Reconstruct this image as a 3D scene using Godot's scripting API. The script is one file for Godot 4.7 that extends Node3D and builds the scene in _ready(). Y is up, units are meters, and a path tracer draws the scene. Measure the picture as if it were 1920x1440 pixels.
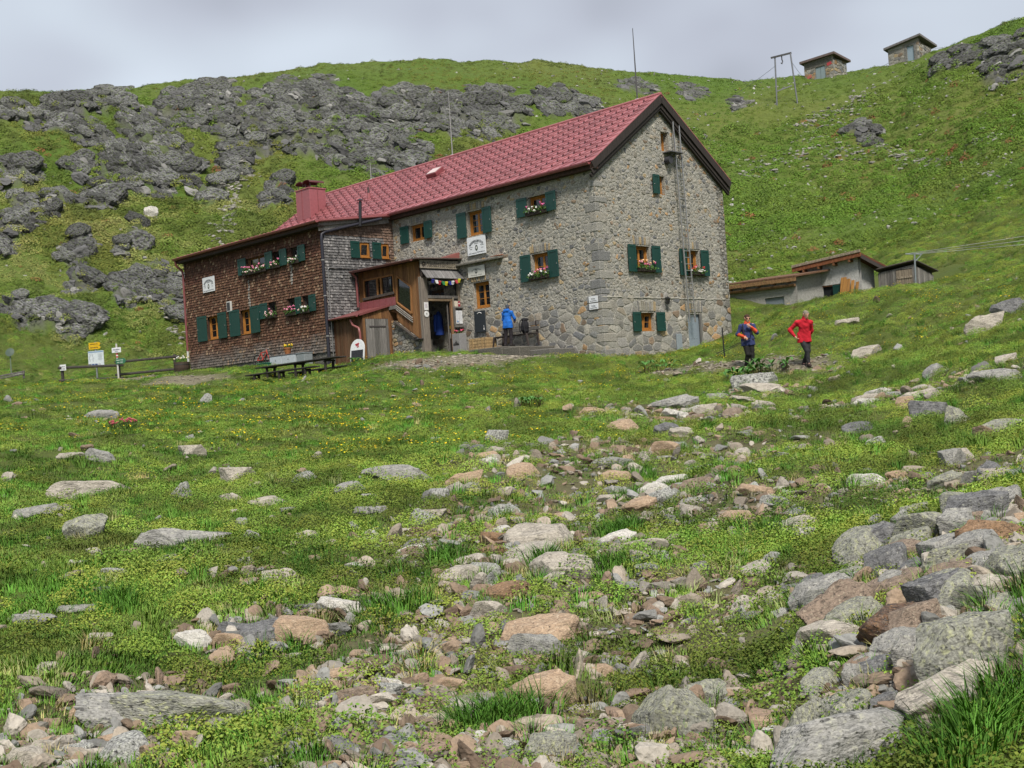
extends Node3D
# A stone mountain hut on a grassy alpine slope. Metres; the ground under the camera is y = 0.

const EYE := Vector3(0, 1.6, 0)
const YAW := 0.7965966                       # how far the hut is turned
const HUT := Vector3(3.7295, 2.3306, -44.8453)  # its front right corner
var rng := RandomNumberGenerator.new()
var M := {}
var T := {}
var used := {}


# ------------------------------------------------------------------ mesh building
class MB:
	var v := PackedVector3Array()
	var n := PackedVector3Array()
	var c := PackedColorArray()
	var flip := false

	func tri(a: Vector3, b: Vector3, d: Vector3, col: Color) -> void:
		var nn := (d - a).cross(b - a).normalized()
		v.append(a); v.append(b); v.append(d)
		n.append(nn); n.append(nn); n.append(nn)
		c.append(col); c.append(col); c.append(col)

	func trin(a: Vector3, b: Vector3, d: Vector3, na: Vector3, nb: Vector3, nd: Vector3, col: Color) -> void:
		if (d - a).cross(b - a).dot(na + nb + nd) < 0.0:
			v.append(a); v.append(d); v.append(b)
			n.append(na); n.append(nd); n.append(nb)
		else:
			v.append(a); v.append(b); v.append(d)
			n.append(na); n.append(nb); n.append(nd)
		c.append(col); c.append(col); c.append(col)

	func tri_o(a: Vector3, b: Vector3, d: Vector3, out: Vector3, col: Color) -> void:
		if (d - a).cross(b - a).dot(out) < 0.0:
			tri(a, d, b, col)
		else:
			tri(a, b, d, col)

	func quad_o(a: Vector3, b: Vector3, d: Vector3, e: Vector3, out: Vector3, col: Color) -> void:
		tri_o(a, b, d, out, col)
		tri_o(a, d, e, out, col)

	# a box with chamfered edges
	func box(ctr: Vector3, size: Vector3, col: Color, bas := Basis.IDENTITY, bev := 0.0) -> void:
		var h := size * 0.5
		bev = minf(bev, minf(h.x, minf(h.y, h.z)) * 0.7)
		for ax in 3:
			var bx := (ax + 1) % 3
			var cx := (ax + 2) % 3
			for s in [-1.0, 1.0]:
				var q := []
				for st in [[-1.0, -1.0], [1.0, -1.0], [1.0, 1.0], [-1.0, 1.0]]:
					var p := Vector3.ZERO
					p[ax] = h[ax] * s
					p[bx] = (h[bx] - bev) * st[0]
					p[cx] = (h[cx] - bev) * st[1]
					q.append(ctr + bas * p)
				var o := Vector3.ZERO
				o[ax] = s
				quad_o(q[0], q[1], q[2], q[3], bas * o, col)
			if bev > 0.0:
				for s in [-1.0, 1.0]:
					for t in [-1.0, 1.0]:
						var q := []
						for k in [[-1.0, 0], [1.0, 0], [1.0, 1], [-1.0, 1]]:
							var p := Vector3.ZERO
							p[ax] = (h[ax] - bev) * k[0]
							p[bx] = (h[bx] - (bev if k[1] == 1 else 0.0)) * s
							p[cx] = (h[cx] - (0.0 if k[1] == 1 else bev)) * t
							q.append(ctr + bas * p)
						var o := Vector3.ZERO
						o[bx] = s
						o[cx] = t
						quad_o(q[0], q[1], q[2], q[3], bas * o, col)
		if bev > 0.0:
			for s in [-1.0, 1.0]:
				for t in [-1.0, 1.0]:
					for w in [-1.0, 1.0]:
						var sg := Vector3(s, t, w)
						tri_o(ctr + bas * (sg * (h - Vector3(0, bev, bev))), ctr + bas * (sg * (h - Vector3(bev, 0, bev))), ctr + bas * (sg * (h - Vector3(bev, bev, 0))), bas * sg, col)

	func beam(a: Vector3, b: Vector3, w: float, h: float, col: Color, up := Vector3.UP, bev := 0.0) -> void:
		var z := (b - a).normalized()
		var x := up.cross(z)
		if x.length() < 0.01:
			x = Vector3.RIGHT.cross(z)
		x = x.normalized()
		box((a + b) * 0.5, Vector3(w, h, a.distance_to(b)), col, Basis(x, z.cross(x), z), bev)

	func tube(path: Array, rad, col: Color, sides := 8, caps := true) -> void:
		var rings := []
		var prev := Vector3.ZERO
		for i in path.size():
			var t: Vector3 = (path[mini(i + 1, path.size() - 1)] - path[maxi(i - 1, 0)]).normalized()
			if prev == Vector3.ZERO:
				prev = t.cross(Vector3.UP if absf(t.y) < 0.9 else Vector3.RIGHT).normalized()
			prev = (prev - t * prev.dot(t)).normalized()
			var w := t.cross(prev)
			var r: float = rad[i] if rad is Array else rad
			var ring := []
			for k in sides:
				var d := prev * cos(TAU * k / sides) + w * sin(TAU * k / sides)
				ring.append([path[i] + d * r, d])
			rings.append(ring)
		for i in path.size() - 1:
			for k in sides:
				var a = rings[i][k]
				var b = rings[i][(k + 1) % sides]
				var d = rings[i + 1][(k + 1) % sides]
				var e = rings[i + 1][k]
				trin(a[0], b[0], d[0], a[1], b[1], d[1], col)
				trin(a[0], d[0], e[0], a[1], d[1], e[1], col)
		if caps:
			for i in [0, path.size() - 1]:
				var o: Vector3 = path[0] - path[1] if i == 0 else path[i] - path[i - 1]
				for k in sides:
					tri_o(path[i], rings[i][k][0], rings[i][(k + 1) % sides][0], o, col)

	# an outline in the frame's x and y, filled and given thickness along -z
	func prism(poly: PackedVector2Array, xf: Transform3D, depth: float, col: Color) -> void:
		var idx := Geometry2D.triangulate_polygon(poly)
		for i in range(0, idx.size(), 3):
			var q := []
			for k in 3:
				var p := poly[idx[i + k]]
				q.append(Vector3(p.x, p.y, 0))
			tri_o(xf * q[0], xf * q[1], xf * q[2], xf.basis.z, col)
			if depth > 0.0:
				var dz := Vector3(0, 0, -depth)
				tri_o(xf * (q[0] + dz), xf * (q[1] + dz), xf * (q[2] + dz), -xf.basis.z, col)
		if depth > 0.0:
			var sgn := -1.0 if Geometry2D.is_polygon_clockwise(poly) else 1.0
			for i in poly.size():
				var a := poly[i]
				var b := poly[(i + 1) % poly.size()]
				var o := Vector3(b.y - a.y, a.x - b.x, 0) * sgn
				quad_o(xf * Vector3(a.x, a.y, 0), xf * Vector3(b.x, b.y, 0), xf * Vector3(b.x, b.y, -depth), xf * Vector3(a.x, a.y, -depth), xf.basis * o, col)

	func ball(ctr: Vector3, r: Vector3, col: Color, seg := 8) -> void:
		var half := maxi(3, seg / 2)
		for i in half:
			for k in seg:
				var q := []
				for s in [[i, k], [i + 1, k], [i + 1, k + 1], [i, k + 1]]:
					var a: float = PI * s[0] / half
					var b: float = TAU * s[1] / seg
					q.append(Vector3(sin(a) * cos(b), cos(a), sin(a) * sin(b)))
				trin(ctr + q[0] * r, ctr + q[1] * r, ctr + q[2] * r, q[0], q[1], q[2], col)
				trin(ctr + q[0] * r, ctr + q[2] * r, ctr + q[3] * r, q[0], q[2], q[3], col)

	func lathe(prof: Array, xf: Transform3D, col: Color, seg := 14) -> void:
		for i in prof.size() - 1:
			var p: Vector2 = prof[i]
			var q: Vector2 = prof[i + 1]
			var dd := q - p
			var sl := Vector2(dd.y, -dd.x).normalized()
			for k in seg:
				var a := TAU * k / seg
				var b := TAU * (k + 1) / seg
				var A := Vector3(cos(a), 0, sin(a))
				var B := Vector3(cos(b), 0, sin(b))
				var na := xf.basis * (A * sl.x + Vector3(0, sl.y, 0))
				var nb := xf.basis * (B * sl.x + Vector3(0, sl.y, 0))
				var P0 := xf * (A * p.x + Vector3(0, p.y, 0))
				var P1 := xf * (B * p.x + Vector3(0, p.y, 0))
				var P2 := xf * (B * q.x + Vector3(0, q.y, 0))
				var P3 := xf * (A * q.x + Vector3(0, q.y, 0))
				trin(P0, P1, P2, na, nb, nb, col)
				trin(P0, P2, P3, na, nb, na, col)

	func add(o: MB, xf := Transform3D.IDENTITY) -> void:
		for i in o.v.size():
			v.append(xf * o.v[i])
			n.append((xf.basis * o.n[i]).normalized())
		c.append_array(o.c)

	func mesh() -> ArrayMesh:
		var arr := []
		arr.resize(Mesh.ARRAY_MAX)
		arr[Mesh.ARRAY_VERTEX] = v
		arr[Mesh.ARRAY_NORMAL] = n
		arr[Mesh.ARRAY_COLOR] = c
		var m := ArrayMesh.new()
		if v.size() > 0:
			m.add_surface_from_arrays(Mesh.PRIMITIVE_TRIANGLES, arr)
		return m


# ------------------------------------------------------------------ nodes and their descriptions
func numbered(called: String) -> String:
	if not used.has(called):
		used[called] = 0
		return called
	used[called] += 1
	return "%s_%03d" % [called, used[called]]


func obj(called: String, mb: MB, mat: Material, parent: Node = self) -> MeshInstance3D:
	return put(called, mb.mesh(), mat, parent)


func put(called: String, mesh: Mesh, mat: Material, parent: Node = self) -> MeshInstance3D:
	var o := MeshInstance3D.new()
	if parent == self:
		o.name = numbered(called)
	else:
		var k: int = parent.get_meta("n_" + called, 0)
		parent.set_meta("n_" + called, k + 1)
		o.name = called if k == 0 else "%s_%03d" % [called, k]
	o.mesh = mesh
	o.material_override = mat
	parent.add_child(o, true)
	return o


func tag(o: Node, label: String, category: String, group := "") -> Node:
	o.set_meta("label", label)
	o.set_meta("category", category)
	if group:
		o.set_meta("group", group)
	return o


func kind(o: Node, k: String) -> Node:
	o.set_meta("kind", k)
	return o


func thing(called: String, label: String, category: String, at: Vector3, turn := 0.0, group := "") -> Node3D:
	var o := Node3D.new()
	o.name = numbered(called)
	add_child(o)
	o.position = at
	o.rotation.y = turn
	tag(o, label, category, group)
	return o


func part3(called: String, parent: Node, xf: Transform3D) -> Node3D:
	var o := Node3D.new()
	var k: int = parent.get_meta("n_" + called, 0)
	parent.set_meta("n_" + called, k + 1)
	o.name = called if k == 0 else "%s_%03d" % [called, k]
	parent.add_child(o, true)
	o.transform = xf
	return o


# hut coordinates: u along the front wall to the right, y up, v back from the front wall
func L(u: float, y: float, v: float) -> Vector3:
	var b := Basis(Vector3.UP, -YAW)
	return HUT + b * Vector3(u, y, -v)


func loc(p: Vector3) -> Vector3:
	var q := Basis(Vector3.UP, YAW) * (p - HUT)
	return Vector3(q.x, q.y, -q.z)


func hthing(called: String, label: String, category: String, u: float, y: float, v: float, group := "", extra := 0.0) -> Node3D:
	return thing(called, label, category, L(u, y, v), -YAW + extra, group)


# ------------------------------------------------------------------ textures and materials
func noise(seed_: int, freq: float, oct := 4, type := FastNoiseLite.TYPE_SIMPLEX_SMOOTH) -> FastNoiseLite:
	var f := FastNoiseLite.new()
	f.seed = seed_
	f.frequency = freq
	f.noise_type = type
	f.fractal_octaves = oct
	if type == FastNoiseLite.TYPE_CELLULAR:
		f.fractal_type = FastNoiseLite.FRACTAL_NONE
	return f


func field(seed_: int, freq: float, w: int, h: int, oct := 4, type := FastNoiseLite.TYPE_SIMPLEX_SMOOTH) -> PackedByteArray:
	var im := noise(seed_, freq, oct, type).get_seamless_image(w, h)
	im.convert(Image.FORMAT_L8)
	return im.get_data()


func tex_of(w: int, h: int, px: PackedByteArray) -> ImageTexture:
	var im := Image.create_from_data(w, h, false, Image.FORMAT_RGB8, px)
	return ImageTexture.create_from_image(im)


func normal_tex(px: PackedByteArray, w: int, h: int, strength: float) -> ImageTexture:
	var im := Image.create_from_data(w, h, false, Image.FORMAT_L8, px)
	im.convert(Image.FORMAT_RGBA8)
	im.bump_map_to_normal_map(strength)
	return ImageTexture.create_from_image(im)


func rock_tex(sd: int, base: Color, alt: Color, lichen: Color, lichen_amt: float, dark_amt: float, N := 288) -> ImageTexture:
	var a := field(sd, 0.012, N, N, 5)
	var b := field(sd + 1, 0.06, N, N, 4)
	var l := field(sd + 2, 0.028, N, N, 4)
	var d := field(sd + 3, 0.035, N, N, 4)
	var out := PackedByteArray()
	out.resize(N * N * 3)
	var e := field(sd + 4, 0.018, N, N, 4)
	for i in N * N:
		# foliation: the fine field is read squeezed, so that it runs in bands
		var ix := i % N
		var iy := i / N
		var bent := (iy * 4 + e[i] / 5) % N
		var t := a[i] / 255.0
		var g := b[i] / 255.0 * 0.45 + b[bent * N + (ix / 2)] / 255.0 * 0.55
		var k := 0.56 + 0.68 * g
		if e[bent * N + ix / 2] < 78:
			k *= 0.62
		var r := lerpf(base.r, alt.r, t) * k
		var gg := lerpf(base.g, alt.g, t) * k
		var bb := lerpf(base.b, alt.b, t) * k
		var lv := clampf((l[i] / 255.0 - 1.0 + lichen_amt) * 7.0, 0.0, 1.0) * (0.5 + 0.5 * g)
		if lv > 0.0:
			r = lerpf(r, lichen.r, lv); gg = lerpf(gg, lichen.g, lv); bb = lerpf(bb, lichen.b, lv)
		var dv := clampf((d[i] / 255.0 - 1.0 + dark_amt) * 9.0, 0.0, 0.85)
		if dv > 0.0:
			r = lerpf(r, 0.13, dv); gg = lerpf(gg, 0.13, dv); bb = lerpf(bb, 0.125, dv)
		out[i * 3] = clampi(int(r * 255), 0, 255)
		out[i * 3 + 1] = clampi(int(gg * 255), 0, 255)
		out[i * 3 + 2] = clampi(int(bb * 255), 0, 255)
	return tex_of(N, N, out)


func grey_tex(f: PackedByteArray, w: int, h: int, lo: float, hi: float) -> ImageTexture:
	var out := PackedByteArray()
	out.resize(w * h * 3)
	for i in w * h:
		var g := clampi(int(255.0 * lerpf(lo, hi, f[i] / 255.0)), 0, 255)
		out[i * 3] = g; out[i * 3 + 1] = g; out[i * 3 + 2] = g
	return tex_of(w, h, out)


func mat(rough: float, tex: Texture2D = null, scale := Vector3.ONE, nrm: Texture2D = null, nscale := 1.0, world := false, metal := 0.0) -> StandardMaterial3D:
	var m := StandardMaterial3D.new()
	m.vertex_color_use_as_albedo = true
	m.roughness = rough
	m.metallic = metal
	m.metallic_specular = 0.4
	if tex or nrm:
		m.uv1_triplanar = true
		m.uv1_world_triplanar = world
		m.uv1_scale = scale
	if tex:
		m.albedo_texture = tex
	if nrm:
		m.normal_enabled = true
		m.normal_texture = nrm
		m.normal_scale = nscale
	return m


func make_materials() -> void:
	var g1 := field(11, 0.03, 256, 256, 5)
	var g2 := field(12, 0.09, 256, 256, 4)
	var mix := PackedByteArray()
	mix.resize(65536)
	for i in 65536:
		mix[i] = int(g1[i] * 0.45 + g2[i] * 0.55)
	T.grain = grey_tex(mix, 256, 256, 0.66, 1.0)
	T.soft = grey_tex(g1, 256, 256, 0.88, 1.0)
	T.rough = grey_tex(mix, 256, 256, 0.40, 1.08)
	T.grain_n = normal_tex(mix, 256, 256, 7.0)
	var w1 := noise(21, 1.0, 4)
	var wood := PackedByteArray()
	wood.resize(256 * 256)
	for y in 256:
		for x in 256:
			var s := w1.get_noise_3d(cos(TAU * x / 256.0) * 5.5, sin(TAU * x / 256.0) * 5.5, absf(y - 128) * 0.012)
			var f := w1.get_noise_3d(cos(TAU * x / 256.0) * 16.0, sin(TAU * x / 256.0) * 16.0, absf(y - 128) * 0.03 + 40.0)
			wood[y * 256 + x] = clampi(int(140 + 150 * s + 110 * f), 0, 255)
	T.wood = grey_tex(wood, 256, 256, 0.55, 1.0)
	T.wood_n = normal_tex(wood, 256, 256, 4.0)
	M.plain = mat(0.75)
	M.paint = mat(0.45, T.soft, Vector3.ONE * 1.3)
	M.grain = mat(0.95, T.grain, Vector3.ONE * 1.1, T.grain_n, 1.0)
	M.mortar = mat(0.97, T.rough, Vector3.ONE * 0.9, T.grain_n, 2.2)
	M.wood = mat(0.8, T.wood, Vector3(1.6, 0.5, 1.6), T.wood_n, 0.8)      # grain runs up
	M.wood_x = mat(0.8, T.wood, Vector3(0.5, 1.6, 1.6), T.wood_n, 0.5)
	M.red_metal = mat(0.45, T.soft, Vector3.ONE * 0.8)
	M.red_metal.metallic_specular = 0.6
	M.steel = mat(0.4, T.soft, Vector3.ONE, null, 1.0, false, 0.8)
	M.glass = StandardMaterial3D.new()
	M.glass.transparency = BaseMaterial3D.TRANSPARENCY_ALPHA
	M.glass.albedo_color = Color(0.10, 0.11, 0.13, 0.6)
	M.glass.roughness = 0.03
	M.glass.metallic_specular = 0.9
	M.leaf = mat(0.55)
	M.leaf.backlight_enabled = true
	M.leaf.backlight = Color(0.35, 0.4, 0.1)
	M.leaf.metallic_specular = 0.25
	M.petal = mat(0.6)
	M.cloth = mat(0.85, T.soft, Vector3.ONE * 4.0)
	# rocks: sRGB tones
	T.rock_n = normal_tex(mix, 256, 256, 9.0)
	var R := {
		"g": [Color(0.66, 0.65, 0.63), Color(0.53, 0.53, 0.52), Color(0.70, 0.70, 0.62), 0.30, 0.30],
		"p": [Color(0.76, 0.73, 0.68), Color(0.62, 0.59, 0.55), Color(0.76, 0.75, 0.66), 0.22, 0.22],
		"y": [Color(0.62, 0.62, 0.58), Color(0.53, 0.53, 0.50), Color(0.70, 0.71, 0.54), 0.36, 0.34],
		"k": [Color(0.72, 0.72, 0.70), Color(0.58, 0.58, 0.57), Color(0.78, 0.79, 0.72), 0.35, 0.40],
		"t": [Color(0.74, 0.65, 0.55), Color(0.64, 0.54, 0.45), Color(0.76, 0.70, 0.62), 0.28, 0.22],
		"o": [Color(0.64, 0.51, 0.39), Color(0.50, 0.41, 0.33), Color(0.74, 0.65, 0.54), 0.28, 0.32],
		"d": [Color(0.53, 0.53, 0.53), Color(0.41, 0.41, 0.42), Color(0.63, 0.63, 0.57), 0.26, 0.30],
		"c": [Color(0.60, 0.53, 0.47), Color(0.49, 0.43, 0.38), Color(0.68, 0.64, 0.56), 0.28, 0.28],
		"r": [Color(0.47, 0.33, 0.22), Color(0.31, 0.26, 0.23), Color(0.62, 0.49, 0.32), 0.30, 0.42],
	}
	var s := 100
	for k in R:
		var q = R[k]
		M["rock_" + k] = mat(0.9 if k != "r" else 0.45, rock_tex(s, q[0], q[1], q[2], q[3], q[4]), Vector3.ONE * 1.25, T.rock_n, 1.2)
		s += 10
	M.crag = mat(0.95, rock_tex(300, Color(0.56, 0.56, 0.56), Color(0.34, 0.34, 0.35), Color(0.36, 0.42, 0.22), 0.36, 0.46), Vector3.ONE * 1.0, T.rock_n, 1.6)
	M.rock_w = M.rock_p.duplicate()
	M.rock_w.albedo_color = Color(1, 1, 1)
	M.rock_w.albedo_texture = rock_tex(s, Color(0.86, 0.85, 0.83), Color(0.76, 0.74, 0.70), Color(0.8, 0.8, 0.7), 0.2, 0.2)
	# ground
	var N := 512
	var a := field(31, 0.02, N, N, 5)
	var b := field(32, 0.11, N, N, 3)
	var out := PackedByteArray()
	out.resize(N * N * 3)
	for i in N * N:
		var g := 0.66 + 0.34 * (a[i] * 0.4 + b[i] * 0.6) / 255.0
		out[i * 3] = int(255 * g); out[i * 3 + 1] = int(255 * g); out[i * 3 + 2] = int(245 * g)
	T.ground = tex_of(N, N, out)
	M.ground = mat(1.0, T.ground, Vector3.ONE * 0.45, T.grain_n, 1.0, true)
	M.hill = mat(1.0, T.ground, Vector3.ONE * 0.12, T.grain_n, 1.4, true)


# ------------------------------------------------------------------ the lie of the land
var tw := PackedFloat64Array()
var tp := PackedFloat64Array()
var n_bump := FastNoiseLite.new()
var n_patch := FastNoiseLite.new()
var n_fine := FastNoiseLite.new()
var n_ridge := FastNoiseLite.new()
var grids := []
# surveyed heights: x, z, y
const CTRL := [
	-22.4,-50.2,3.57, -10.6,-23.7,1.60, -5.8,-12.8,0.77, -3.5,-7.7,0.39, -2.2,-4.8,0.21, -15.2,-49.7,3.46,
	-10.0,-32.5,2.09, -6.5,-21.0,1.23, -3.9,-12.4,0.64, -2.4,-7.4,0.27, -1.6,-4.9,0.12, -7.6,-45.4,2.88,
	-5.3,-31.6,1.79, -3.6,-21.2,1.04, -2.1,-11.8,0.46, -1.3,-7.1,0.20, -0.9,-4.9,0.08, 0.0,-41.0,2.53,
	-0.0,-31.0,1.73, -0.1,-21.0,1.10, -0.1,-14.5,0.72, -0.1,-10.0,0.40, -0.1,-7.0,0.17, -0.1,-4.8,0.07,
	5.4,-39.6,2.05, 4.0,-29.7,1.46, 2.9,-21.8,0.99, 1.8,-13.9,0.63, 1.2,-9.5,0.41, 0.8,-6.8,0.19,
	0.5,-4.7,0.07, 7.9,-38.2,2.16, 9.4,-36.8,2.09, 7.3,-29.1,1.51, 4.9,-19.9,0.89, 3.2,-13.1,0.59,
	2.2,-8.9,0.41, 1.5,-6.2,0.25, 1.0,-4.4,0.13, 12.1,-35.0,2.25, 6.6,-19.4,1.06, 3.8,-11.4,0.65,
	2.6,-7.8,0.52, 1.8,-5.4,0.35, 1.3,-4.1,0.20, 1.5,-3.6,0.35, 1.9,-4.5,0.42, 2.4,-5.7,0.51,
	2.9,-6.9,0.60, 3.8,-8.9,0.72, 5.6,-12.8,0.93, 8.4,-19.2,1.48, 11.7,-26.5,2.42, 14.5,-32.9,3.54,
	17.8,-40.2,4.76, 14.2,-43.7,4.65, 10.6,-46.8,4.37, 16.1,-43.1,4.84, -28.5,-63.9,4.93, -31.2,-70.4,8.55,
	-35.7,-81.5,15.34, -40.2,-92.6,23.70, -44.3,-102.9,31.81, -38.4,-106.3,32.53, -30.9,-109.7,33.73, -21.6,-70.8,5.96,
	-23.4,-77.5,9.98, -26.5,-89.1,17.88, -29.0,-98.8,25.18, -24.7,-112.3,34.71, -15.4,-99.8,23.56, -17.3,-115.7,36.37,
	-14.1,-88.9,16.18, -6.6,-117.8,36.77, -6.3,-105.8,27.20, 4.4,-118.9,36.20, 3.7,-107.9,28.05, 15.6,-120.0,34.87,
	13.2,-105.2,24.76, 26.5,-119.1,33.05, 20.7,-95.8,18.08, 16.6,-78.3,10.33, 34.8,-116.9,32.50, 28.6,-97.9,20.25,
	22.7,-78.8,11.47, 41.7,-114.7,32.80, 33.6,-94.2,19.13, 25.9,-73.6,10.49, 44.9,-109.1,32.54, 47.5,-103.6,32.35,
	43.1,-94.6,25.26, 35.7,-79.3,15.88, 27.7,-62.1,9.02, -47.9,-111.1,33.77, -55.6,-128.5,35.74, -41.4,-114.7,34.51,
	-48.1,-132.6,36.45, -33.3,-118.4,35.76, -38.7,-136.6,37.77, -26.7,-121.1,36.79, -31.0,-139.6,38.84, -18.7,-124.6,38.52,
	-21.7,-143.4,40.65, -7.1,-126.8,38.92, -8.4,-145.8,41.02, 4.7,-127.9,38.27, 5.2,-146.9,40.22, 16.7,-128.9,36.80,
	18.9,-147.8,38.43, 28.4,-127.9,34.83, 32.3,-146.5,36.17, 37.3,-125.6,34.26, 42.5,-143.9,35.58, 44.7,-123.1,34.59,
	51.0,-141.1,36.03, 48.2,-117.5,34.41, 55.3,-135.1,36.12, 51.3,-111.8,34.31, 59.0,-129.2,36.31, -16.8,-59.7,4.03,
	-12.6,-55.4,3.98, -9.1,-51.8,3.78, -6.4,-49.5,3.45, -5.0,-50.2,3.58, -2.9,-50.2,3.71, -1.2,-48.4,3.53,
	1.2,-46.6,3.28, -3.6,-48.9,3.63, -1.8,-47.1,3.57, -0.1,-45.3,3.35, 1.6,-44.2,3.13, 3.7,-44.8,3.01,
	5.2,-46.2,2.93, 6.7,-47.6,3.13, 8.1,-49.0,3.33, 9.9,-50.8,3.88, -14.4,-63.4,4.53, -8.0,-69.7,5.83,
	2.1,-60.1,5.53, 8.4,-53.6,4.93, -3.4,-42.1,3.23, -6.9,-45.7,3.38, -12.5,-48.6,3.33, 15.1,-50.4,4.63,
	16.5,-44.7,4.93, 10.1,-46.9,3.68, 12.2,-54.7,5.18, 16.9,-57.6,5.66, 19.8,-56.6,5.60, -60.0,-100.0,27.00,
	75.0,-80.0,28.00, 60.0,-30.0,14.00, 40.0,-8.0,7.50, -40.0,-20.0,1.60, -30.0,-5.0,-0.80, -12.0,6.0,-1.20,
	0.0,4.0,-0.50, 14.0,3.0,1.20, -60.0,-60.0,6.00, -90.0,-160.0,26.00, 0.0,-175.0,30.00, 90.0,-175.0,34.00,
	-150.0,-100.0,32.00, 150.0,-100.0,45.00, 0.0,-230.0,37.00, 0.0,30.0,-3.00, -80.0,30.0,-8.00, 80.0,30.0,10.00,
]
# bare rock on the hillside: x, z, half width, half depth
const CLIFF := [
	-29.1,-95.7,3.8,4.1, -31.3,-101.5,1.7,1.8, -28.9,-104.1,1.6,2.6, -27.6,-105.7,2.5,3.4, -26.5,-108.4,2.6,3.1, -38.5,-100.9,1.0,1.5,
	-36.7,-101.4,1.1,2.0, -34.7,-103.1,1.3,1.7, -36.2,-106.4,1.5,3.8, -39.7,-98.1,1.0,1.5, -37.1,-97.8,1.1,1.6, -34.8,-97.6,0.7,1.5,
	-33.5,-97.0,0.7,1.5, -41.7,-98.5,1.0,1.8, -38.1,-90.5,1.4,2.0, -34.1,-88.7,1.2,1.5, -31.3,-89.3,1.2,1.8, -34.1,-93.4,1.0,1.5,
	-34.0,-84.4,0.9,1.6, -35.7,-82.4,1.3,4.1, -22.4,-97.5,1.2,2.8, -23.2,-92.9,0.7,1.5, -25.0,-103.6,2.0,3.2, -22.7,-101.7,1.5,3.8,
	-19.8,-107.4,2.8,4.2, -16.7,-110.6,1.6,1.9, -20.4,-103.2,2.4,3.5, -13.3,-106.8,2.5,3.1, -10.3,-106.1,3.0,3.6, -13.5,-103.7,2.9,3.1,
	-7.4,-108.5,2.0,3.2, -4.4,-107.5,2.3,3.5, -1.4,-107.4,2.5,3.6, -16.1,-101.7,2.4,3.1, -11.8,-100.7,2.8,2.9, -8.1,-100.3,1.9,2.2,
	-18.0,-92.9,0.8,2.3, 0.3,-111.6,1.6,1.5, 6.4,-110.4,2.6,2.3, 8.4,-109.7,2.0,1.8, 1.7,-108.4,2.0,2.1, 13.3,-115.2,1.3,1.5,
	15.3,-114.6,1.1,1.5, 23.7,-110.9,0.8,1.5, 41.9,-102.3,2.6,2.2, 44.1,-98.6,2.0,2.1, 43.1,-96.2,1.5,1.5, -24.0,-77.8,2.1,2.9,
	-21.3,-75.5,0.5,2.1, -31.3,-72.3,0.7,1.5, -29.4,-71.4,1.3,2.0, -28.4,-76.9,0.6,1.5, -30.2,-81.8,0.8,1.5, -34.1,-84.4,0.8,1.5,
	-34.8,-80.2,0.7,2.4, -27.4,-68.1,0.4,1.5, -27.2,-83.3,0.4,1.5, -27.2,-71.0,1.1,1.5, 20.1,-114.5,1.1,1.5, 32.1,-99.8,1.0,1.5,
]
const SCREE := [3.0,-23.2,1.8, 1.1,-15.3,1.8, 0.6,-13.5,1.2, 0.1,-11.4,1.3, -0.3,-9.2,1.0, 1.2,-11.2,1.6, 0.3,-8.4,1.0, -0.5,-7.0,0.75, 0.0,-6.9,0.9, -0.7,-5.8,0.6, -0.2,-5.1,0.8, 0.2,-5.2,0.6, 2.1,-10.9,1.1, 6.5,-20.4,2.0, 6.1,-26.9,1.6, 4.1,-10.0,1.2, 2.5,-6.7,0.9, 2.0,-5.1,0.8, 1.5,-4.9,0.55, -1.6,-7.4,0.6, -2.0,-8.7,0.3, -2.0,-5.8,0.5, -2.2,-5.1,0.5, -1.1,-8.0,0.4, 0.9,-7.1,0.9, 0.6,-5.3,0.5, -0.8,-10.6,0.7, -1.0,-6.1,0.4, 2.7,-15.3,1.5, 9.4,-33.5,1.2, 0.4,-6.7,0.5]
const GRAVEL := [-13.8,-48.9,1.7, 6.2,-40.5,1.0, 7.4,-39.1,0.9, 8.6,-38.4,1.0, 9.4,-36.9,0.9, -4.3,-41.4,0.9, -3.2,-42.0,1.1, -1.9,-42.8,1.3, -0.6,-44.2,1.2, 0.5,-44.6,0.9, -16.5,-52.5,1.4, -18.5,-56.5,1.6]
const FLOWERS := [-17.8,-44.6,6.0, -13.8,-44.9,5.0, -7.5,-35.0,6.0, -4.2,-34.3,6.0, -1.8,-35.6,5.0, -1.2,-19.8,2.5, -1.4,-17.6,1.5, 0.7,-38.2,3.0, 3.2,-42.3,3.0, 10.4,-42.5,3.0, 12.3,-41.0,4.0, 14.2,-38.3,4.0, 13.7,-42.0,4.0, 7.9,-48.0,2.5, -8.1,-45.7,4.0, -7.7,-25.0,3.0, -4.6,-24.6,4.0]


func blobs(list: Array, x: float, z: float) -> float:
	var best := 0.0
	for i in range(0, list.size(), 3):
		var dx: float = x - list[i]
		var dz: float = z - list[i + 1]
		var r: float = list[i + 2]
		var q := 1.0 - (dx * dx + dz * dz) / (r * r * 1.9)
		if q > best:
			best = q
	return best


func gravel(x: float, z: float) -> float:
	var g := blobs(GRAVEL, x, z)
	return g - 0.22 + n_bump.get_noise_2d(x * 1.4, z * 1.4) * 0.5 if g > 0.0 else 0.0


func cliffness(x: float, z: float) -> float:
	var best := -1.0
	for i in range(0, CLIFF.size(), 4):
		var dx: float = (x - CLIFF[i]) / CLIFF[i + 2]
		var dz: float = (z - CLIFF[i + 1]) / CLIFF[i + 3]
		if absf(dx) < 1.8 and absf(dz) < 1.8:
			var q := 1.0 - sqrt(dx * dx + dz * dz)
			if q > best:
				best = q
	return best + n_ridge.get_noise_2d(x * 0.16, z * 0.16) * 0.55


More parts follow.
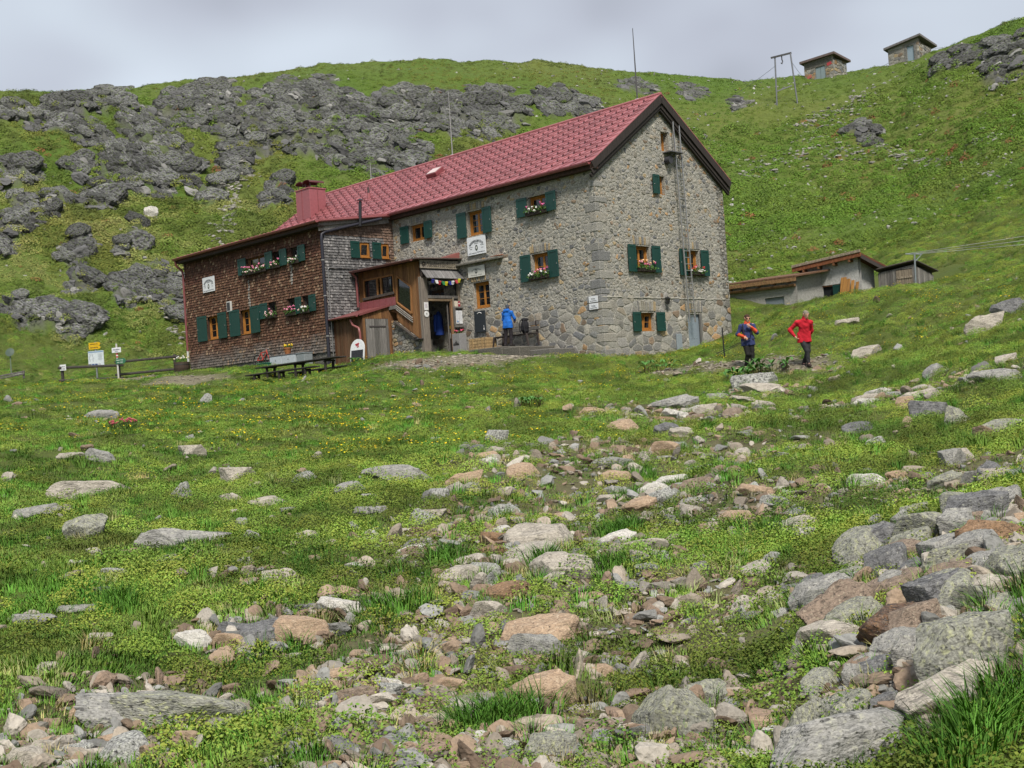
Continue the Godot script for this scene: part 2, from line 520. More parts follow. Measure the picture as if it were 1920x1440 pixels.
func solve_land() -> void:
	var n := CTRL.size() / 3
	var m := n + 3
	var A := []
	for i in m:
		var row := PackedFloat64Array()
		row.resize(m + 1)
		A.append(row)
	for i in n:
		for j in n:
			var dx: float = (CTRL[i * 3] - CTRL[j * 3]) / 40.0
			var dz: float = (CTRL[i * 3 + 1] - CTRL[j * 3 + 1]) / 40.0
			var d2 := dx * dx + dz * dz
			A[i][j] = (0.5 * d2 * log(d2) if d2 > 1e-9 else 0.0) + (0.0002 if i == j else 0.0)
		A[i][n] = 1.0
		A[i][n + 1] = CTRL[i * 3] / 40.0
		A[i][n + 2] = CTRL[i * 3 + 1] / 40.0
		A[n][i] = 1.0
		A[n + 1][i] = CTRL[i * 3] / 40.0
		A[n + 2][i] = CTRL[i * 3 + 1] / 40.0
		A[i][m] = CTRL[i * 3 + 2]
	for k in m:
		var best := k
		for i in range(k + 1, m):
			if absf(A[i][k]) > absf(A[best][k]):
				best = i
		var t = A[k]
		A[k] = A[best]
		A[best] = t
		var pk: PackedFloat64Array = A[k]
		for i in range(k + 1, m):
			var row: PackedFloat64Array = A[i]
			var f := row[k] / pk[k]
			if f != 0.0:
				for j in range(k, m + 1):
					row[j] -= f * pk[j]
				A[i] = row
	tw.resize(m)
	for k in range(m - 1, -1, -1):
		var s: float = A[k][m]
		for j in range(k + 1, m):
			s -= A[k][j] * tw[j]
		tw[k] = s / A[k][k]
	for i in n:
		tp.append(CTRL[i * 3] / 40.0)
		tp.append(CTRL[i * 3 + 1] / 40.0)


func spline(x: float, z: float) -> float:
	x /= 40.0
	z /= 40.0
	var n := tp.size() / 2
	var s := tw[n] + tw[n + 1] * x + tw[n + 2] * z
	for i in n:
		var dx := x - tp[i * 2]
		var dz := z - tp[i * 2 + 1]
		var d2 := dx * dx + dz * dz
		if d2 > 1e-9:
			s += tw[i] * 0.5 * d2 * log(d2)
	return s


func survey(x0: float, z0: float, step: float, nx: int, nz: int) -> void:
	var h := PackedFloat32Array()
	h.resize(nx * nz)
	for j in nz:
		for i in nx:
			h[j * nx + i] = spline(x0 + i * step, z0 + j * step)
	grids.append([x0, z0, step, nx, nz, h])


func land(x: float, z: float) -> float:
	for g in grids:
		var fx: float = (x - g[0]) / g[2]
		var fz: float = (z - g[1]) / g[2]
		if fx >= 1 and fz >= 1 and fx < g[3] - 2 and fz < g[4] - 2:
			var i := int(fx)
			var j := int(fz)
			fx -= i
			fz -= j
			var h: PackedFloat32Array = g[5]
			var w: int = g[3]
			var r := [0.0, 0.0, 0.0, 0.0]
			for k in 4:
				var o := (j + k - 1) * w + i
				r[k] = cubic_interpolate(h[o], h[o + 1], h[o - 1], h[o + 2], fx)
			return cubic_interpolate(r[1], r[2], r[0], r[3], fz)
	return 0.0


# how much the hummocks may stand up: flat round the hut and on the paths
func loose(x: float, z: float) -> float:
	var q := loc(Vector3(x, 0, z))
	var dx := maxf(maxf(-26.5 - q.x, q.x - 0.6), 0.0)
	var dv := maxf(maxf(-4.8 - q.z, q.z - 9.0), 0.0)
	var f := clampf((dx + dv) / 3.0, 0.1, 1.0)
	return f


func ground(x: float, z: float) -> float:
	var h := land(x, z)
	var d := maxf(0.0, -z)
	var f := loose(x, z)
	h += (n_bump.get_noise_2d(x, z) * 0.13 + n_bump.get_noise_2d(x * 0.45 + 31.0, z * 0.45) * 0.26 * clampf(d / 14.0, 0.3, 1.0)) * f
	h += n_fine.get_noise_2d(x * 1.5, z * 1.5) * 0.035 * f
	if d > 55.0:
		var k := clampf((d - 58.0) / 16.0, 0.0, 1.0)
		h += k * 0.16 * sin(h * 2.6 + n_patch.get_noise_2d(x, z) * 5.0)
		k *= 1.0 - 0.8 * smoothstep(100.0, 110.0, d)
		h += k * (n_ridge.get_noise_2d(x * 0.055, z * 0.055) * 1.1 + n_bump.get_noise_2d(x * 0.5 + 70.0, z * 0.5) * 0.5)
	return h


func hill_at(x: float, z: float) -> Array:    # height, rock share
	var h := ground(x, z)
	var c := cliffness(x, z)
	var r := clampf(c * 4.0 + 0.15, 0.0, 1.0)
	if r > 0.0:
		var s := n_ridge.get_noise_2d(x * 0.22 + z * 0.10, z * 0.22 - x * 0.16)
		var st: float = h * 0.55 + s * 0.9
		var step: float = (floor(st) + smoothstep(0.35, 0.65, st - floor(st))) / 0.55 - h
		h += r * smoothstep(-118.0, -104.0, z + absf(x) * -0.15) * (0.1 + 0.4 * step + s * 0.35)
	return [h, r]


func normal_of(x: float, z: float, e := 0.3) -> Vector3:
	return Vector3(ground(x - e, z) - ground(x + e, z), 2.0 * e, ground(x, z - e) - ground(x, z + e)).normalized()


func sheet(called: String, x0: float, z0: float, step: float, nx: int, nz: int, look: Callable, mt: Material) -> MeshInstance3D:
	var pos := PackedVector3Array()
	var col := PackedColorArray()
	var nor := PackedVector3Array()
	var idx := PackedInt32Array()
	pos.resize(nx * nz)
	col.resize(nx * nz)
	nor.resize(nx * nz)
	for j in nz:
		for i in nx:
			var x := x0 + i * step
			var z := z0 + j * step
			var r: Array = look.call(x, z)
			pos[j * nx + i] = Vector3(x, r[0], z)
			col[j * nx + i] = r[1]
	for j in nz:
		for i in nx:
			var i0 := maxi(i - 1, 0)
			var i1 := mini(i + 1, nx - 1)
			var j0 := maxi(j - 1, 0)
			var j1 := mini(j + 1, nz - 1)
			nor[j * nx + i] = (pos[j1 * nx + i] - pos[j0 * nx + i]).cross(pos[j * nx + i1] - pos[j * nx + i0]).normalized()
	for j in nz - 1:
		for i in nx - 1:
			var a := j * nx + i
			idx.append_array([a, a + 1, a + nx + 1, a, a + nx + 1, a + nx])
	var arr := []
	arr.resize(Mesh.ARRAY_MAX)
	arr[Mesh.ARRAY_VERTEX] = pos
	arr[Mesh.ARRAY_NORMAL] = nor
	arr[Mesh.ARRAY_COLOR] = col
	arr[Mesh.ARRAY_INDEX] = idx
	var m := ArrayMesh.new()
	m.add_surface_from_arrays(Mesh.PRIMITIVE_TRIANGLES, arr)
	var o := put(called, m, mt)
	kind(o, "structure")
	return o


func ground_look(x: float, z: float) -> Array:
	var h := ground(x, z)
	if z < -70.0:
		h -= 0.25
	var col := Color(0.075, 0.115, 0.02).lerp(Color(0.12, 0.14, 0.035), 0.5 + 0.5 * n_patch.get_noise_2d(x * 2.0, z * 2.0))
	var s := blobs(SCREE, x, z)
	col = col.lerp(Color(0.15, 0.125, 0.085), clampf(s * 1.2, 0.0, 0.7))
	var g := gravel(x, z)
	col = col.lerp(Color(0.25, 0.22, 0.17), clampf(g * 1.6, 0.0, 0.9))
	return [h, col]


func hill_look(x: float, z: float) -> Array:
	var r := hill_at(x, z)
	var p := n_patch.get_noise_2d(x * 0.35, z * 0.35)
	var col := Color(0.095, 0.165, 0.026).lerp(Color(0.15, 0.18, 0.045), clampf(0.5 + p, 0.0, 1.0))
	var rk := Color(0.16, 0.16, 0.158) * (0.75 + 0.5 * n_fine.get_noise_2d(x, z))
	col = col.lerp(rk, clampf((r[1] - 0.3) * 2.0, 0.0, 1.0) * clampf(0.8 + n_bump.get_noise_2d(x * 1.3, z * 1.3) * 1.2, 0.3, 1.0))
	return [r[0] - (0.0 if z < -75.0 else 0.1), col]


func outer_look(x: float, z: float) -> Array:
	var d := Vector2(x, z + 70.0).length()
	var h := lerpf(clampf(land(x, z), -8.0, 33.0), -6.0, smoothstep(110.0, 420.0, d))
	h -= 7.0 if (absf(x) < 90.0 and z < 8.0 and z > -148.0) else 0.3
	return [h, Color(0.08, 0.11, 0.03)]


func make_land() -> void:
	n_bump = noise(41, 0.42, 3)
	n_patch = noise(42, 0.12, 3)
	n_fine = noise(43, 1.6, 3)
	n_ridge = noise(44, 1.0, 4)
	n_ridge.fractal_type = FastNoiseLite.FRACTAL_RIDGED
	solve_land()
	survey(-42, -78, 1.0, 90, 88)
	survey(-126, -196, 3.0, 88, 72)
	survey(-640, -760, 20.0, 64, 48)
	sheet("ground", -38, -74, 0.35, 228, 228, ground_look, M.ground)
	sheet("hill", -92, -150, 0.5, 370, 162, hill_look, M.hill)
	sheet("terrain", -600, -700, 20.0, 61, 44, outer_look, M.hill)


# ------------------------------------------------------------------ stones
var rock_mesh := {}
const ROCKS := [
	["ps", -5.17, -13.76, 0.79, 0.25, "broad pale slab with a crack across it, on the left meadow"],
	["gs", -5.35, -12.61, 0.39, 0.18, "low flecked grey stone just below left of the broad cracked slab"],
	["yb", -4.08, -10.59, 0.44, 0.30, "round boulder seamed with dark cracks, low on the left meadow"],
	["gl", -2.98, -10.17, 0.71, 0.23, "long grey boulder with an undercut left end in the left meadow"],
	["pb", -3.62, -14.56, 0.43, 0.23, "pale angular boulder with a dark overhang, high on the left meadow"],
	["kp", -4.01, -13.57, 0.28, 0.24, "small pyramid of black and white flecked stone in the left meadow"],
	["gs", -10.03, -27.64, 0.75, 0.34, "flat grey stone near the pink flowers at the top of the left meadow"],
	["kp", -8.90, -33.23, 0.40, 0.42, "dark pointed stone standing in grass below the picnic table"],
	["gs", -6.19, -17.06, 0.42, 0.20, "flat grey stone pair above the broad cracked slab"],
	["ps", -6.68, -17.15, 0.33, 0.12, "thin pale stone left of the flat grey pair"],
	["pb", -6.91, -15.48, 0.16, 0.19, "pale rounded stone at the left picture edge above the cracked slab"],
	["ks", -2.62, -13.86, 0.30, 0.13, "flecked flat stone between the left meadow and the scree"],
	["pl", -2.88, -12.98, 0.38, 0.10, "narrow pale stone strip lying flat above the long undercut boulder"],
	["pl", -3.35, -13.39, 0.24, 0.10, "short pale stone strip beside the narrow longer one"],
	["kp", -2.57, -10.95, 0.20, 0.17, "dark ribbed stone right of the long undercut boulder"],
	["kb", -2.89, -11.85, 0.12, 0.10, "small dark stone above the dark ribbed one"],
	["tb", -3.41, -9.93, 0.16, 0.10, "small tan stone left below the long undercut boulder"],
	["ws", -3.65, -9.42, 0.14, 0.08, "nearly white flat stone low on the left meadow"],
	["ps", -3.71, -9.93, 0.14, 0.07, "pale flat stone just right below the cracked round boulder"],
	["gs", -2.85, -9.06, 0.21, 0.07, "low grey stone sunk in grass below the long undercut boulder"],
	["gl", -3.30, -7.61, 0.29, 0.08, "long low grey stone near the lower left edge"],
	["gs", -3.09, -7.86, 0.21, 0.09, "humped flecked stone on the lower left slope"],
	["db", -2.99, -8.12, 0.17, 0.07, "dark grey block on the lower left slope"],
	["ws", -2.22, -9.03, 0.16, 0.05, "thin whitish slab propped on a tan stone"],
	["tp", -2.09, -8.50, 0.07, 0.11, "upright tan stone under the thin whitish slab"],
	["tb", -1.82, -8.25, 0.08, 0.07, "round tan stone right of the propped slab"],
	["kp", -6.19, -21.74, 0.22, 0.17, "small dark pointed stone in the middle of the left meadow"],
	["gs", -7.57, -21.29, 0.27, 0.14, "small grey stone below the pink flowers"],
	["gl", -1.49, -13.82, 0.67, 0.21, "big ridged grey outcrop at the upper left of the scree"],
	["pb", -0.72, -13.03, 0.21, 0.20, "pale block, left one of two touching below the pointed meadow boulder"],
	["yb", -0.54, -13.19, 0.25, 0.18, "yellowish block, right one of two touching below the pointed meadow boulder"],
	["kb", -0.89, -12.47, 0.24, 0.15, "dark flecked boulder left below the two touching blocks"],
	["kp", -1.01, -11.51, 0.30, 0.18, "pointed black and white boulder in the leafy mat"],
	["gs", -1.59, -12.15, 0.29, 0.16, "tilted grey stone left of the pointed black and white boulder"],
	["pb", -0.29, -14.60, 0.21, 0.15, "pale block above the two touching blocks"],
	["ds", -0.53, -15.09, 0.20, 0.11, "dark flat stone left of the pale block"],
	["kb", -0.26, -17.60, 0.34, 0.25, "flecked boulder standing alone in the bright meadow below the hut"],
	["kl", -0.11, -11.35, 0.31, 0.21, "tilted black and white flecked slab in the middle of the scree"],
	["pl", 0.21, -9.30, 0.55, 0.29, "very long pale slab slanting up to the right in the scree"],
	["ps", 0.04, -8.85, 0.47, 0.18, "broad pinkish slab at the foot of the very long pale slab"],
	["ob", -0.26, -9.10, 0.22, 0.12, "rust brown boulder left of the broad pinkish slab"],
	["os", -0.23, -9.45, 0.20, 0.15, "orange tilted slab resting behind the rust brown boulder"],
	["ws", -0.94, -9.40, 0.24, 0.11, "smooth white slab at the left border of the scree"],
	["ps", -0.68, -10.53, 0.22, 0.12, "domed pale stone above the smooth white slab"],
	["ps", -0.44, -8.69, 0.23, 0.11, "pale flat stone below the rust brown boulder"],
	["pb", -0.47, -8.04, 0.28, 0.15, "angular pale boulder in the scree below the smooth white slab"],
	["os", -0.13, -7.55, 0.25, 0.13, "orange brown slab right of the angular pale boulder"],
	["tb", 0.08, -6.65, 0.38, 0.21, "large tan boulder in the lower scree with a grey one leaning on it"],
	["gs", 0.06, -6.35, 0.27, 0.20, "grey slab leaning against the large tan boulder"],
	["tb", 0.07, -5.70, 0.29, 0.19, "reddish tan boulder at the bottom of the scree"],
	["pl", 0.86, -8.46, 0.32, 0.11, "flat grey white stone right of the very long pale slab"],
	["pb", 0.80, -8.01, 0.10, 0.11, "small squarish pale stone below the flat grey white one"],
	["ps", 0.25, -7.95, 0.40, 0.21, "pale slab littered with brown chips in the scree"],
	["gb", 3.50, -24.55, 0.97, 0.39, "big smooth grey boulder at the top of the scree by the meadow"],
	["db", 2.42, -18.24, 0.53, 0.36, "dark grey boulder below the big smooth one"],
	["ts", 1.84, -20.12, 0.55, 0.27, "tan slab left of the dark grey boulder"],
	["os", 2.88, -22.62, 0.50, 0.16, "thin orange slab lying on the stones above the dark grey boulder"],
	["kb", 1.44, -11.41, 0.26, 0.21, "dark cracked stone cluster piece on the right half of the scree"],
	["tb", 1.40, -14.53, 0.19, 0.20, "small tan stone above a tuft of bright grass"],
	["kb", 6.34, -29.94, 1.05, 0.53, "black and white boulder in front of the big leaved plants"],
	["pl", 5.73, -26.18, 0.87, 0.26, "pale flat ledge under the black and white boulder"],
	["ps", 11.27, -36.08, 0.76, 0.47, "pale split stone high on the right slope"],
	["yp", 5.57, -14.36, 0.33, 0.36, "upright rounded grey boulder on the right slope"],
	["db", 5.87, -16.17, 0.46, 0.34, "dark split boulder left of the upright rounded one"],
	["tb", 5.98, -17.40, 0.25, 0.24, "tan stone beside the dark split boulder"],
	["ps", 6.49, -21.02, 0.41, 0.24, "pale stone left of the flecked ledge on the right slope"],
	["ks", 6.86, -20.69, 0.53, 0.18, "flecked grey ledge above the tan stone"],
	["ps", 7.07, -19.99, 0.47, 0.20, "pale ledge above the dark split boulder"],
	["gl", 7.75, -18.27, 0.76, 0.27, "wide grey outcrop half under moss near the right edge"],
	["ys", 5.49, -12.83, 0.40, 0.18, "yellowish layered stone at the right edge below the wide outcrop"],
	["kp", 4.15, -13.27, 0.27, 0.18, "dark pointed stone in the moss of the right slope"],
	["ds", 4.68, -15.61, 0.49, 0.17, "dark low stone under a grassy lip on the right slope"],
	["gb", 4.25, -11.22, 0.23, 0.21, "two lobed grey stone above the lichen boulder on the right"],
	["yb", 3.70, -9.83, 0.29, 0.16, "speckled lichen boulder at the left end of the right rock pile"],
	["db", 3.81, -9.19, 0.30, 0.23, "brownish grey boulder in the upper right rock pile"],
	["gs", 3.75, -9.33, 0.22, 0.15, "blue grey slab at the front of the upper right rock pile"],
	["ps", 2.08, -8.91, 0.39, 0.14, "pale pitted slab in the middle of the right slope"],
	["ts", 2.29, -11.07, 0.26, 0.13, "tan slab bridging two smaller stones"],
	["ts", 1.81, -9.83, 0.27, 0.16, "thin tan slab tilted down to the right"],
	["pb", 1.52, -10.19, 0.18, 0.16, "pale angular block left of the thin tan slab"],
	["yb", 2.74, -7.89, 0.20, 0.14, "round lichen grey boulder above the right rock pile"],
	["gb", 2.55, -8.21, 0.12, 0.10, "small grey boulder left of the round lichen one"],
	["dp", 2.25, -7.73, 0.09, 0.12, "pointed slate stone standing upright"],
	["db", 2.07, -6.48, 0.22, 0.22, "dark squarish block at the left end of the big rock pile"],
	["gb", 2.32, -6.29, 0.30, 0.18, "smooth grey brown block in the big rock pile"],
	["ob", 2.54, -6.20, 0.33, 0.21, "rust streaked boulder on top of the big rock pile at the right edge"],
	["ts", 2.60, -7.25, 0.26, 0.12, "brown slab along the upper border of the big rock pile"],
	["gb", 3.16, -7.35, 0.15, 0.21, "grey boulder cut by the right edge above the rust streaked one"],
	["gs", 2.86, -6.93, 0.21, 0.12, "grey slab behind the rust streaked boulder"],
	["db", 1.71, -6.74, 0.15, 0.12, "blue grey boulder under a mossy hump"],
	["rb", 1.71, -5.28, 0.35, 0.25, "shiny rust and black boulder with a reddish cap stone"],
	["cb", 1.95, -5.99, 0.27, 0.15, "crumbling reddish stone on top of the shiny rust and black boulder"],
	["yb", 1.78, -4.51, 0.38, 0.33, "largest lichen covered boulder at the right edge"],
	["gb", 1.63, -4.83, 0.21, 0.19, "grey boulder wedged left of the largest lichen covered one"],
	["pb", 1.57, -4.32, 0.42, 0.20, "pinkish grey boulder below the largest lichen covered one"],
	["ys", 2.04, -5.48, 0.31, 0.20, "lichen slab in the middle of the big rock pile"],
	["gs", 2.35, -5.68, 0.27, 0.14, "grey slab under the rust streaked boulder"],
	["db", 2.13, -6.25, 0.14, 0.10, "dark stone wedged beside the dark squarish block"],
	["yp", 1.11, -4.67, 0.18, 0.25, "jagged lichen rock at the lower right, left of the hollow"],
	["yb", 1.27, -4.63, 0.22, 0.18, "bulky lichen rock behind the jagged one"],
	["gl", 1.12, -4.20, 0.49, 0.23, "huge smooth slab slanting out of the lower right grass"],
	["gb", 1.40, -4.96, 0.11, 0.13, "upright grey stone between the jagged rock and the wedged boulder"],
	["cs", 1.50, -5.03, 0.19, 0.11, "flat reddish grey slab above the upright grey stone"],
	["ys", 1.29, -5.14, 0.19, 0.10, "lichen slab behind the jagged rock"],
	["db", 1.42, -4.59, 0.13, 0.09, "dark striped stone above the huge smooth slab"],
	["yl", 0.57, -4.97, 0.29, 0.27, "tall grey lichen boulder leaning right at the bottom middle"],
	["yb", 0.81, -5.39, 0.21, 0.16, "lichen boulder behind the tall leaning one"],
	["cb", 0.26, -5.04, 0.17, 0.13, "reddish brown block left of the tall leaning lichen boulder"],
	["yb", 0.08, -4.80, 0.20, 0.16, "forked lichen stone at the bottom edge"],
	["tb", 0.35, -6.04, 0.14, 0.10, "tan block right of the reddish tan boulder"],
	["yl", -1.81, -5.51, 0.65, 0.19, "long low lichen slab near the lower left corner"],
	["gl", -1.99, -5.55, 0.45, 0.18, "long grey slab behind the long low lichen slab"],
	["ps", -2.16, -5.17, 0.18, 0.08, "pale wedge of stone near the lower left corner"],
	["pb", -2.17, -4.84, 0.14, 0.12, "pale stone in the lower left corner"],
	["ts", -1.92, -5.21, 0.12, 0.08, "tan flat stone in leaves near the lower left corner"],
	["ks", -1.82, -4.98, 0.23, 0.13, "black and white flecked slab near the lower left corner"],
	["tp", -2.22, -5.57, 0.11, 0.11, "brown stone at the left end of the long grey slab"],
	["tc", -1.41, -7.01, 0.27, 0.17, "square edged tan block in the row of stones left of the scree"],
	["dc", -1.60, -7.02, 0.28, 0.15, "blue grey block left of the square edged tan one"],
	["ts", -1.81, -6.97, 0.21, 0.13, "tan wedge at the left end of the row of stones"],
	["ds", -1.82, -7.28, 0.25, 0.13, "smooth slate slab behind the blue grey block"],
	["ws", -1.25, -7.65, 0.25, 0.14, "whitish slab right above the square edged tan block"],
	["ds", -1.43, -7.62, 0.19, 0.10, "dark slate slab left of the whitish slab"],
	["gp", -1.15, -7.41, 0.07, 0.10, "small pointed grey stone below the whitish slab"],
	["pp", -0.57, -6.78, 0.07, 0.10, "upright rounded white stone in the lower scree"],
	["cb", -0.52, -5.12, 0.14, 0.11, "reddish brown stone in the heap at the bottom"],
	["pb", -0.29, -5.34, 0.14, 0.12, "rounded pale boulder in the heap at the bottom"],
	["tb", -0.43, -4.88, 0.10, 0.10, "tan stone at the bottom edge below the heap"],
	["tb", -0.39, -5.19, 0.10, 0.09, "tan rounded stone beside the rounded pale boulder"],
	["ts", -0.93, -5.98, 0.12, 0.07, "tan flat stone left of the heap at the bottom"],
	["wb", -26.57, -86.61, 1.14, 1.22, "big white boulder alone on the hillside above the annexe roof"],
	["pl", 11.63, -27.66, 0.87, 0.50, "pale pitted rock sticking out of the upper right slope"],
	["dl", 12.56, -28.56, 0.75, 0.46, "dark cracked outcrop at the right edge below the sheds"],
	["ps", 12.15, -40.83, 0.75, 0.36, "pale layered stone among yellow flowers below the plaster hut"],
]
const LANDMARKS := [
	[-4.6, -12.2, "cracked slab"], [-4.1, -10.6, "seamed round boulder"], [-2.9, -9.9, "long undercut boulder"], [-3.1, -14.2, "angular boulder with the overhang"],
	[-1.3, -14.4, "ridged grey outcrop"], [-0.4, -13.2, "two touching blocks"], [0.4, -10.6, "very long pale slab"], [0.15, -9.0, "broad pinkish slab"], [-0.2, -9.2, "rust brown boulder"],
	[0.3, -7.0, "large tan boulder"], [0.3, -6.0, "reddish tan boulder"], [1.1, -9.2, "flat grey white stone"], [3.1, -24.0, "smooth grey boulder"], [2.0, -10.8, "thin tilted tan slab"],
	[2.6, -10.3, "pale pitted slab"], [4.3, -10.0, "lichen grey round boulder"], [7.3, -19.0, "upright rounded boulder"], [6.4, -19.6, "dark split boulder"], [1.6, -5.4, "shiny rust boulder"],
	[2.4, -7.2, "dark squarish block"], [1.2, -4.6, "jagged lichen rock"], [0.7, -5.0, "tall leaning lichen boulder"], [-1.6, -7.2, "square edged tan block"], [-2.0, -5.8, "long low lichen slab"],
	[-0.3, -5.6, "heap at the bottom"], [5.6, -26.8, "black and white boulder by the big leaves"], [-1.0, -9.8, "smooth white slab"], [-0.2, -17.0, "lone flecked boulder"],
]


func make_rock(sd: int, sub: int, planes: int, lo: float, hi: float, pointed := false, rough := 0.05, smooth_it := true) -> ArrayMesh:
	var r := RandomNumberGenerator.new()
	r.seed = sd
	var cuts := []
	for i in planes:
		var d := Vector3(r.randfn(), r.randfn(), r.randfn()).normalized()
		cuts.append([d, r.randf_range(lo, hi)])
	if pointed:
		for i in 5:
			var a := TAU * i / 5.0 + r.randf() * 0.7
			cuts.append([Vector3(cos(a), r.randf_range(0.1, 1.3), sin(a)).normalized(), r.randf_range(0.24, 0.42)])
	else:
		cuts.append([Vector3(r.randf_range(-0.2, 0.2), 1, r.randf_range(-0.25, 0.15)).normalized(), r.randf_range(0.34, 0.42)])
	var nz := noise(sd, 1.6, 3)
	var nf := noise(sd + 5, 5.5, 3)
	var lay := Vector3(r.randf_range(-0.5, 0.5), 1.0, r.randf_range(-0.4, 0.4)).normalized()
	var faces := []
	var t := (1.0 + sqrt(5.0)) / 2.0
	var vv := [Vector3(-1, t, 0), Vector3(1, t, 0), Vector3(-1, -t, 0), Vector3(1, -t, 0), Vector3(0, -1, t), Vector3(0, 1, t), Vector3(0, -1, -t), Vector3(0, 1, -t), Vector3(t, 0, -1), Vector3(t, 0, 1), Vector3(-t, 0, -1), Vector3(-t, 0, 1)]
	for i in 12:
		vv[i] = vv[i].normalized()
	faces = [[0, 11, 5], [0, 5, 1], [0, 1, 7], [0, 7, 10], [0, 10, 11], [1, 5, 9], [5, 11, 4], [11, 10, 2], [10, 7, 6], [7, 1, 8], [3, 9, 4], [3, 4, 2], [3, 2, 6], [3, 6, 8], [3, 8, 9], [4, 9, 5], [2, 4, 11], [6, 2, 10], [8, 6, 7], [9, 8, 1]]
	for s in sub:
		var mids := {}
		var nf2 := []
		for f in faces:
			var m := []
			for k in 3:
				var a: int = f[k]
				var b: int = f[(k + 1) % 3]
				var key := mini(a, b) * 100000 + maxi(a, b)
				if not mids.has(key):
					vv.append(((vv[a] + vv[b]) * 0.5).normalized())
					mids[key] = vv.size() - 1
				m.append(mids[key])
			nf2.append([f[0], m[0], m[2]])
			nf2.append([f[1], m[1], m[0]])
			nf2.append([f[2], m[2], m[1]])
			nf2.append([m[0], m[1], m[2]])
		faces = nf2
	var pos := PackedVector3Array()
	var layers := []
	for i in 40:
		layers.append(r.randf_range(-1.0, 1.0))
	var lf := r.randf_range(5.0, 8.0)
	for d: Vector3 in vv:
		var best := 0.62
		for c in cuts:
			var q: float = d.dot(c[0])
			if q > 0.05:
				best = minf(best, c[1] / q)
		var p := d * best
		var ly := int(floor(p.dot(lay) * lf + nz.get_noise_3dv(p) * 0.7)) + 20
		best *= 1.0 + rough * 1.3 * layers[clampi(ly, 0, 39)] * (1.0 - absf(d.dot(lay)) * 0.6)
		best += rough * (nz.get_noise_3dv(p * 1.3) * 0.9 + nf.get_noise_3dv(p) * 0.5)
		pos.append(d * best)
	var nor := PackedVector3Array()
	nor.resize(pos.size())
	for f in faces:
		var nn := (pos[f[1]] - pos[f[0]]).cross(pos[f[2]] - pos[f[0]])
		if nn.dot(pos[f[0]]) < 0:
			nn = -nn
		for k in 3:
			nor[f[k]] += nn
	for i in nor.size():
		nor[i] = nor[i].normalized()
	var mb := MB.new()
	for f in faces:
		if smooth_it:
			var g := (pos[f[1]] - pos[f[0]]).cross(pos[f[2]] - pos[f[0]]).normalized()
			if g.dot(pos[f[0]]) < 0:
				g = -g
			var nn := [g, g, g]
			for k in 3:
				nn[k] = (nor[f[k]] * 0.55 + g * 0.45).normalized() if nor[f[k]].dot(g) > 0.86 else g
			mb.trin(pos[f[0]], pos[f[1]], pos[f[2]], nn[0], nn[1], nn[2], Color.WHITE)
		else:
			mb.tri_o(pos[f[0]], pos[f[1]], pos[f[2]], pos[f[0]] + pos[f[1]] + pos[f[2]], Color.WHITE)
	return mb.mesh()


func rock_meshes() -> void:
	for i in 4:
		rock_mesh["s%d" % i] = make_rock(500 + i, 4, 13, 0.30, 0.58, false, 0.03)
		rock_mesh["b%d" % i] = make_rock(520 + i, 4, 15, 0.31, 0.58, false, 0.035)
		rock_mesh["l%d" % i] = make_rock(560 + i, 4, 11, 0.30, 0.58, false, 0.035)
		rock_mesh["p%d" % i] = make_rock(540 + i, 4, 7, 0.38, 0.55, true, 0.03)
	for i in 2:
		rock_mesh["c%d" % i] = make_rock(580 + i, 4, 5, 0.38, 0.45, false, 0.025)
	for i in 4:
		rock_mesh["m%d" % i] = make_rock(680 + i, 4, 24, 0.24, 0.52, false, 0.05, false)
	for i in 6:
		rock_mesh["x%d" % i] = make_rock(600 + i, 2, 10, 0.28, 0.52, false, 0.03, false)
	for i in 5:
		rock_mesh["h%d" % i] = make_rock(640 + i, 3, 12, 0.28, 0.52, false, 0.08, false)


func stone_at(code: String, x: float, z: float, w: float, h: float, label: String, group: String, sd: int) -> void:
	var r := RandomNumberGenerator.new()
	r.seed = sd * 7 + 3
	var shape := code.substr(1, 1)
	var k := sd % (2 if shape == "c" else 4)
	var deep := w * r.randf_range(0.6, 0.85)
	if shape == "l":
		deep = w * r.randf_range(0.35, 0.5)
	if h > w * 1.1:
		deep = w * 0.8
	var o := put("boulder" if w > 0.45 else "stone", rock_mesh[shape + str(k)], M["rock_" + code.substr(0, 1)])
	var up := normal_of(x, z, 0.4).lerp(Vector3.UP, 0.4).normalized()
	var a := r.randf_range(-0.35, 0.35) + (PI if r.randf() < 0.5 else 0.0)
	var b := Basis(Vector3(1, 0, 0).slide(up).normalized(), up, Vector3(1, 0, 0).slide(up).normalized().cross(up))
	b = b * Basis(Vector3.UP, a) * Basis(Vector3.FORWARD, r.randf_range(-0.16, 0.16)) * Basis(Vector3.RIGHT, r.randf_range(-0.05, 0.2))
	var tall := h * 1.5
	o.transform = Transform3D(b.scaled_local(Vector3(w * 1.12, tall, deep)), Vector3(x, ground(x, z) + h * 0.12, z - deep * 0.35))
	tag(o, label, "rock", group)


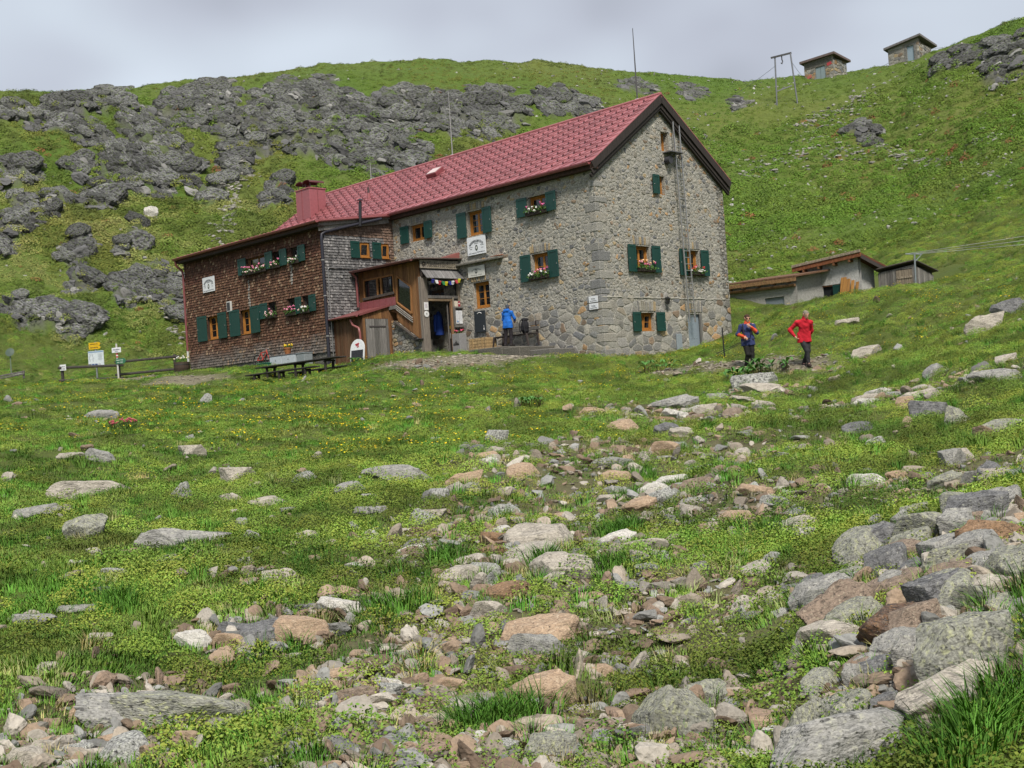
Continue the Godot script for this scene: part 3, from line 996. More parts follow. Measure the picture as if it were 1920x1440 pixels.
func stones() -> void:
	var i := 0
	for q in ROCKS:
		stone_at(q[0], q[1], q[2], q[3], q[4], q[5], "boulders and stones on the slope", i)
		i += 1
	# the smaller stones one can still tell apart, each told by the boulder it lies by
	var r := RandomNumberGenerator.new()
	r.seed = 77
	var said := {}
	var tries := 0
	var made := 0
	while made < 150 and tries < 6000:
		tries += 1
		var z := -4.6 - 26.0 * pow(r.randf(), 1.5)
		var x := r.randf_range(-0.44, 0.46) * -z
		var s := blobs(SCREE, x, z)
		if r.randf() > 0.06 + s * 1.1:
			continue
		var near := 99.0
		var li := 0
		for k in LANDMARKS.size():
			var d := Vector2(x - LANDMARKS[k][0], z - LANDMARKS[k][1]).length()
			if d < near:
				near = d
				li = k
		if near < 0.3 or (s <= 0.0 and z < -20.0):
			continue
		var w := r.randf_range(0.014, 0.03) * -z * r.randf_range(0.7, 1.2)
		w = minf(w, 0.42)
		var tone: String = ["p", "t", "p", "g", "t", "c", "w", "k"][r.randi() % 8] if s > 0.0 else ["p", "g", "k", "w", "p", "g"][r.randi() % 6]
		var shape: String = ["s", "b", "s", "l", "b", "s"][r.randi() % 6]
		var tell: String = {"p": "pale grey", "t": "tan", "g": "grey", "c": "reddish", "w": "whitish", "k": "dark flecked"}[tone]
		var form: String = {"s": "flat stone", "b": "lumpy stone", "l": "narrow stone", "p": "pointed stone"}[shape]
		var dx: float = x - LANDMARKS[li][0]
		var dz: float = z - LANDMARKS[li][1]
		var where := ("right of" if dx > 0 else "left of") if absf(dx) > absf(dz) * 0.5 else ("below" if dz > 0 else "above")
		var text := "%s %s %s the %s" % [tell, form, where, LANDMARKS[li][2]]
		if said.has(text):
			said[text] += 1
			var nth: int = said[text]
			if nth > 3:
				continue
			text = ("farther " if nth == 2 else "third ") + text
		else:
			said[text] = 1
			text = "small " + text
		stone_at(tone + shape, x, z, w, w * r.randf_range(0.35, 0.6) * (1.8 if shape == "p" else 1.0), text, "small stones on the slope", 200 + made)
		made += 1
	# the pile at the right edge
	var piled := 0
	for k in 36:
		var z := r.randf_range(-7.4, -4.7)
		var x := r.randf_range(0.25, 0.44) * -z
		var w := r.randf_range(0.16, 0.38)
		var tone: String = ["g", "y", "d", "p", "g", "c", "y"][r.randi() % 7]
		var shape: String = ["s", "b", "b", "l"][r.randi() % 4]
		var tell: String = {"p": "pale", "g": "grey", "c": "reddish", "y": "lichen spotted", "d": "dark grey"}[tone]
		var form: String = {"s": "slab", "b": "block", "l": "bar of stone"}[shape]
		var where: String = "under the rust streaked boulder" if z < -6.5 else ("beside the shiny rust boulder" if x < 1.75 else "around the largest lichen boulder")
		var nth: int = said.get(tell + form + where, 0)
		said[tell + form + where] = nth + 1
		stone_at(tone + shape, x, z, w, w * r.randf_range(0.5, 0.8), "%s%s %s filling gaps %s" % [["", "farther ", "third ", "one more "][mini(nth, 3)], tell, form, where], "stones of the big rock pile", 400 + k)
	# rubble nobody could count
	var lots := []
	for k in 6:
		lots.append([[], []])
	for k in 52000:
		var z := -4.3 - 38.0 * pow(r.randf(), 2.0)
		var x := r.randf_range(-0.5, 0.52) * -z
		var s := blobs(SCREE, x, z) + n_fine.get_noise_2d(x * 0.7, z * 0.7) * 0.35
		if gravel(x, z) > 0.1:
			s = 0.5
		if r.randf() > 0.012 + pow(clampf(s, 0.0, 1.0), 1.4) * 0.9 or hut_blocks(x, z):
			continue
		var w := r.randf_range(0.022, 0.085) * (0.75 + -z * 0.035)
		if r.randf() < 0.26:
			w *= r.randf_range(1.6, 2.7)
		var b := Basis(Vector3(r.randfn(), r.randfn() + 2.0, r.randfn()).normalized(), r.randf() * TAU) * Basis(Vector3.RIGHT, r.randf_range(-0.4, 0.4))
		b = b.scaled_local(Vector3(w, w * r.randf_range(0.3, 0.6), w * r.randf_range(0.6, 0.9)))
		var v := r.randf_range(0.5, 1.1)
		var c: Color = [Color(0.48, 0.41, 0.33), Color(0.42, 0.31, 0.22), Color(0.40, 0.40, 0.38), Color(0.36, 0.26, 0.19), Color(0.56, 0.51, 0.44)][r.randi() % 5] * v
		var lot = lots[r.randi() % 6]
		lot[0].append(Transform3D(b, Vector3(x, ground(x, z) + w * 0.1, z)))
		lot[1].append(c)
	for gi in range(0, GRAVEL.size(), 3):
		for k in 420:
			var x: float = GRAVEL[gi] + r.randfn() * GRAVEL[gi + 2] * 0.8
			var z: float = GRAVEL[gi + 1] + r.randfn() * GRAVEL[gi + 2] * 0.8
			if hut_blocks(x, z):
				continue
			var w := r.randf_range(0.03, 0.10) if r.randf() < 0.93 else r.randf_range(0.12, 0.22)
			var b := Basis(Vector3.UP, r.randf() * TAU).scaled_local(Vector3(w, w * 0.45, w * 0.8))
			var lot = lots[r.randi() % 6]
			lot[0].append(Transform3D(b, Vector3(x, ground(x, z), z)))
			lot[1].append(Color(0.36, 0.32, 0.26) * r.randf_range(0.5, 1.5))
	for k in 6:
		many("scree", rock_mesh["x%d" % k], M.grain_world, lots[k][0], lots[k][1], "loose small stones of the scree")


func many(called: String, mesh: Mesh, mt: Material, xf: Array, col: Array, label := "") -> void:
	if xf.is_empty():
		return
	var mm := MultiMesh.new()
	mm.transform_format = MultiMesh.TRANSFORM_3D
	mm.use_colors = true
	mm.mesh = mesh
	mm.instance_count = xf.size()
	for i in xf.size():
		mm.set_instance_transform(i, xf[i])
		mm.set_instance_color(i, col[i])
	var o := MultiMeshInstance3D.new()
	o.name = numbered(called)
	o.multimesh = mm
	o.material_override = mt
	add_child(o)
	kind(o, "stuff")
	if label:
		o.set_meta("label", label)


# ------------------------------------------------------------------ plants
func tuft(sd: int, blades: int, h: float, spread: float, wide: float, lean := 0.5) -> ArrayMesh:
	var r := RandomNumberGenerator.new()
	r.seed = sd
	var mb := MB.new()
	for i in blades:
		var a := r.randf() * TAU
		var d := Vector3(cos(a), 0, sin(a))
		var p := d * spread * sqrt(r.randf())
		var hh := h * r.randf_range(0.55, 1.1)
		var out := d * lean * r.randf_range(0.2, 1.0) + Vector3(r.randfn() * 0.15, 0, r.randfn() * 0.15)
		var side := Vector3(-d.z, 0, d.x).rotated(Vector3.UP, r.randf_range(-1.2, 1.2)) * wide
		var m := p + Vector3.UP * hh * 0.6 + out * hh * 0.3
		var e := p + Vector3.UP * hh * 0.95 + out * hh * 0.95
		var v := r.randf_range(0.6, 1.15)
		var col := Color(v * r.randf_range(0.85, 1.15), v, v * 0.9)
		var nn := (Vector3.UP * 0.7 + d * 0.3).normalized()
		mb.trin(p - side, p + side, m + side * 0.75, nn, nn, nn, col)
		mb.trin(p - side, m + side * 0.75, m - side * 0.75, nn, nn, nn, col)
		mb.trin(m - side * 0.75, m + side * 0.75, e, nn, nn, nn, col)
	return mb.mesh()


func leaf_mat(sd: int, leaves: int, rad: float, dome: float, size: float, spiky := 0.0) -> ArrayMesh:
	var r := RandomNumberGenerator.new()
	r.seed = sd
	var mb := MB.new()
	for i in leaves:
		var a := r.randf() * TAU
		var q := sqrt(r.randf())
		var p := Vector3(cos(a) * q * rad, dome * (1.0 - q * q) * r.randf_range(0.45, 1.1), sin(a) * q * rad)
		var up := (Vector3.UP + Vector3(cos(a), 0, sin(a)) * q * 0.7 + Vector3(r.randfn(), r.randfn() * 0.4, r.randfn()) * 0.55).normalized()
		var f := Vector3(r.randfn(), r.randfn() * 0.3 + spiky, r.randfn())
		f = (f - up * f.dot(up) * (1.0 - spiky * 0.6)).normalized()
		var s := up.cross(f).normalized()
		var ln := size * r.randf_range(0.6, 1.2)
		var wd := ln * 0.3
		var v := r.randf_range(0.72, 1.08)
		var col := Color(v * r.randf_range(0.9, 1.15), v, v * 0.85)
		mb.trin(p - f * ln * 0.5, p + s * wd, p + f * ln * 0.5, up, up, up, col)
		mb.trin(p - f * ln * 0.5, p + f * ln * 0.5, p - s * wd, up, up, up, col)
	return mb.mesh()


func blossoms(sd: int, n: int, rad: float, h: float) -> ArrayMesh:
	var r := RandomNumberGenerator.new()
	r.seed = sd
	var mb := MB.new()
	for i in n:
		var p := Vector3(r.randf_range(-rad, rad), h * r.randf_range(0.6, 1.2), r.randf_range(-rad, rad))
		var up := Vector3(r.randfn() * 0.4, 1, r.randfn() * 0.4 + 0.3).normalized()
		var s := up.cross(Vector3.RIGHT).normalized()
		var w := up.cross(s)
		var rr := r.randf_range(0.014, 0.022)
		for k in 5:
			var a := TAU * k / 5.0
			var b := TAU * (k + 1) / 5.0
			mb.trin(p, p + (s * cos(a) + w * sin(a)) * rr + up * 0.006, p + (s * cos(b) + w * sin(b)) * rr + up * 0.006, up, up, up, Color(0.75, 0.55, 0.02))
		mb.tube([Vector3(p.x * 0.8, 0, p.z * 0.8), p], 0.002, Color(0.08, 0.13, 0.02), 3, false)
	return mb.mesh()


func hut_blocks(x: float, z: float) -> bool:
	var q := loc(Vector3(x, 0, z))
	if q.x > -25.4 and q.x < 0.15 and q.z > -0.1 and q.z < 8.8:
		return true
	if q.x > -25.4 and q.x < -12.5 and q.z > -4.15 and q.z < 0.5:
		return true
	if q.x > -12.8 and q.x < -10.4 and q.z > -3.85 and q.z < 0:
		return true
	if q.x > -10.5 and q.x < -2.2 and q.z > -2.3 and q.z < 0:
		return true
	return (q.x > -3.6 and q.x < 4.2 and q.z > 14.0 and q.z < 24.0)


func in_view(x: float, z: float, pad := 2.5) -> bool:
	return z < -2.6 and absf(x - 0.02 * -z) < -z * 0.47 + pad


func plants() -> void:
	var r := RandomNumberGenerator.new()
	r.seed = 5
	var grass_m := [tuft(1, 70, 0.085, 0.07, 0.0020), tuft(2, 60, 0.115, 0.055, 0.0020, 0.9), tuft(3, 80, 0.06, 0.09, 0.0020)]
	var leaf_m := [leaf_mat(1, 460, 0.16, 0.075, 0.0145), leaf_mat(2, 420, 0.16, 0.05, 0.0125), leaf_mat(3, 420, 0.15, 0.10, 0.016, 0.6)]
	var turf_m := [tuft(4, 150, 0.032, 0.15, 0.0024, 1.1), tuft(5, 130, 0.045, 0.14, 0.0024, 0.9)]
	var flower_m := [blossoms(1, 3, 0.1, 0.10), blossoms(2, 5, 0.14, 0.12)]
	var lots := {}
	for k in ["g0", "g1", "g2", "l0", "l1", "l2", "t0", "t1", "f0", "f1"]:
		lots[k] = [[], []]
	var bands := [[-2.8, -9.0, 0.105], [-9.0, -16.0, 0.15], [-16.0, -27.0, 0.2], [-27.0, -74.0, 0.3]]
	for bd in bands:
		var step: float = bd[2]
		var z: float = bd[0]
		while z > bd[1]:
			var half := -z * 0.5 + 2.5
			var x := -half
			while x < half:
				var px := x + r.randf_range(-0.5, 0.5) * step
				var pz := z + r.randf_range(-0.5, 0.5) * step
				x += step
				if not in_view(px, pz) or hut_blocks(px, pz):
					continue
				var s := blobs(SCREE, px, pz) + n_fine.get_noise_2d(px * 0.8, pz * 0.8) * 0.3
				var g := gravel(px, pz)
				if g > 0.05 and r.randf() < 0.4 + g * 2.0:
					continue
				if s > 0.2 and r.randf() < s * 0.62:
					continue
				var p := n_patch.get_noise_2d(px * 2.2, pz * 2.2)
				var p2 := n_patch.get_noise_2d(px * 5.0 + 300.0, pz * 5.0)
				var p3 := n_bump.get_noise_2d(px * 1.7 + 90.0, pz * 1.7)
				var far := clampf((-pz - 14.0) / 10.0, 0.0, 1.0)
				var meadow := clampf(far + (-px / maxf(-pz, 1.0) - 0.12) * 3.0 - (0.0 if px < 0 else 0.5), 0.0, 1.0)
				var c := Color(0.115, 0.155, 0.022)
				var key := "l"
				var sc := step / 0.105
				sc = 0.85 + 0.28 * sc
				var roll := r.randf()
				if roll < 0.10 + 0.5 * meadow + maxf(p2, 0.0) * 0.5:
					key = "t"
				if p3 > 0.36 and roll > 0.6:
					key = "g"
				if s > 0.02 and roll > 0.6:
					key = "g"
				if key == "l":
					c = Color(0.180, 0.200, 0.040).lerp(Color(0.095, 0.132, 0.026), clampf(0.3 + p * 1.4, 0.0, 1.0))
					c = c.lerp(Color(0.17, 0.185, 0.035), clampf(p2 * 1.5, 0.0, 1.0))
				elif key == "t":
					c = Color(0.095, 0.170, 0.026).lerp(Color(0.200, 0.220, 0.056), clampf(0.45 + p * 2.0, 0.0, 1.0))
				else:
					c = Color(0.080, 0.175, 0.025).lerp(Color(0.13, 0.20, 0.038), clampf(0.5 + p2 * 1.3, 0.0, 1.0))
					if r.randf() < 0.08 + clampf(s, 0.0, 1.0) * 0.3:
						c = Color(0.30, 0.25, 0.12)
				c *= r.randf_range(1.35, 1.8)
				c *= lerpf(0.55, 1.08, smoothstep(-0.30, 0.12, n_bump.get_noise_2d(px * 0.9 + 17.0, pz * 1.3)))
				c = c.lerp(Color(c.r * 0.8, c.g * 1.15, c.b), r.randf())
				var up := normal_of(px, pz, 0.25)
				var q := Vector3(r.randfn() * 0.12, 0, r.randfn() * 0.12)
				up = (up + q).normalized()
				var t := up.cross(Vector3.FORWARD).normalized()
				var b := Basis(t, up, t.cross(up)) * Basis(Vector3.UP, r.randf() * TAU)
				var k := sc * r.randf_range(0.75, 1.25)
				var name_ := key + str(r.randi() % (2 if key == "t" else 3))
				lots[name_][0].append(Transform3D(b.scaled_local(Vector3(k, k * r.randf_range(0.8, 1.2), k)), Vector3(px, ground(px, pz) - 0.01, pz)))
				lots[name_][1].append(c)
				var fl := blobs(FLOWERS, px, pz)
				if fl > 0.0 and r.randf() < 0.34 * minf(fl * 2.0, 1.0) * pow(clampf(0.42 + p2 * 2.2, 0.0, 1.4), 3.0):
					var fk := "f" + str(r.randi() % 2)
					lots[fk][0].append(Transform3D(Basis(Vector3.UP, r.randf() * TAU).scaled(Vector3.ONE * sc * 0.75), Vector3(px, ground(px, pz), pz)))
					lots[fk][1].append(Color(1, r.randf_range(0.85, 1.15), 1))
			z -= step
	# taller bunches here and there, most of them by the stones at the lower right
	for q in [[1.75, -4.15], [1.95, -4.3], [2.1, -4.5], [1.85, -4.0], [2.25, -4.75], [1.6, -4.0], [1.4, -3.95], [2.0, -4.1], [-0.15, -5.25], [-0.05, -5.35], [-0.3, -5.2], [0.75, -9.6], [0.85, -9.4], [0.15, -8.6], [-2.8, -7.9], [1.55, -14.0], [2.1, -13.2], [-0.9, -7.6], [3.0, -17.5], [0.6, -7.9], [2.4, -5.2], [-0.6, -8.9], [1.9, -9.0], [1.2, -12.2]]:
		for k in 7:
			var px: float = q[0] + r.randfn() * 0.07
			var pz: float = q[1] + r.randfn() * 0.07
			var sc2: float = r.randf_range(1.2, 2.0)
			lots["g1"][0].append(Transform3D(Basis(Vector3.UP, r.randf() * TAU).scaled(Vector3(sc2 * 0.9, sc2, sc2 * 0.9)), Vector3(px, ground(px, pz) - 0.01, pz)))
			lots["g1"][1].append(Color(0.085, 0.20, 0.03) * r.randf_range(0.9, 1.5))
	for k in 3:
		many("grass_tufts", grass_m[k], M.leaf, lots["g%d" % k][0], lots["g%d" % k][1], "fine green and straw grass tufts on the slope")
		many("leafy_ground_cover", leaf_m[k], M.leaf, lots["l%d" % k][0], lots["l%d" % k][1], "low leafy alpine ground cover on the slope")
	for k in 2:
		many("turf_grass", turf_m[k], M.leaf, lots["t%d" % k][0], lots["t%d" % k][1], "short meadow turf in front of the hut")
		many("meadow_flowers", flower_m[k], M.leaf, lots["f%d" % k][0], lots["f%d" % k][1], "yellow meadow flowers in the grass")


const SCARS := [[27.6, -103.8, 31.0, -105.1, 35.4, -106.1], [20.4, -97.5, 26.2, -99.2, 32.3, -96.7], [32.3, -96.7, 35.2, -89.1, 37.7, -83.5], [-21.0, -97.2, -22.1, -93.6, -20.6, -88.6, -21.4, -84.5], [-20.8, -72.7, -21.3, -75.5]]


func hill_plants() -> void:
	var r := RandomNumberGenerator.new()
	r.seed = 9
	var clump := [leaf_mat(21, 100, 0.5, 0.34, 0.14), leaf_mat(22, 90, 0.48, 0.22, 0.12), leaf_mat(23, 100, 0.5, 0.40, 0.15, 0.6)]
	var lots := [[[], []], [[], []], [[], []]]
	var z := -69.0
	while z > -130.0:
		var half := -z * 0.49 + 4.0
		var x := -half
		var step := 0.45 if z < -92.0 else 0.34
		while x < half:
			var px := x + r.randf_range(-0.5, 0.5) * step
			var pz := z + r.randf_range(-0.5, 0.5) * step
			x += step
			if hut_blocks(px, pz):
				continue
			var hr := hill_at(px, pz)
			if r.randf() < (hr[1] - 0.15) * 0.66:
				continue
			var p := n_patch.get_noise_2d(px * 0.5, pz * 0.5)
			var p2 := n_patch.get_noise_2d(px * 1.6 + 40.0, pz * 1.6)
			var c := Color(0.082, 0.14, 0.022).lerp(Color(0.125, 0.135, 0.035), clampf(0.5 + p * 1.6, 0.0, 1.0))
			c = c.lerp(Color(0.055, 0.075, 0.02), clampf(p2 * 2.0, 0.0, 0.8))
			if px < -18.0 and pz > -92.0:
				c = c.lerp(Color(0.20, 0.20, 0.085), clampf(0.1 - p2 * 2.5, 0.0, 0.6))
			if px > 12.0:
				c = c.lerp(Color(0.08, 0.155, 0.022), 0.5)
			if r.randf() < 0.012:
				c = Color(0.17, 0.075, 0.04)
			c *= r.randf_range(1.2, 1.95)
			var up := (normal_of(px, pz, 0.6) + Vector3(0, 0.6, 0)).normalized()
			var t := up.cross(Vector3.FORWARD).normalized()
			var b := Basis(t, up, t.cross(up)) * Basis(Vector3.UP, r.randf() * TAU)
			var k := r.randf_range(0.55, 1.15) * (1.0 if pz < -80 else 0.75) * (1.0 if pz > -106.0 else 0.6)
			var lot = lots[r.randi() % 3]
			lot[0].append(Transform3D(b.scaled_local(Vector3(k, k * r.randf_range(0.5, 1.1), k)), Vector3(px, hr[0] - 0.08, pz)))
			lot[1].append(c)
		z -= 0.45 if z < -92.0 else 0.34
	for k in 3:
		many("hillside_grass", clump[k], M.leaf, lots[k][0], lots[k][1], "grass and low shrubs covering the hillside")
	# broken rock of the crags
	var lot5 := []
	for k in 5:
		lot5.append([[], []])
	for i in 150000:
		z = -70.0 - 50.0 * r.randf()
		var x := r.randf_range(-0.49, 0.5) * -z
		var c := cliffness(x, z)
		if c < 0.02 and r.randf() > (0.030 if x > 5.0 else 0.010) * (0.3 + 2.5 * maxf(0.0, n_patch.get_noise_2d(x + 50.0, z))):
			continue
		if c >= 0.02 and r.randf() > 0.10:
			continue
		var w := r.randf_range(0.12, 0.4)
		var b := Basis(Vector3(r.randfn(), 2.0, r.randfn()).normalized(), r.randf() * TAU)
		var thin := r.randf_range(0.35, 0.7)
		if c >= 0.02:
			w = r.randf_range(0.28, 1.05)
			if r.randf() < 0.1:
				w *= 1.8
			var up := normal_of(x, z, 1.0)
			b = Basis(Vector3.RIGHT.slide(up).normalized(), up, Vector3.RIGHT.slide(up).normalized().cross(up)) * Basis(Vector3.UP, -0.5 - n_patch.get_noise_2d(x, z) * 1.5 + r.randf_range(-0.3, 0.3)) * Basis(Vector3.RIGHT, r.randf_range(-0.5, 0.3)) * Basis(Vector3.FORWARD, r.randf_range(-0.3, 0.3))
			thin = r.randf_range(0.35, 0.8)
		b = b.scaled_local(Vector3(w, w * thin, w * r.randf_range(0.5, 0.8)))
		var v := r.randf_range(0.55, 1.25)
		var col := Color(0.155, 0.155, 0.157) * v
		if r.randf() < 0.25:
			col = Color(0.34, 0.335, 0.32) * v
		if c < 0.02:
			col = Color(0.5, 0.49, 0.46) * v
		var lot = lot5[r.randi() % 5]
		lot[0].append(Transform3D(b, Vector3(x, hill_at(x, z)[0] - w * (0.16 if c >= 0.02 else 0.0), z)))
		lot[1].append(col)
	for ln in SCARS:
		for i in range(0, ln.size() - 2, 2):
			for k in 90:
				var t := r.randf()
				var x: float = lerpf(ln[i], ln[i + 2], t) + r.randfn() * 0.5
				z = lerpf(ln[i + 1], ln[i + 3], t) + r.randfn() * 0.9
				var w := r.randf_range(0.15, 0.55)
				var lot = lot5[r.randi() % 5]
				lot[0].append(Transform3D(Basis(Vector3.UP, r.randf() * TAU).scaled_local(Vector3(w, w * 0.5, w * 0.7)), Vector3(x, hill_at(x, z)[0], z)))
				lot[1].append(Color(0.46, 0.44, 0.40) * r.randf_range(0.6, 1.2))
	# bedrock: big broken masses set deep in the slope, all bedded the same way
	var mass := [[[], []], [[], []], [[], []], [[], []]]
	for i in 26000:
		z = -70.0 - 48.0 * r.randf()
		var x := r.randf_range(-0.5, 0.5) * -z
		var c := cliffness(x, z)
		if c < 0.04 or r.randf() > 0.5:
			continue
		if r.randf() > smoothstep(-120.0, -108.0, z + absf(x) * -0.12) + 0.1:
			continue
		var up := (normal_of(x, z, 1.5) + Vector3(0, -0.25, 0.3)).normalized()
		var w := r.randf_range(1.3, 3.6) * clampf(0.55 + c * 0.8, 0.5, 1.1)
		var rt := Vector3.RIGHT.slide(up).normalized()
		var b := Basis(rt, up, rt.cross(up)) * Basis(Vector3.UP, -0.55 + 0.5 * n_patch.get_noise_2d(x * 0.6, z * 0.6) + r.randf_range(-0.15, 0.15)) * Basis(Vector3.RIGHT, r.randf_range(-0.2, 0.2)) * Basis(Vector3.FORWARD, r.randf_range(-0.15, 0.15))
		b = b.scaled_local(Vector3(w, w * r.randf_range(0.3, 0.5), w * r.randf_range(0.5, 0.85)))
		var lot = mass[r.randi() % 4]
		lot[0].append(Transform3D(b, Vector3(x, hill_at(x, z)[0], z) - up * w * 0.10))
		lot[1].append(Color(1, 1, 1) * r.randf_range(0.5, 1.25))
	for k in 4:
		many("crag_bedrock", rock_mesh["m%d" % k], M.crag, mass[k][0], mass[k][1], "grey bedrock crags on the hillside")
	for k in 5:
		many("crag_rocks", rock_mesh["h%d" % k], M.grain_world, lot5[k][0], lot5[k][1], "broken grey rock of the crags on the hillside")


# ------------------------------------------------------------------ the hut
const UR := -12.71      # the shingled return wall
const UL := -25.23      # left end of the shingled annexe
const P_ := 4.0         # how far the annexe stands forward
const W_ := 8.64        # width of the gable
const RED := Color(0.36, 0.11, 0.12)
const GREEN := Color(0.012, 0.052, 0.045)
const ORANGE := Color(0.55, 0.235, 0.045)
const GREYWOOD := Color(0.26, 0.245, 0.23)
const BROWNWOOD := Color(0.27, 0.13, 0.06)
const DARKWOOD := Color(0.055, 0.045, 0.042)
var hut: Node3D
var stones_left := 270


func rect(x0: float, y0: float, x1: float, y1: float) -> PackedVector2Array:
	return PackedVector2Array([Vector2(x0, y0), Vector2(x1, y0), Vector2(x1, y1), Vector2(x0, y1)])


# a wall with openings, in its own x and y; the openings get reveals
func wall_mesh(outline: PackedVector2Array, holes: Array, thick: float, col: Color) -> MB:
	var mb := MB.new()
	var xs := []
	var ys := []
	for p in outline:
		xs.append(p.x)
		ys.append(p.y)
	for h in holes:
		xs.append_array([h[0], h[2]])
		ys.append_array([h[1], h[3]])
	xs.sort()
	ys.sort()
	for i in xs.size() - 1:
		if xs[i + 1] - xs[i] < 0.001:
			continue
		for j in ys.size() - 1:
			if ys[j + 1] - ys[j] < 0.001:
				continue
			var mid := Vector2((xs[i] + xs[i + 1]) / 2.0, (ys[j] + ys[j + 1]) / 2.0)
			var inside := false
			for h in holes:
				if mid.x > h[0] and mid.x < h[2] and mid.y > h[1] and mid.y < h[3]:
					inside = true
			if inside:
				continue
			for poly in Geometry2D.intersect_polygons(rect(xs[i], ys[j], xs[i + 1], ys[j + 1]), outline):
				var idx := Geometry2D.triangulate_polygon(poly)
				for k in range(0, idx.size(), 3):
					for s in [0.0, -thick]:
						var q := []
						for t in 3:
							q.append(Vector3(poly[idx[k + t]].x, poly[idx[k + t]].y, s))
						mb.tri_o(q[0], q[1], q[2], Vector3(0, 0, 1.0 if s == 0.0 else -1.0), col)
	for h in holes:
		var c := [Vector3(h[0], h[1], 0), Vector3(h[2], h[1], 0), Vector3(h[2], h[3], 0), Vector3(h[0], h[3], 0)]
		var mid := Vector3((h[0] + h[2]) / 2.0, (h[1] + h[3]) / 2.0, 0)
		for k in 4:
			var a: Vector3 = c[k]
			var b: Vector3 = c[(k + 1) % 4]
			mb.quad_o(a, b, b + Vector3(0, 0, -thick), a + Vector3(0, 0, -thick), mid - (a + b) / 2.0, col)
	return mb


func stone_shape(poly: PackedVector2Array, high: float, r: RandomNumberGenerator, col: Color, into: MB) -> void:
	var c := Vector2.ZERO
	for p in poly:
		c += p
	c /= poly.size()
	var n := poly.size()
	var sgn := 1.0
	var tip := Vector3(c.x, c.y, high + r.randf_range(0.0, 0.018))
	var tilt := Vector2(r.randf_range(-0.03, 0.03), r.randf_range(-0.05, 0.03))
	for i in n:
		var a := poly[i]
		var b := poly[(i + 1) % n]
		var ai := a.lerp(c, 0.16)
		var bi := b.lerp(c, 0.16)
		var A := Vector3(a.x, a.y, -0.02)
		var B := Vector3(b.x, b.y, -0.02)
		var A1 := Vector3(ai.x, ai.y, high + (ai - c).dot(tilt))
		var B1 := Vector3(bi.x, bi.y, high + (bi - c).dot(tilt))
		var o := Vector3((a + b).x / 2.0 - c.x, (a + b).y / 2.0 - c.y, 0.1)
		into.quad_o(A, B, B1, A1, o, col)
		into.tri_o(A1, B1, tip, Vector3(0, 0, 1), col)


const STONE_TONES := [[0.27, 0.26, 0.235], [0.23, 0.225, 0.21], [0.33, 0.31, 0.27], [0.19, 0.19, 0.19], [0.36, 0.28, 0.17], [0.29, 0.28, 0.26], [0.22, 0.165, 0.12], [0.38, 0.36, 0.315], [0.155, 0.158, 0.165], [0.29, 0.27, 0.225], [0.30, 0.26, 0.205], [0.26, 0.25, 0.235], [0.25, 0.24, 0.215], [0.31, 0.295, 0.26], [0.37, 0.24, 0.13], [0.21, 0.21, 0.205]]


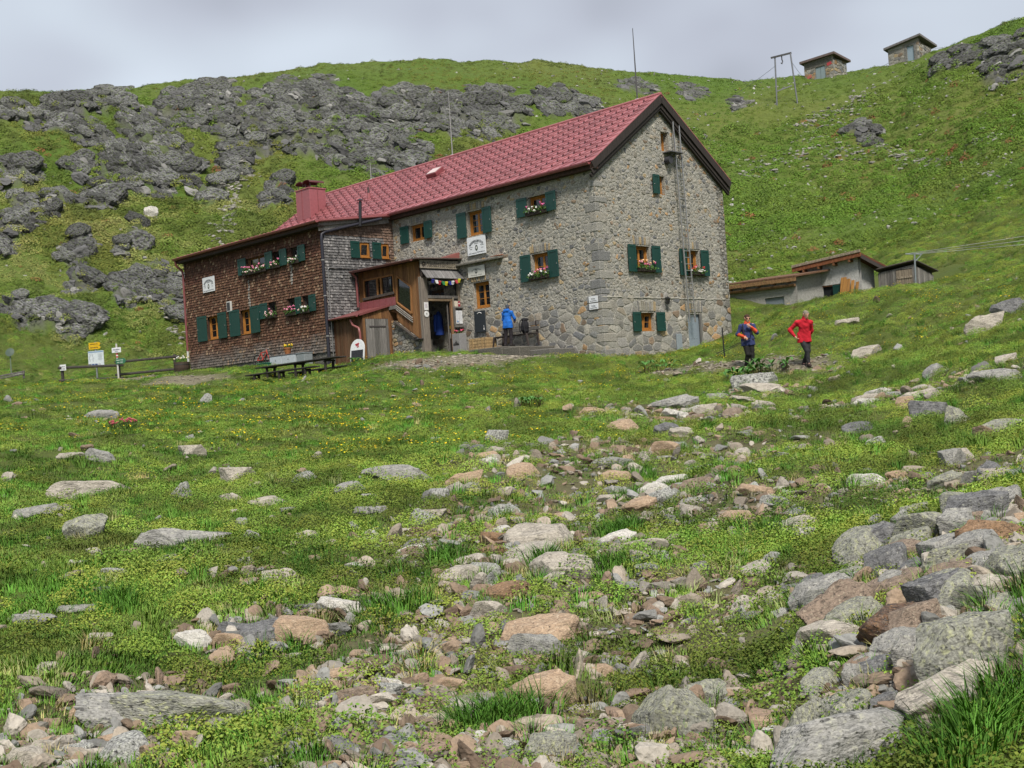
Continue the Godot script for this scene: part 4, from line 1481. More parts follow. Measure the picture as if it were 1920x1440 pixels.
# rubble masonry: every stone its own shape, set in rough mortar
func masonry(wall: Node3D, outline: PackedVector2Array, holes: Array, sd: int, clear_below: float, size := 1.0) -> void:
	var r := RandomNumberGenerator.new()
	r.seed = sd
	var lo := outline[0]
	var hi := outline[0]
	for p in outline:
		lo = lo.min(p)
		hi = hi.max(p)
	var seeds := []
	var y := lo.y
	while y < hi.y:
		var ch := r.randf_range(0.06, 0.22) * size * (1.7 if y < clear_below else 0.95)
		var x := lo.x - r.randf() * 0.3
		while x < hi.x + 0.2:
			var w := (0.09 + 0.52 * pow(r.randf(), 1.7)) * size * (1.6 if y < clear_below else 0.85)
			seeds.append(Vector2(x + w * 0.5, y + ch * 0.5 + r.randf_range(-0.5, 0.5) * ch))
			x += w
		y += ch
	var polys := []
	for i in seeds.size():
		var s: Vector2 = seeds[i]
		var cell := rect(s.x - 0.6, s.y - 0.45, s.x + 0.6, s.y + 0.45)
		for j in seeds.size():
			if i == j:
				continue
			var d: Vector2 = seeds[j] - s
			if absf(d.x) > 1.2 or absf(d.y) > 0.9:
				continue
			# cut by the line half way, with heights counted more than widths
			var m := s + d * 0.5
			var nn := Vector2(d.x, d.y * 1.9)
			var out := PackedVector2Array()
			for k in cell.size():
				var a := cell[k]
				var b := cell[(k + 1) % cell.size()]
				var fa := (a - m).dot(nn)
				var fb := (b - m).dot(nn)
				if fa <= 0:
					out.append(a)
				if (fa < 0 and fb > 0) or (fa > 0 and fb < 0):
					out.append(a.lerp(b, fa / (fa - fb)))
			cell = out
			if cell.size() < 3:
				break
		if cell.size() < 3:
			continue
		var clear := s.y < clear_below
		var grow := -r.randf_range(0.006, 0.016) if clear or r.randf() < 0.55 else -r.randf_range(0.015, 0.055)
		for a in Geometry2D.offset_polygon(cell, grow, Geometry2D.JOIN_MITER):
			for b in Geometry2D.intersect_polygons(a, outline):
				var bits := [b]
				for h in holes:
					var nxt := []
					for q in bits:
						for e in Geometry2D.clip_polygons(q, rect(h[0] - 0.03, h[1] - 0.03, h[2] + 0.03, h[3] + 0.03)):
							if not Geometry2D.is_polygon_clockwise(e):
								nxt.append(e)
					bits = nxt
				for q: PackedVector2Array in bits:
					# knock the corners off
					var soft := PackedVector2Array()
					for k in q.size():
						var pv := q[(k + q.size() - 1) % q.size()]
						var nx := q[(k + 1) % q.size()]
						if q.size() < 8 and r.randf() < 0.45:
							soft.append(q[k].lerp(pv, r.randf_range(0.1, 0.28)))
							soft.append(q[k].lerp(nx, r.randf_range(0.1, 0.28)))
						else:
							soft.append(q[k])
					var area := 0.0
					for k in soft.size():
						area += soft[k].cross(soft[(k + 1) % soft.size()]) * 0.5
					if absf(area) > 0.006:
						polys.append([absf(area), soft, clear])
	polys.sort_custom(func(a, b): return a[0] > b[0])
	var rest := MB.new()
	var single := mini(stones_left, 135)
	stones_left -= single
	for i in polys.size():
		var q = polys[i]
		var t = STONE_TONES[r.randi() % STONE_TONES.size()]
		var v := r.randf_range(0.68, 1.22)
		v *= 2.1
		var col := Color(t[0] * v, t[1] * v, t[2] * v)
		var high := r.randf_range(0.007, 0.024)
		if r.randf() < (0.22 if q[2] else 0.58):      # smeared over with mortar
			col = col.lerp(Color(0.66, 0.64, 0.57), 0.75)
			high *= 0.5
		if i < single:
			var mb := MB.new()
			stone_shape(q[1], high, r, col, mb)
			obj("stone", mb, M.stone_wall, wall)
		else:
			stone_shape(q[1], high, r, col, rest)
	kind(obj("small_stones", rest, M.stone_wall, wall), "stuff")


func lintel(wall: Node3D, x0: float, x1: float, y0: float, h: float, sd: int) -> void:
	var r := RandomNumberGenerator.new()
	r.seed = sd
	var x := x0
	while x < x1 - 0.03:
		var w := r.randf_range(0.07, 0.17)
		w = minf(w, x1 - x)
		var f := ((x + w / 2 - x0) / (x1 - x0) - 0.5) * 0.22
		var hh := h * r.randf_range(0.8, 1.08)
		var t = STONE_TONES[[0, 1, 2, 3, 7, 9, 4][r.randi() % 7]]
		var mb := MB.new()
		stone_shape(PackedVector2Array([Vector2(x + 0.012, y0 + 0.02), Vector2(x + w - 0.012, y0 + 0.02), Vector2(x + w - 0.012 + f * hh, y0 + hh), Vector2(x + 0.012 + f * hh, y0 + hh)]), r.randf_range(0.02, 0.04), r, Color(t[0], t[1], t[2]) * 2.0, mb)
		obj("lintel_stone", mb, M.stone_wall, wall)
		x += w


# a wooden window with its shutters; at is the frame of the wall, the opening is given in it
func window(at: Transform3D, x0: float, y0: float, x1: float, y1: float, sashes: int, rows: int, left := 1.0, right := 1.0, sw := 0.57, deep := 0.2, ajar := 0.0, frame_col := ORANGE) -> void:
	var w := x1 - x0
	var h := y1 - y0
	var xf := at * Transform3D(Basis.IDENTITY, Vector3(x0, y0, 0))
	var fr := MB.new()
	var z := -deep
	var b := 0.075
	fr.box(Vector3(b / 2, h / 2, z), Vector3(b, h, 0.09), frame_col, Basis.IDENTITY, 0.01)
	fr.box(Vector3(w - b / 2, h / 2, z), Vector3(b, h, 0.09), frame_col, Basis.IDENTITY, 0.01)
	fr.box(Vector3(w / 2, h - b / 2, z), Vector3(w - 2 * b, b, 0.086), frame_col, Basis.IDENTITY, 0.01)
	fr.box(Vector3(w / 2, b * 0.7, z), Vector3(w - 2 * b, b * 1.4, 0.086), frame_col, Basis.IDENTITY, 0.01)
	fr.box(Vector3(w / 2, 0.02, z + 0.1), Vector3(w - 0.01, 0.035, 0.16), frame_col * 0.9, Basis(Vector3.RIGHT, 0.1), 0.006)
	var win := obj("window", fr, M.wood, hut)
	win.transform = xf
	var iw := (w - 2 * b) / sashes
	for s in sashes:
		var sx := b + iw * s
		var sash := MB.new()
		var t := 0.055
		var y_0 := b * 1.4
		var sh := h - b * 2.4
		var hinge := Transform3D(Basis.IDENTITY, Vector3(sx, y_0, z - 0.02))
		if ajar != 0.0 and s == sashes - 1:
			hinge = Transform3D(Basis(Vector3.RIGHT, ajar), Vector3(sx, y_0, z - 0.03))
		for e in [[t / 2, sh / 2, t, sh], [iw - t / 2, sh / 2, t, sh]]:
			sash.box(Vector3(e[0], e[1], 0), Vector3(e[2], e[3], 0.05), frame_col * 1.1, Basis.IDENTITY, 0.008)
		for e in [[iw / 2, t / 2, iw - 2 * t, t], [iw / 2, sh - t / 2, iw - 2 * t, t]]:
			sash.box(Vector3(e[0], e[1], 0), Vector3(e[2], e[3], 0.046), frame_col * 1.1, Basis.IDENTITY, 0.008)
		var ph := (sh - 2 * t) / rows
		for k in range(1, rows):
			sash.box(Vector3(iw / 2, t + ph * k, 0), Vector3(iw - 2 * t, 0.022, 0.04), frame_col * 1.15)
		var so := obj("sash", sash, M.wood, win)
		so.transform = hinge
		for k in rows:
			var pane := MB.new()
			pane.box(Vector3(iw / 2, t + ph * (k + 0.5), 0), Vector3(iw - 2 * t, ph - (0.022 if rows > 1 else 0.0), 0.006), Color(1, 1, 1))
			obj("pane", pane, M.glass, win).transform = hinge
	for sd in [[-1, left], [1, right]]:
		if sd[1] <= 0.0:
			continue
		var sh := MB.new()
		var hh := h * 1.03
		var wd: float = sw * sd[1]
		sh.box(Vector3(wd / 2, hh / 2, 0), Vector3(wd, hh, 0.035), GREEN, Basis.IDENTITY, 0.006)
		sh.box(Vector3(wd / 2, 0.05, 0.024), Vector3(wd, 0.1, 0.014), GREEN * 1.1, Basis.IDENTITY, 0.004)
		sh.box(Vector3(wd / 2, hh - 0.05, 0.024), Vector3(wd, 0.1, 0.014), GREEN * 1.1, Basis.IDENTITY, 0.004)
		for q in [0.05, wd - 0.05]:
			sh.box(Vector3(q, hh / 2, 0.024), Vector3(0.1, hh - 0.2, 0.014), GREEN * 1.1, Basis.IDENTITY, 0.004)
		sh.ball(Vector3(wd * 0.1 if sd[0] < 0 else wd * 0.9, hh * 0.48, 0.045), Vector3.ONE * 0.022, Color(0.3, 0.3, 0.3), 6)
		var so := obj("shutter", sh, M.paint, win)
		so.position = Vector3(-wd - 0.02 if sd[0] < 0 else w + 0.02, -0.01 * h, 0.10)
		so.rotation.y = (0.06 if sd[0] < 0 else -0.05)


# a box of geraniums before a window
func flowers(at: Transform3D, x0: float, x1: float, y: float, label: String, sd: int, tones: Array) -> void:
	var r := RandomNumberGenerator.new()
	r.seed = sd
	var base := hut.transform * at * Vector3((x0 + x1) / 2, y + 0.06, 0.12)
	var t := thing("window_flower_box", label, "flower box", base, 0, "flower boxes at the hut windows")
	t.basis = (hut.transform * at).basis
	var w := x1 - x0
	var mb := MB.new()
	mb.box(Vector3(0, 0.08, 0), Vector3(w, 0.16, 0.18), Color(0.03, 0.022, 0.018), Basis.IDENTITY, 0.01)
	obj("planter", mb, M.plain, t)
	var lf := MB.new()
	for i in int(w * 210):
		var p := Vector3(r.randf_range(-w / 2 - 0.04, w / 2 + 0.04), 0.12 + 0.24 * r.randf() * r.randf() + 0.04, r.randf_range(-0.1, 0.14))
		if r.randf() < 0.25:
			p += Vector3(0, -r.randf() * 0.14, 0.1)
		var up := Vector3(r.randfn(), 1.0 + r.randfn() * 0.4, r.randfn() + 0.6).normalized()
		var f := up.cross(Vector3(r.randfn(), r.randfn(), r.randfn())).normalized()
		var s := up.cross(f) * 0.032
		f *= 0.036
		var c := Color(0.05, 0.11, 0.025) * r.randf_range(0.6, 1.5)
		lf.tri(p - f, p + s, p + f, c)
		lf.tri(p - f, p + f, p - s, c)
	obj("foliage", lf, M.leaf, t)
	var n := int(w * 11)
	for i in n:
		var c: Color = tones[r.randi() % tones.size()]
		var ctr := Vector3(-w / 2 + w * (i + r.randf()) / n, r.randf_range(0.26, 0.46), r.randf_range(0.0, 0.14))
		if c.g > 0.5:
			ctr.y -= 0.14
			ctr.z += 0.06
		var bl := MB.new()
		for k in 9:
			var d := Vector3(r.randfn(), r.randfn() * 0.8, r.randfn()).normalized() * 0.035
			bl.ball(ctr + d, Vector3(0.026, 0.022, 0.026) * r.randf_range(0.7, 1.2), c * r.randf_range(0.75, 1.15), 5)
		obj("blossom", bl, M.petal, t)


# rows of split shingles over a wall face, as real overlapping pieces
func shingles(wall: Node3D, outline: PackedVector2Array, holes: Array, sd: int, tone: Callable) -> void:
	var r := RandomNumberGenerator.new()
	r.seed = sd
	var lo := outline[0]
	var hi := outline[0]
	for p in outline:
		lo = lo.min(p)
		hi = hi.max(p)
	var mb := MB.new()
	var y := lo.y
	while y < hi.y:
		var x := lo.x - r.randf() * 0.1
		while x < hi.x:
			var w := r.randf_range(0.06, 0.14)
			var mid := Vector2(x + w / 2, y + 0.07)
			var skip := not Geometry2D.is_point_in_polygon(mid, outline)
			for h in holes:
				if mid.x > h[0] - 0.02 and mid.x < h[2] + 0.02 and mid.y > h[1] - 0.08 and mid.y < h[3] + 0.02:
					skip = true
			if not skip:
				var c: Color = tone.call(mid.x, mid.y, r)
				var drop := r.randf_range(-0.012, 0.012)
				var th := r.randf_range(0.03, 0.055)
				var a := Vector3(x + 0.003, y - 0.012 + drop, th)
				var b := Vector3(x + w - 0.003, y - 0.012 + drop + r.randf_range(-0.008, 0.008), th)
				var d := Vector3(x + w - 0.003, y + 0.145, 0.004)
				var e := Vector3(x + 0.003, y + 0.145, 0.004)
				var n := Vector3(0, 0.1, 1)
				mb.quad_o(a, b, d, e, n, c)
				var a0 := Vector3(a.x, a.y, 0.002)
				var b0 := Vector3(b.x, b.y, 0.002)
				mb.quad_o(a, b, b0, a0, Vector3.DOWN, c * 0.8)
				mb.tri_o(a, e, a0, Vector3.LEFT, c)
				mb.tri_o(b, d, b0, Vector3.RIGHT, c)
			x += w
		y += 0.128
	kind(obj("shingles", mb, M.wood, wall), "stuff")


func build_hut() -> void:
	M.stone_wall = mat(0.92, T.rough, Vector3.ONE * 2.0, T.grain_n, 2.0)
	hut = thing("mountain_hut", "stone mountain hut with red metal roof, green shutters and a brown shingled annexe", "building", HUT, -YAW)
	var I := Transform3D.IDENTITY
	var gable := Transform3D(Basis(Vector3.UP, PI / 2), Vector3.ZERO)
	var ann := Transform3D(Basis.IDENTITY, Vector3(0, 0, P_))
	var ret := Transform3D(Basis(Vector3.UP, PI / 2), Vector3(UR, 0, 0))
	var mort := Color(0.70, 0.67, 0.59)
	# --- the walls. Openings: x0, y0, x1, y1
	var fa := [-11.42, 6.83, -10.3, 7.6]
	var fb := [-7.46, 6.5, -6.4, 7.58]
	var fc := [-3.68, 6.82, -2.58, 7.58]
	var fd := [-3.68, 4.12, -2.66, 5.2]
	var fe := [-7.36, 3.3, -6.34, 4.45]
	var porch_door := [-12.0, 1.3, -11.0, 3.3]
	var f_out := PackedVector2Array([Vector2(UR, -0.6), Vector2(0, -0.6), Vector2(0, 8.16), Vector2(UR, 8.16)])
	var f_holes := [fa, fb, fc, fd, fe]
	var front := obj("front_wall", wall_mesh(f_out, f_holes, 0.5, mort), M.mortar, hut)
	var lint := [[-11.5, 7.62, -10.2, 7.98], [-7.55, 7.6, -6.3, 7.95], [-3.75, 5.22, -2.6, 5.6], [-7.45, 4.47, -6.25, 4.72]]
	masonry(front, PackedVector2Array([Vector2(UR, -0.5), Vector2(0.02, -0.5), Vector2(0.02, 8.1), Vector2(UR, 8.1)]), f_holes + lint, 7, 2.95)
	for i in lint.size():
		lintel(front, lint[i][0], lint[i][2], lint[i][1], lint[i][3] - lint[i][1], 30 + i)
	var g1 := [2.22, 4.1, 3.18, 5.17]
	var g2 := [5.6, 4.05, 6.54, 5.14]
	var g3 := [2.26, 1.68, 3.2, 2.44]
	var g4 := [4.44, 9.26, 4.95, 10.08]
	var g5 := [4.06, 7.4, 4.5, 8.18]
	var gd := [5.46, 0.6, 6.36, 2.4]
	var apex := 11.38
	var g_out := PackedVector2Array([Vector2(0, -0.6), Vector2(W_, -0.6), Vector2(W_, 8.3), Vector2(W_ / 2, apex), Vector2(0, 8.3)])
	var g_holes := [g1, g2, g3, g4, g5, gd]
	var gw := obj("gable_wall", wall_mesh(g_out, g_holes, 0.5, mort * 0.97), M.mortar, hut)
	gw.transform = gable
	var glint := [[2.15, 5.19, 3.25, 5.58], [5.5, 5.16, 6.64, 5.56], [2.18, 2.46, 3.3, 2.95], [5.35, 2.42, 6.5, 2.95]]
	masonry(gw, PackedVector2Array([Vector2(-0.02, -0.5), Vector2(W_, -0.5), Vector2(W_, 8.25), Vector2(W_ / 2, apex - 0.06), Vector2(-0.02, 8.25)]), g_holes + glint, 8, 3.0)
	for i in glint.size():
		lintel(gw, glint[i][0], glint[i][2], glint[i][1], glint[i][3] - glint[i][1], 40 + i)
	# the offset course where the lower storey steps out
	var led := MB.new()
	for k in 14:
		led.box(Vector3(W_ / 14.0 * (k + 0.5), 3.05 + 0.012 * sin(k * 2.1), 0.012), Vector3(W_ / 14.0 - 0.02, 0.04 + 0.012 * cos(k * 1.7), 0.05), Color(0.60, 0.575, 0.51), Basis(Vector3.BACK, 0.012 * sin(k * 3.0)), 0.012)
	obj("ledge", led, M.grain, gw)
	# bigger stones bond the corner
	var rq := RandomNumberGenerator.new()
	rq.seed = 91
	var qy := 0.3
	var turn := 0
	while qy < 8.0:
		var qh := rq.randf_range(0.22, 0.42)
		var la := rq.randf_range(0.5, 0.85) if turn % 2 == 0 else rq.randf_range(0.25, 0.4)
		var lb := rq.randf_range(0.25, 0.4) if turn % 2 == 0 else rq.randf_range(0.5, 0.85)
		var t = STONE_TONES[rq.randi() % 4]
		var qs := MB.new()
		qs.box(Vector3(0.028 - la / 2, qy + qh / 2, 0.028 - lb / 2), Vector3(la, qh - 0.025, lb), Color(t[0], t[1], t[2]) * rq.randf_range(1.9, 2.6), Basis(Vector3.UP, rq.randf_range(-0.02, 0.02)), 0.02)
		if rq.randf() < 0.6:
			obj("corner_stone", qs, M.stone_wall, hut)
		qy += qh
		turn += 1
	# walls one sees little of
	var back := MB.new()
	back.box(Vector3(-12.2, 4.0, -W_ + 0.25), Vector3(24.4, 8.4, 0.5), mort)
	back.prism(PackedVector2Array([Vector2(-W_, -0.5), Vector2(0, -0.5), Vector2(0, 8.2), Vector2(-W_ / 2, 11.3), Vector2(-W_, 8.2)]), Transform3D(Basis(Vector3.UP, -PI / 2), Vector3(-24.4, 0, 0)), -0.5, mort)
	obj("rear_wall", back, M.mortar, hut)
	var inner := MB.new()
	inner.box(Vector3(-12.4, 3.45, -4.3), Vector3(23.6, 0.25, 8.0), Color(0.2, 0.17, 0.14))
	inner.box(Vector3(-12.4, 6.15, -4.3), Vector3(23.6, 0.25, 8.0), Color(0.2, 0.17, 0.14))
	inner.box(Vector3(-12.4, 8.15, -4.3), Vector3(23.6, 0.1, 8.0), Color(0.2, 0.17, 0.14))
	inner.box(Vector3(-12.4, 4.0, -4.4), Vector3(23.6, 8.0, 0.15), Color(0.25, 0.2, 0.15))
	inner.box(Vector3(-19.0, 5.3, 2.0), Vector3(12.2, 0.2, 3.4), Color(0.2, 0.17, 0.14))
	obj("interior_floors", inner, M.plain, hut)
	# --- windows of the stone part
	window(I, fa[0], fa[1], fa[2], fa[3], 2, 1)
	window(I, fb[0], fb[1], fb[2], fb[3], 2, 3)
	window(I, fc[0], fc[1], fc[2], fc[3], 2, 1)
	window(I, fd[0], fd[1], fd[2], fd[3], 2, 2)
	window(I, fe[0], fe[1], fe[2], fe[3], 2, 3, 0, 0)
	window(gable, g1[0], g1[1], g1[2], g1[3], 2, 2, 0.92, 0.92)
	window(gable, g2[0], g2[1], g2[2], g2[3], 2, 2, 0.92, 0.92)
	window(gable, g3[0], g3[1], g3[2], g3[3], 2, 2, 0.92, 0.92, 0.57, 0.22, 0.12)
	window(gable, g4[0], g4[1], g4[2], g4[3], 1, 1, 0, 0, 0.5, 0.3)
	window(gable, g5[0], g5[1], g5[2], g5[3], 1, 1, 0.9, 0, 0.5)
	var PINK := Color(0.72, 0.16, 0.36)
	var WHITE := Color(0.8, 0.78, 0.76)
	var CORAL := Color(0.75, 0.35, 0.38)
	var FIRE := Color(0.6, 0.06, 0.07)
	flowers(I, fc[0] - 0.02, fc[2] + 0.05, fc[1] - 0.1, "geranium box, pink and white, at the upper window nearest the gable corner", 51, [PINK, PINK, WHITE])
	flowers(I, fd[0] - 0.05, fd[2] + 0.05, fd[1] - 0.06, "geranium box, pink over trailing white, at the middle window of the stone front", 52, [PINK, CORAL, WHITE, WHITE])
	flowers(gable, g1[0] - 0.02, g1[2] + 0.08, g1[1] - 0.06, "flower box, salmon and pink, at the gable window left of the ladder", 53, [CORAL, PINK, Color(0.75, 0.5, 0.3)])
	flowers(gable, g2[0] - 0.02, g2[2] + 0.08, g2[1] - 0.06, "flower box, red and pale pink, at the gable window behind the ladder", 54, [CORAL, FIRE, WHITE])
	# the green door leaf at the side
	var dr := MB.new()
	dr.box(Vector3(gd[0] + 0.45, 1.5, -0.12), Vector3(0.9, 1.8, 0.06), Color(0.24, 0.29, 0.33), Basis.IDENTITY, 0.005)
	for k in 4:
		for yy in [1.35, 2.2]:
			dr.ball(Vector3(gd[0] + 0.15 + 0.17 * k, yy, -0.085), Vector3.ONE * 0.015, Color(0.08, 0.09, 0.1), 5)
	var door := obj("side_door", dr, M.paint, hut)
	door.transform = gable
	var dj := MB.new()
	dj.box(Vector3(gd[2] - 0.03, 1.5, 0.03), Vector3(0.1, 1.8, 0.1), Color(0.27, 0.26, 0.24), Basis.IDENTITY, 0.01)
	obj("door_post", dj, M.wood, hut).transform = gable
	var hatch := MB.new()
	hatch.box(Vector3(4.7, 1.22, 0.05), Vector3(0.36, 0.66, 0.06), Color(0.26, 0.30, 0.33), Basis.IDENTITY, 0.008)
	obj("meter_hatch", hatch, M.paint, hut).transform = gable
	# ledge of stone over the ground floor window, with red flashing
	var lg := MB.new()
	lg.box(Vector3(-7.0, 5.34, 0.12), Vector3(3.3, 0.1, 0.34), Color(0.33, 0.31, 0.27), Basis(Vector3.RIGHT, 0.15), 0.02)
	obj("stone_canopy", lg, M.stone_wall, hut)
	var lf := MB.new()
	lf.box(Vector3(-5.6, 5.43, 0.14), Vector3(0.5, 0.03, 0.3), Color(0.33, 0.12, 0.06), Basis(Vector3.RIGHT, 0.15))
	obj("canopy_flashing", lf, M.red_metal, hut)
	build_annexe(ann, ret)
	roof()


func build_annexe(ann: Transform3D, ret: Transform3D) -> void:
	# --- brown shingled front
	var wins := [[-19.1, 6.2, -17.35, 6.98], [-16.75, 6.2, -16.1, 6.95], [-15.25, 6.2, -14.6, 6.92], [-23.2, 3.3, -22.0, 4.55], [-20.0, 3.3, -18.95, 4.55], [-17.45, 3.9, -16.75, 4.62], [-15.75, 3.85, -15.05, 4.6], [-14.55, 3.85, -13.95, 4.58]]
	var out := rect(UL, 1.95, UR, 7.66)
	var w := obj("annexe_wall", wall_mesh(out, wins, 0.3, Color(0.09, 0.05, 0.035)), M.wood, hut)
	w.transform = ann
	var nz := noise(81, 0.6, 3)
	var brown := func(x: float, y: float, r: RandomNumberGenerator) -> Color:
		var t := nz.get_noise_2d(x, y)
		var c := Color(0.155, 0.072, 0.044).lerp(Color(0.35, 0.205, 0.125), r.randf() * r.randf())
		if y > 6.3:
			c = c.lerp(Color(0.15, 0.05, 0.036), 0.45)
		if y < 2.9:
			c = c.lerp(Color(0.27, 0.245, 0.22), clampf((2.9 - y) * 1.3 + t * 0.5, 0.0, 0.85))
		if r.randf() < 0.06:
			c = Color(0.46, 0.32, 0.21)
		if (absf(x + 19.05) < 0.07 and y < 5.9 and y > 4.6) or (absf(x + 15.3) < 0.09 and y < 6.15 and y > 5.3):
			c = Color(0.45, 0.42, 0.38)
		return c * r.randf_range(0.55, 1.2)
	shingles(w, out, wins, 91, brown)
	var grey := func(x: float, y: float, r: RandomNumberGenerator) -> Color:
		var c := Color(0.20, 0.195, 0.20).lerp(Color(0.52, 0.50, 0.49), r.randf() * r.randf())
		if y > 7.2 or x > -0.55:
			c = c.lerp(Color(0.32, 0.18, 0.11), 0.7)
		return c * r.randf_range(0.6, 1.2)
	var rw := [[-2.02, 6.2, -1.42, 6.95], [-0.78, 6.2, -0.28, 6.95]]
	var r_out := PackedVector2Array([Vector2(-P_, 1.95), Vector2(0, 1.95), Vector2(0, 8.2), Vector2(-P_, 7.66)])
	var w2 := obj("side_wall", wall_mesh(r_out, rw, 0.3, Color(0.09, 0.08, 0.075)), M.wood, hut)
	w2.transform = ret
	shingles(w2, r_out, rw, 92, grey)
	var lw := MB.new()
	lw.box(Vector3(UL + 0.15, 4.7, 1.85), Vector3(0.3, 5.6, 3.7), Color(0.1, 0.055, 0.04))
	lw.box(Vector3(UL + 0.15, 4.7, -2.0), Vector3(0.3, 5.6, 4.0), Color(0.1, 0.055, 0.04))
	obj("annexe_end_wall", lw, M.wood, hut)
	var pl := MB.new()
	pl.box(Vector3((UL + UR) / 2, 0.9, P_ - 0.2), Vector3(UR - UL - 0.1, 2.1, 0.36), Color(0.25, 0.24, 0.22))
	pl.box(Vector3(UR - 0.2, 0.9, P_ / 2), Vector3(0.36, 2.1, P_ - 0.1), Color(0.25, 0.24, 0.22))
	obj("plinth", pl, M.mortar, hut)
	var PINK := Color(0.72, 0.22, 0.38)
	var PALE := Color(0.8, 0.55, 0.55)
	var WHITE := Color(0.8, 0.78, 0.76)
	window(ann, -19.1, 6.2, -17.35, 6.98, 2, 1, 1, 1, 0.66, 0.12, 0.0, BROWNWOOD)
	window(ann, -16.75, 6.2, -16.1, 6.95, 1, 1, 0, 1, 0.6, 0.12, 0.0, DARKWOOD)
	window(ann, -15.25, 6.2, -14.6, 6.92, 1, 1, 0, 1, 0.6, 0.12, 0.0, DARKWOOD)
	window(ann, -23.2, 3.3, -22.0, 4.55, 2, 3, 1, 1, 0.85, 0.16)
	window(ann, -20.0, 3.3, -18.95, 4.55, 2, 3, 1, 1, 0.85, 0.16)
	window(ann, -17.45, 3.9, -16.75, 4.62, 1, 1, 1, 0, 0.6, 0.12, 0.0, DARKWOOD)
	window(ann, -15.75, 3.85, -15.05, 4.6, 1, 1, 0, 1, 0.5, 0.12, 0.0, DARKWOOD)
	window(ann, -14.55, 3.85, -13.95, 4.58, 1, 1, 0, 1, 0.55, 0.12, 0.0, DARKWOOD)
	window(ret, -2.02, 6.2, -1.42, 6.95, 1, 1, 0.95, 0, 0.55, 0.05, 0.18)
	window(ret, -0.78, 6.2, -0.28, 6.95, 1, 1, 0.95, 0, 0.55, 0.05, 0.18)
	flowers(ann, -19.3, -17.3, 6.05, "long geranium box at the widest upper window of the brown annexe", 61, [PINK, PALE, WHITE, PINK])
	flowers(ann, -16.8, -16.1, 6.08, "geranium box under the upper annexe window left of the last shutter pair", 62, [PALE, PINK, PALE])
	flowers(ann, -15.25, -14.5, 6.08, "geranium box at the upper annexe window nearest the corner", 63, [PALE, WHITE, CORAL_])
	flowers(ann, -17.45, -16.7, 3.78, "geranium box at the left small lower annexe window", 64, [PALE, PINK])
	flowers(ann, -15.8, -15.0, 3.74, "geranium box, strong pink, at the middle small lower annexe window", 65, [PINK, PINK, CORAL_])
	flowers(ann, -14.55, -13.9, 3.74, "mostly white flower box at the right small lower annexe window", 66, [WHITE, WHITE, PALE])
	var box := MB.new()
	box.box(Vector3(-20.85, 4.8, 0.08), Vector3(0.38, 0.5, 0.1), Color(0.55, 0.55, 0.53), Basis.IDENTITY, 0.01)
	box.box(Vector3(-20.85, 4.8, 0.135), Vector3(0.28, 0.4, 0.01), Color(0.05, 0.05, 0.055))
	obj("meter_box", box, M.paint, hut).transform = ann
	# thin pipe on the grey side wall
	var pp := MB.new()
	pp.tube([Vector3(UR + 0.08, 1.6, 3.88), Vector3(UR + 0.08, 5.62, 3.88), Vector3(UR + 0.08, 5.7, 3.8), Vector3(UR + 0.08, 5.72, 2.2)], 0.022, Color(0.45, 0.45, 0.44), 6)
	obj("conduit", pp, M.steel, hut)


const CORAL_ := Color(0.75, 0.35, 0.38)


func gutter(a: Vector3, b: Vector3, rad: float, col: Color) -> MeshInstance3D:
	var mb := MB.new()
	var d := (b - a).normalized()
	var sd := d.cross(Vector3.UP).normalized()
	var prev := []
	for k in 9:
		var an := PI * k / 8.0
		var off := sd * cos(an) * rad - Vector3.UP * sin(an) * rad
		prev.append(off)
	for k in 8:
		mb.quad_o(a + prev[k], b + prev[k], b + prev[k + 1], a + prev[k + 1], prev[k] + prev[k + 1], col)
		mb.quad_o(a + prev[k] * 0.93, b + prev[k] * 0.93, b + prev[k + 1] * 0.93, a + prev[k + 1] * 0.93, -prev[k] - prev[k + 1], col)
	for e in [a, b]:
		for k in range(1, 8):
			mb.tri_o(e + prev[0], e + prev[k], e + prev[k + 1], e - (a + b) / 2.0, col)
	mb.tube([a + prev[0], b + prev[0]], 0.012, col, 6)
	mb.tube([a + prev[8], b + prev[8]], 0.012, col, 6)
	return obj("gutter", mb, M.red_metal, hut)


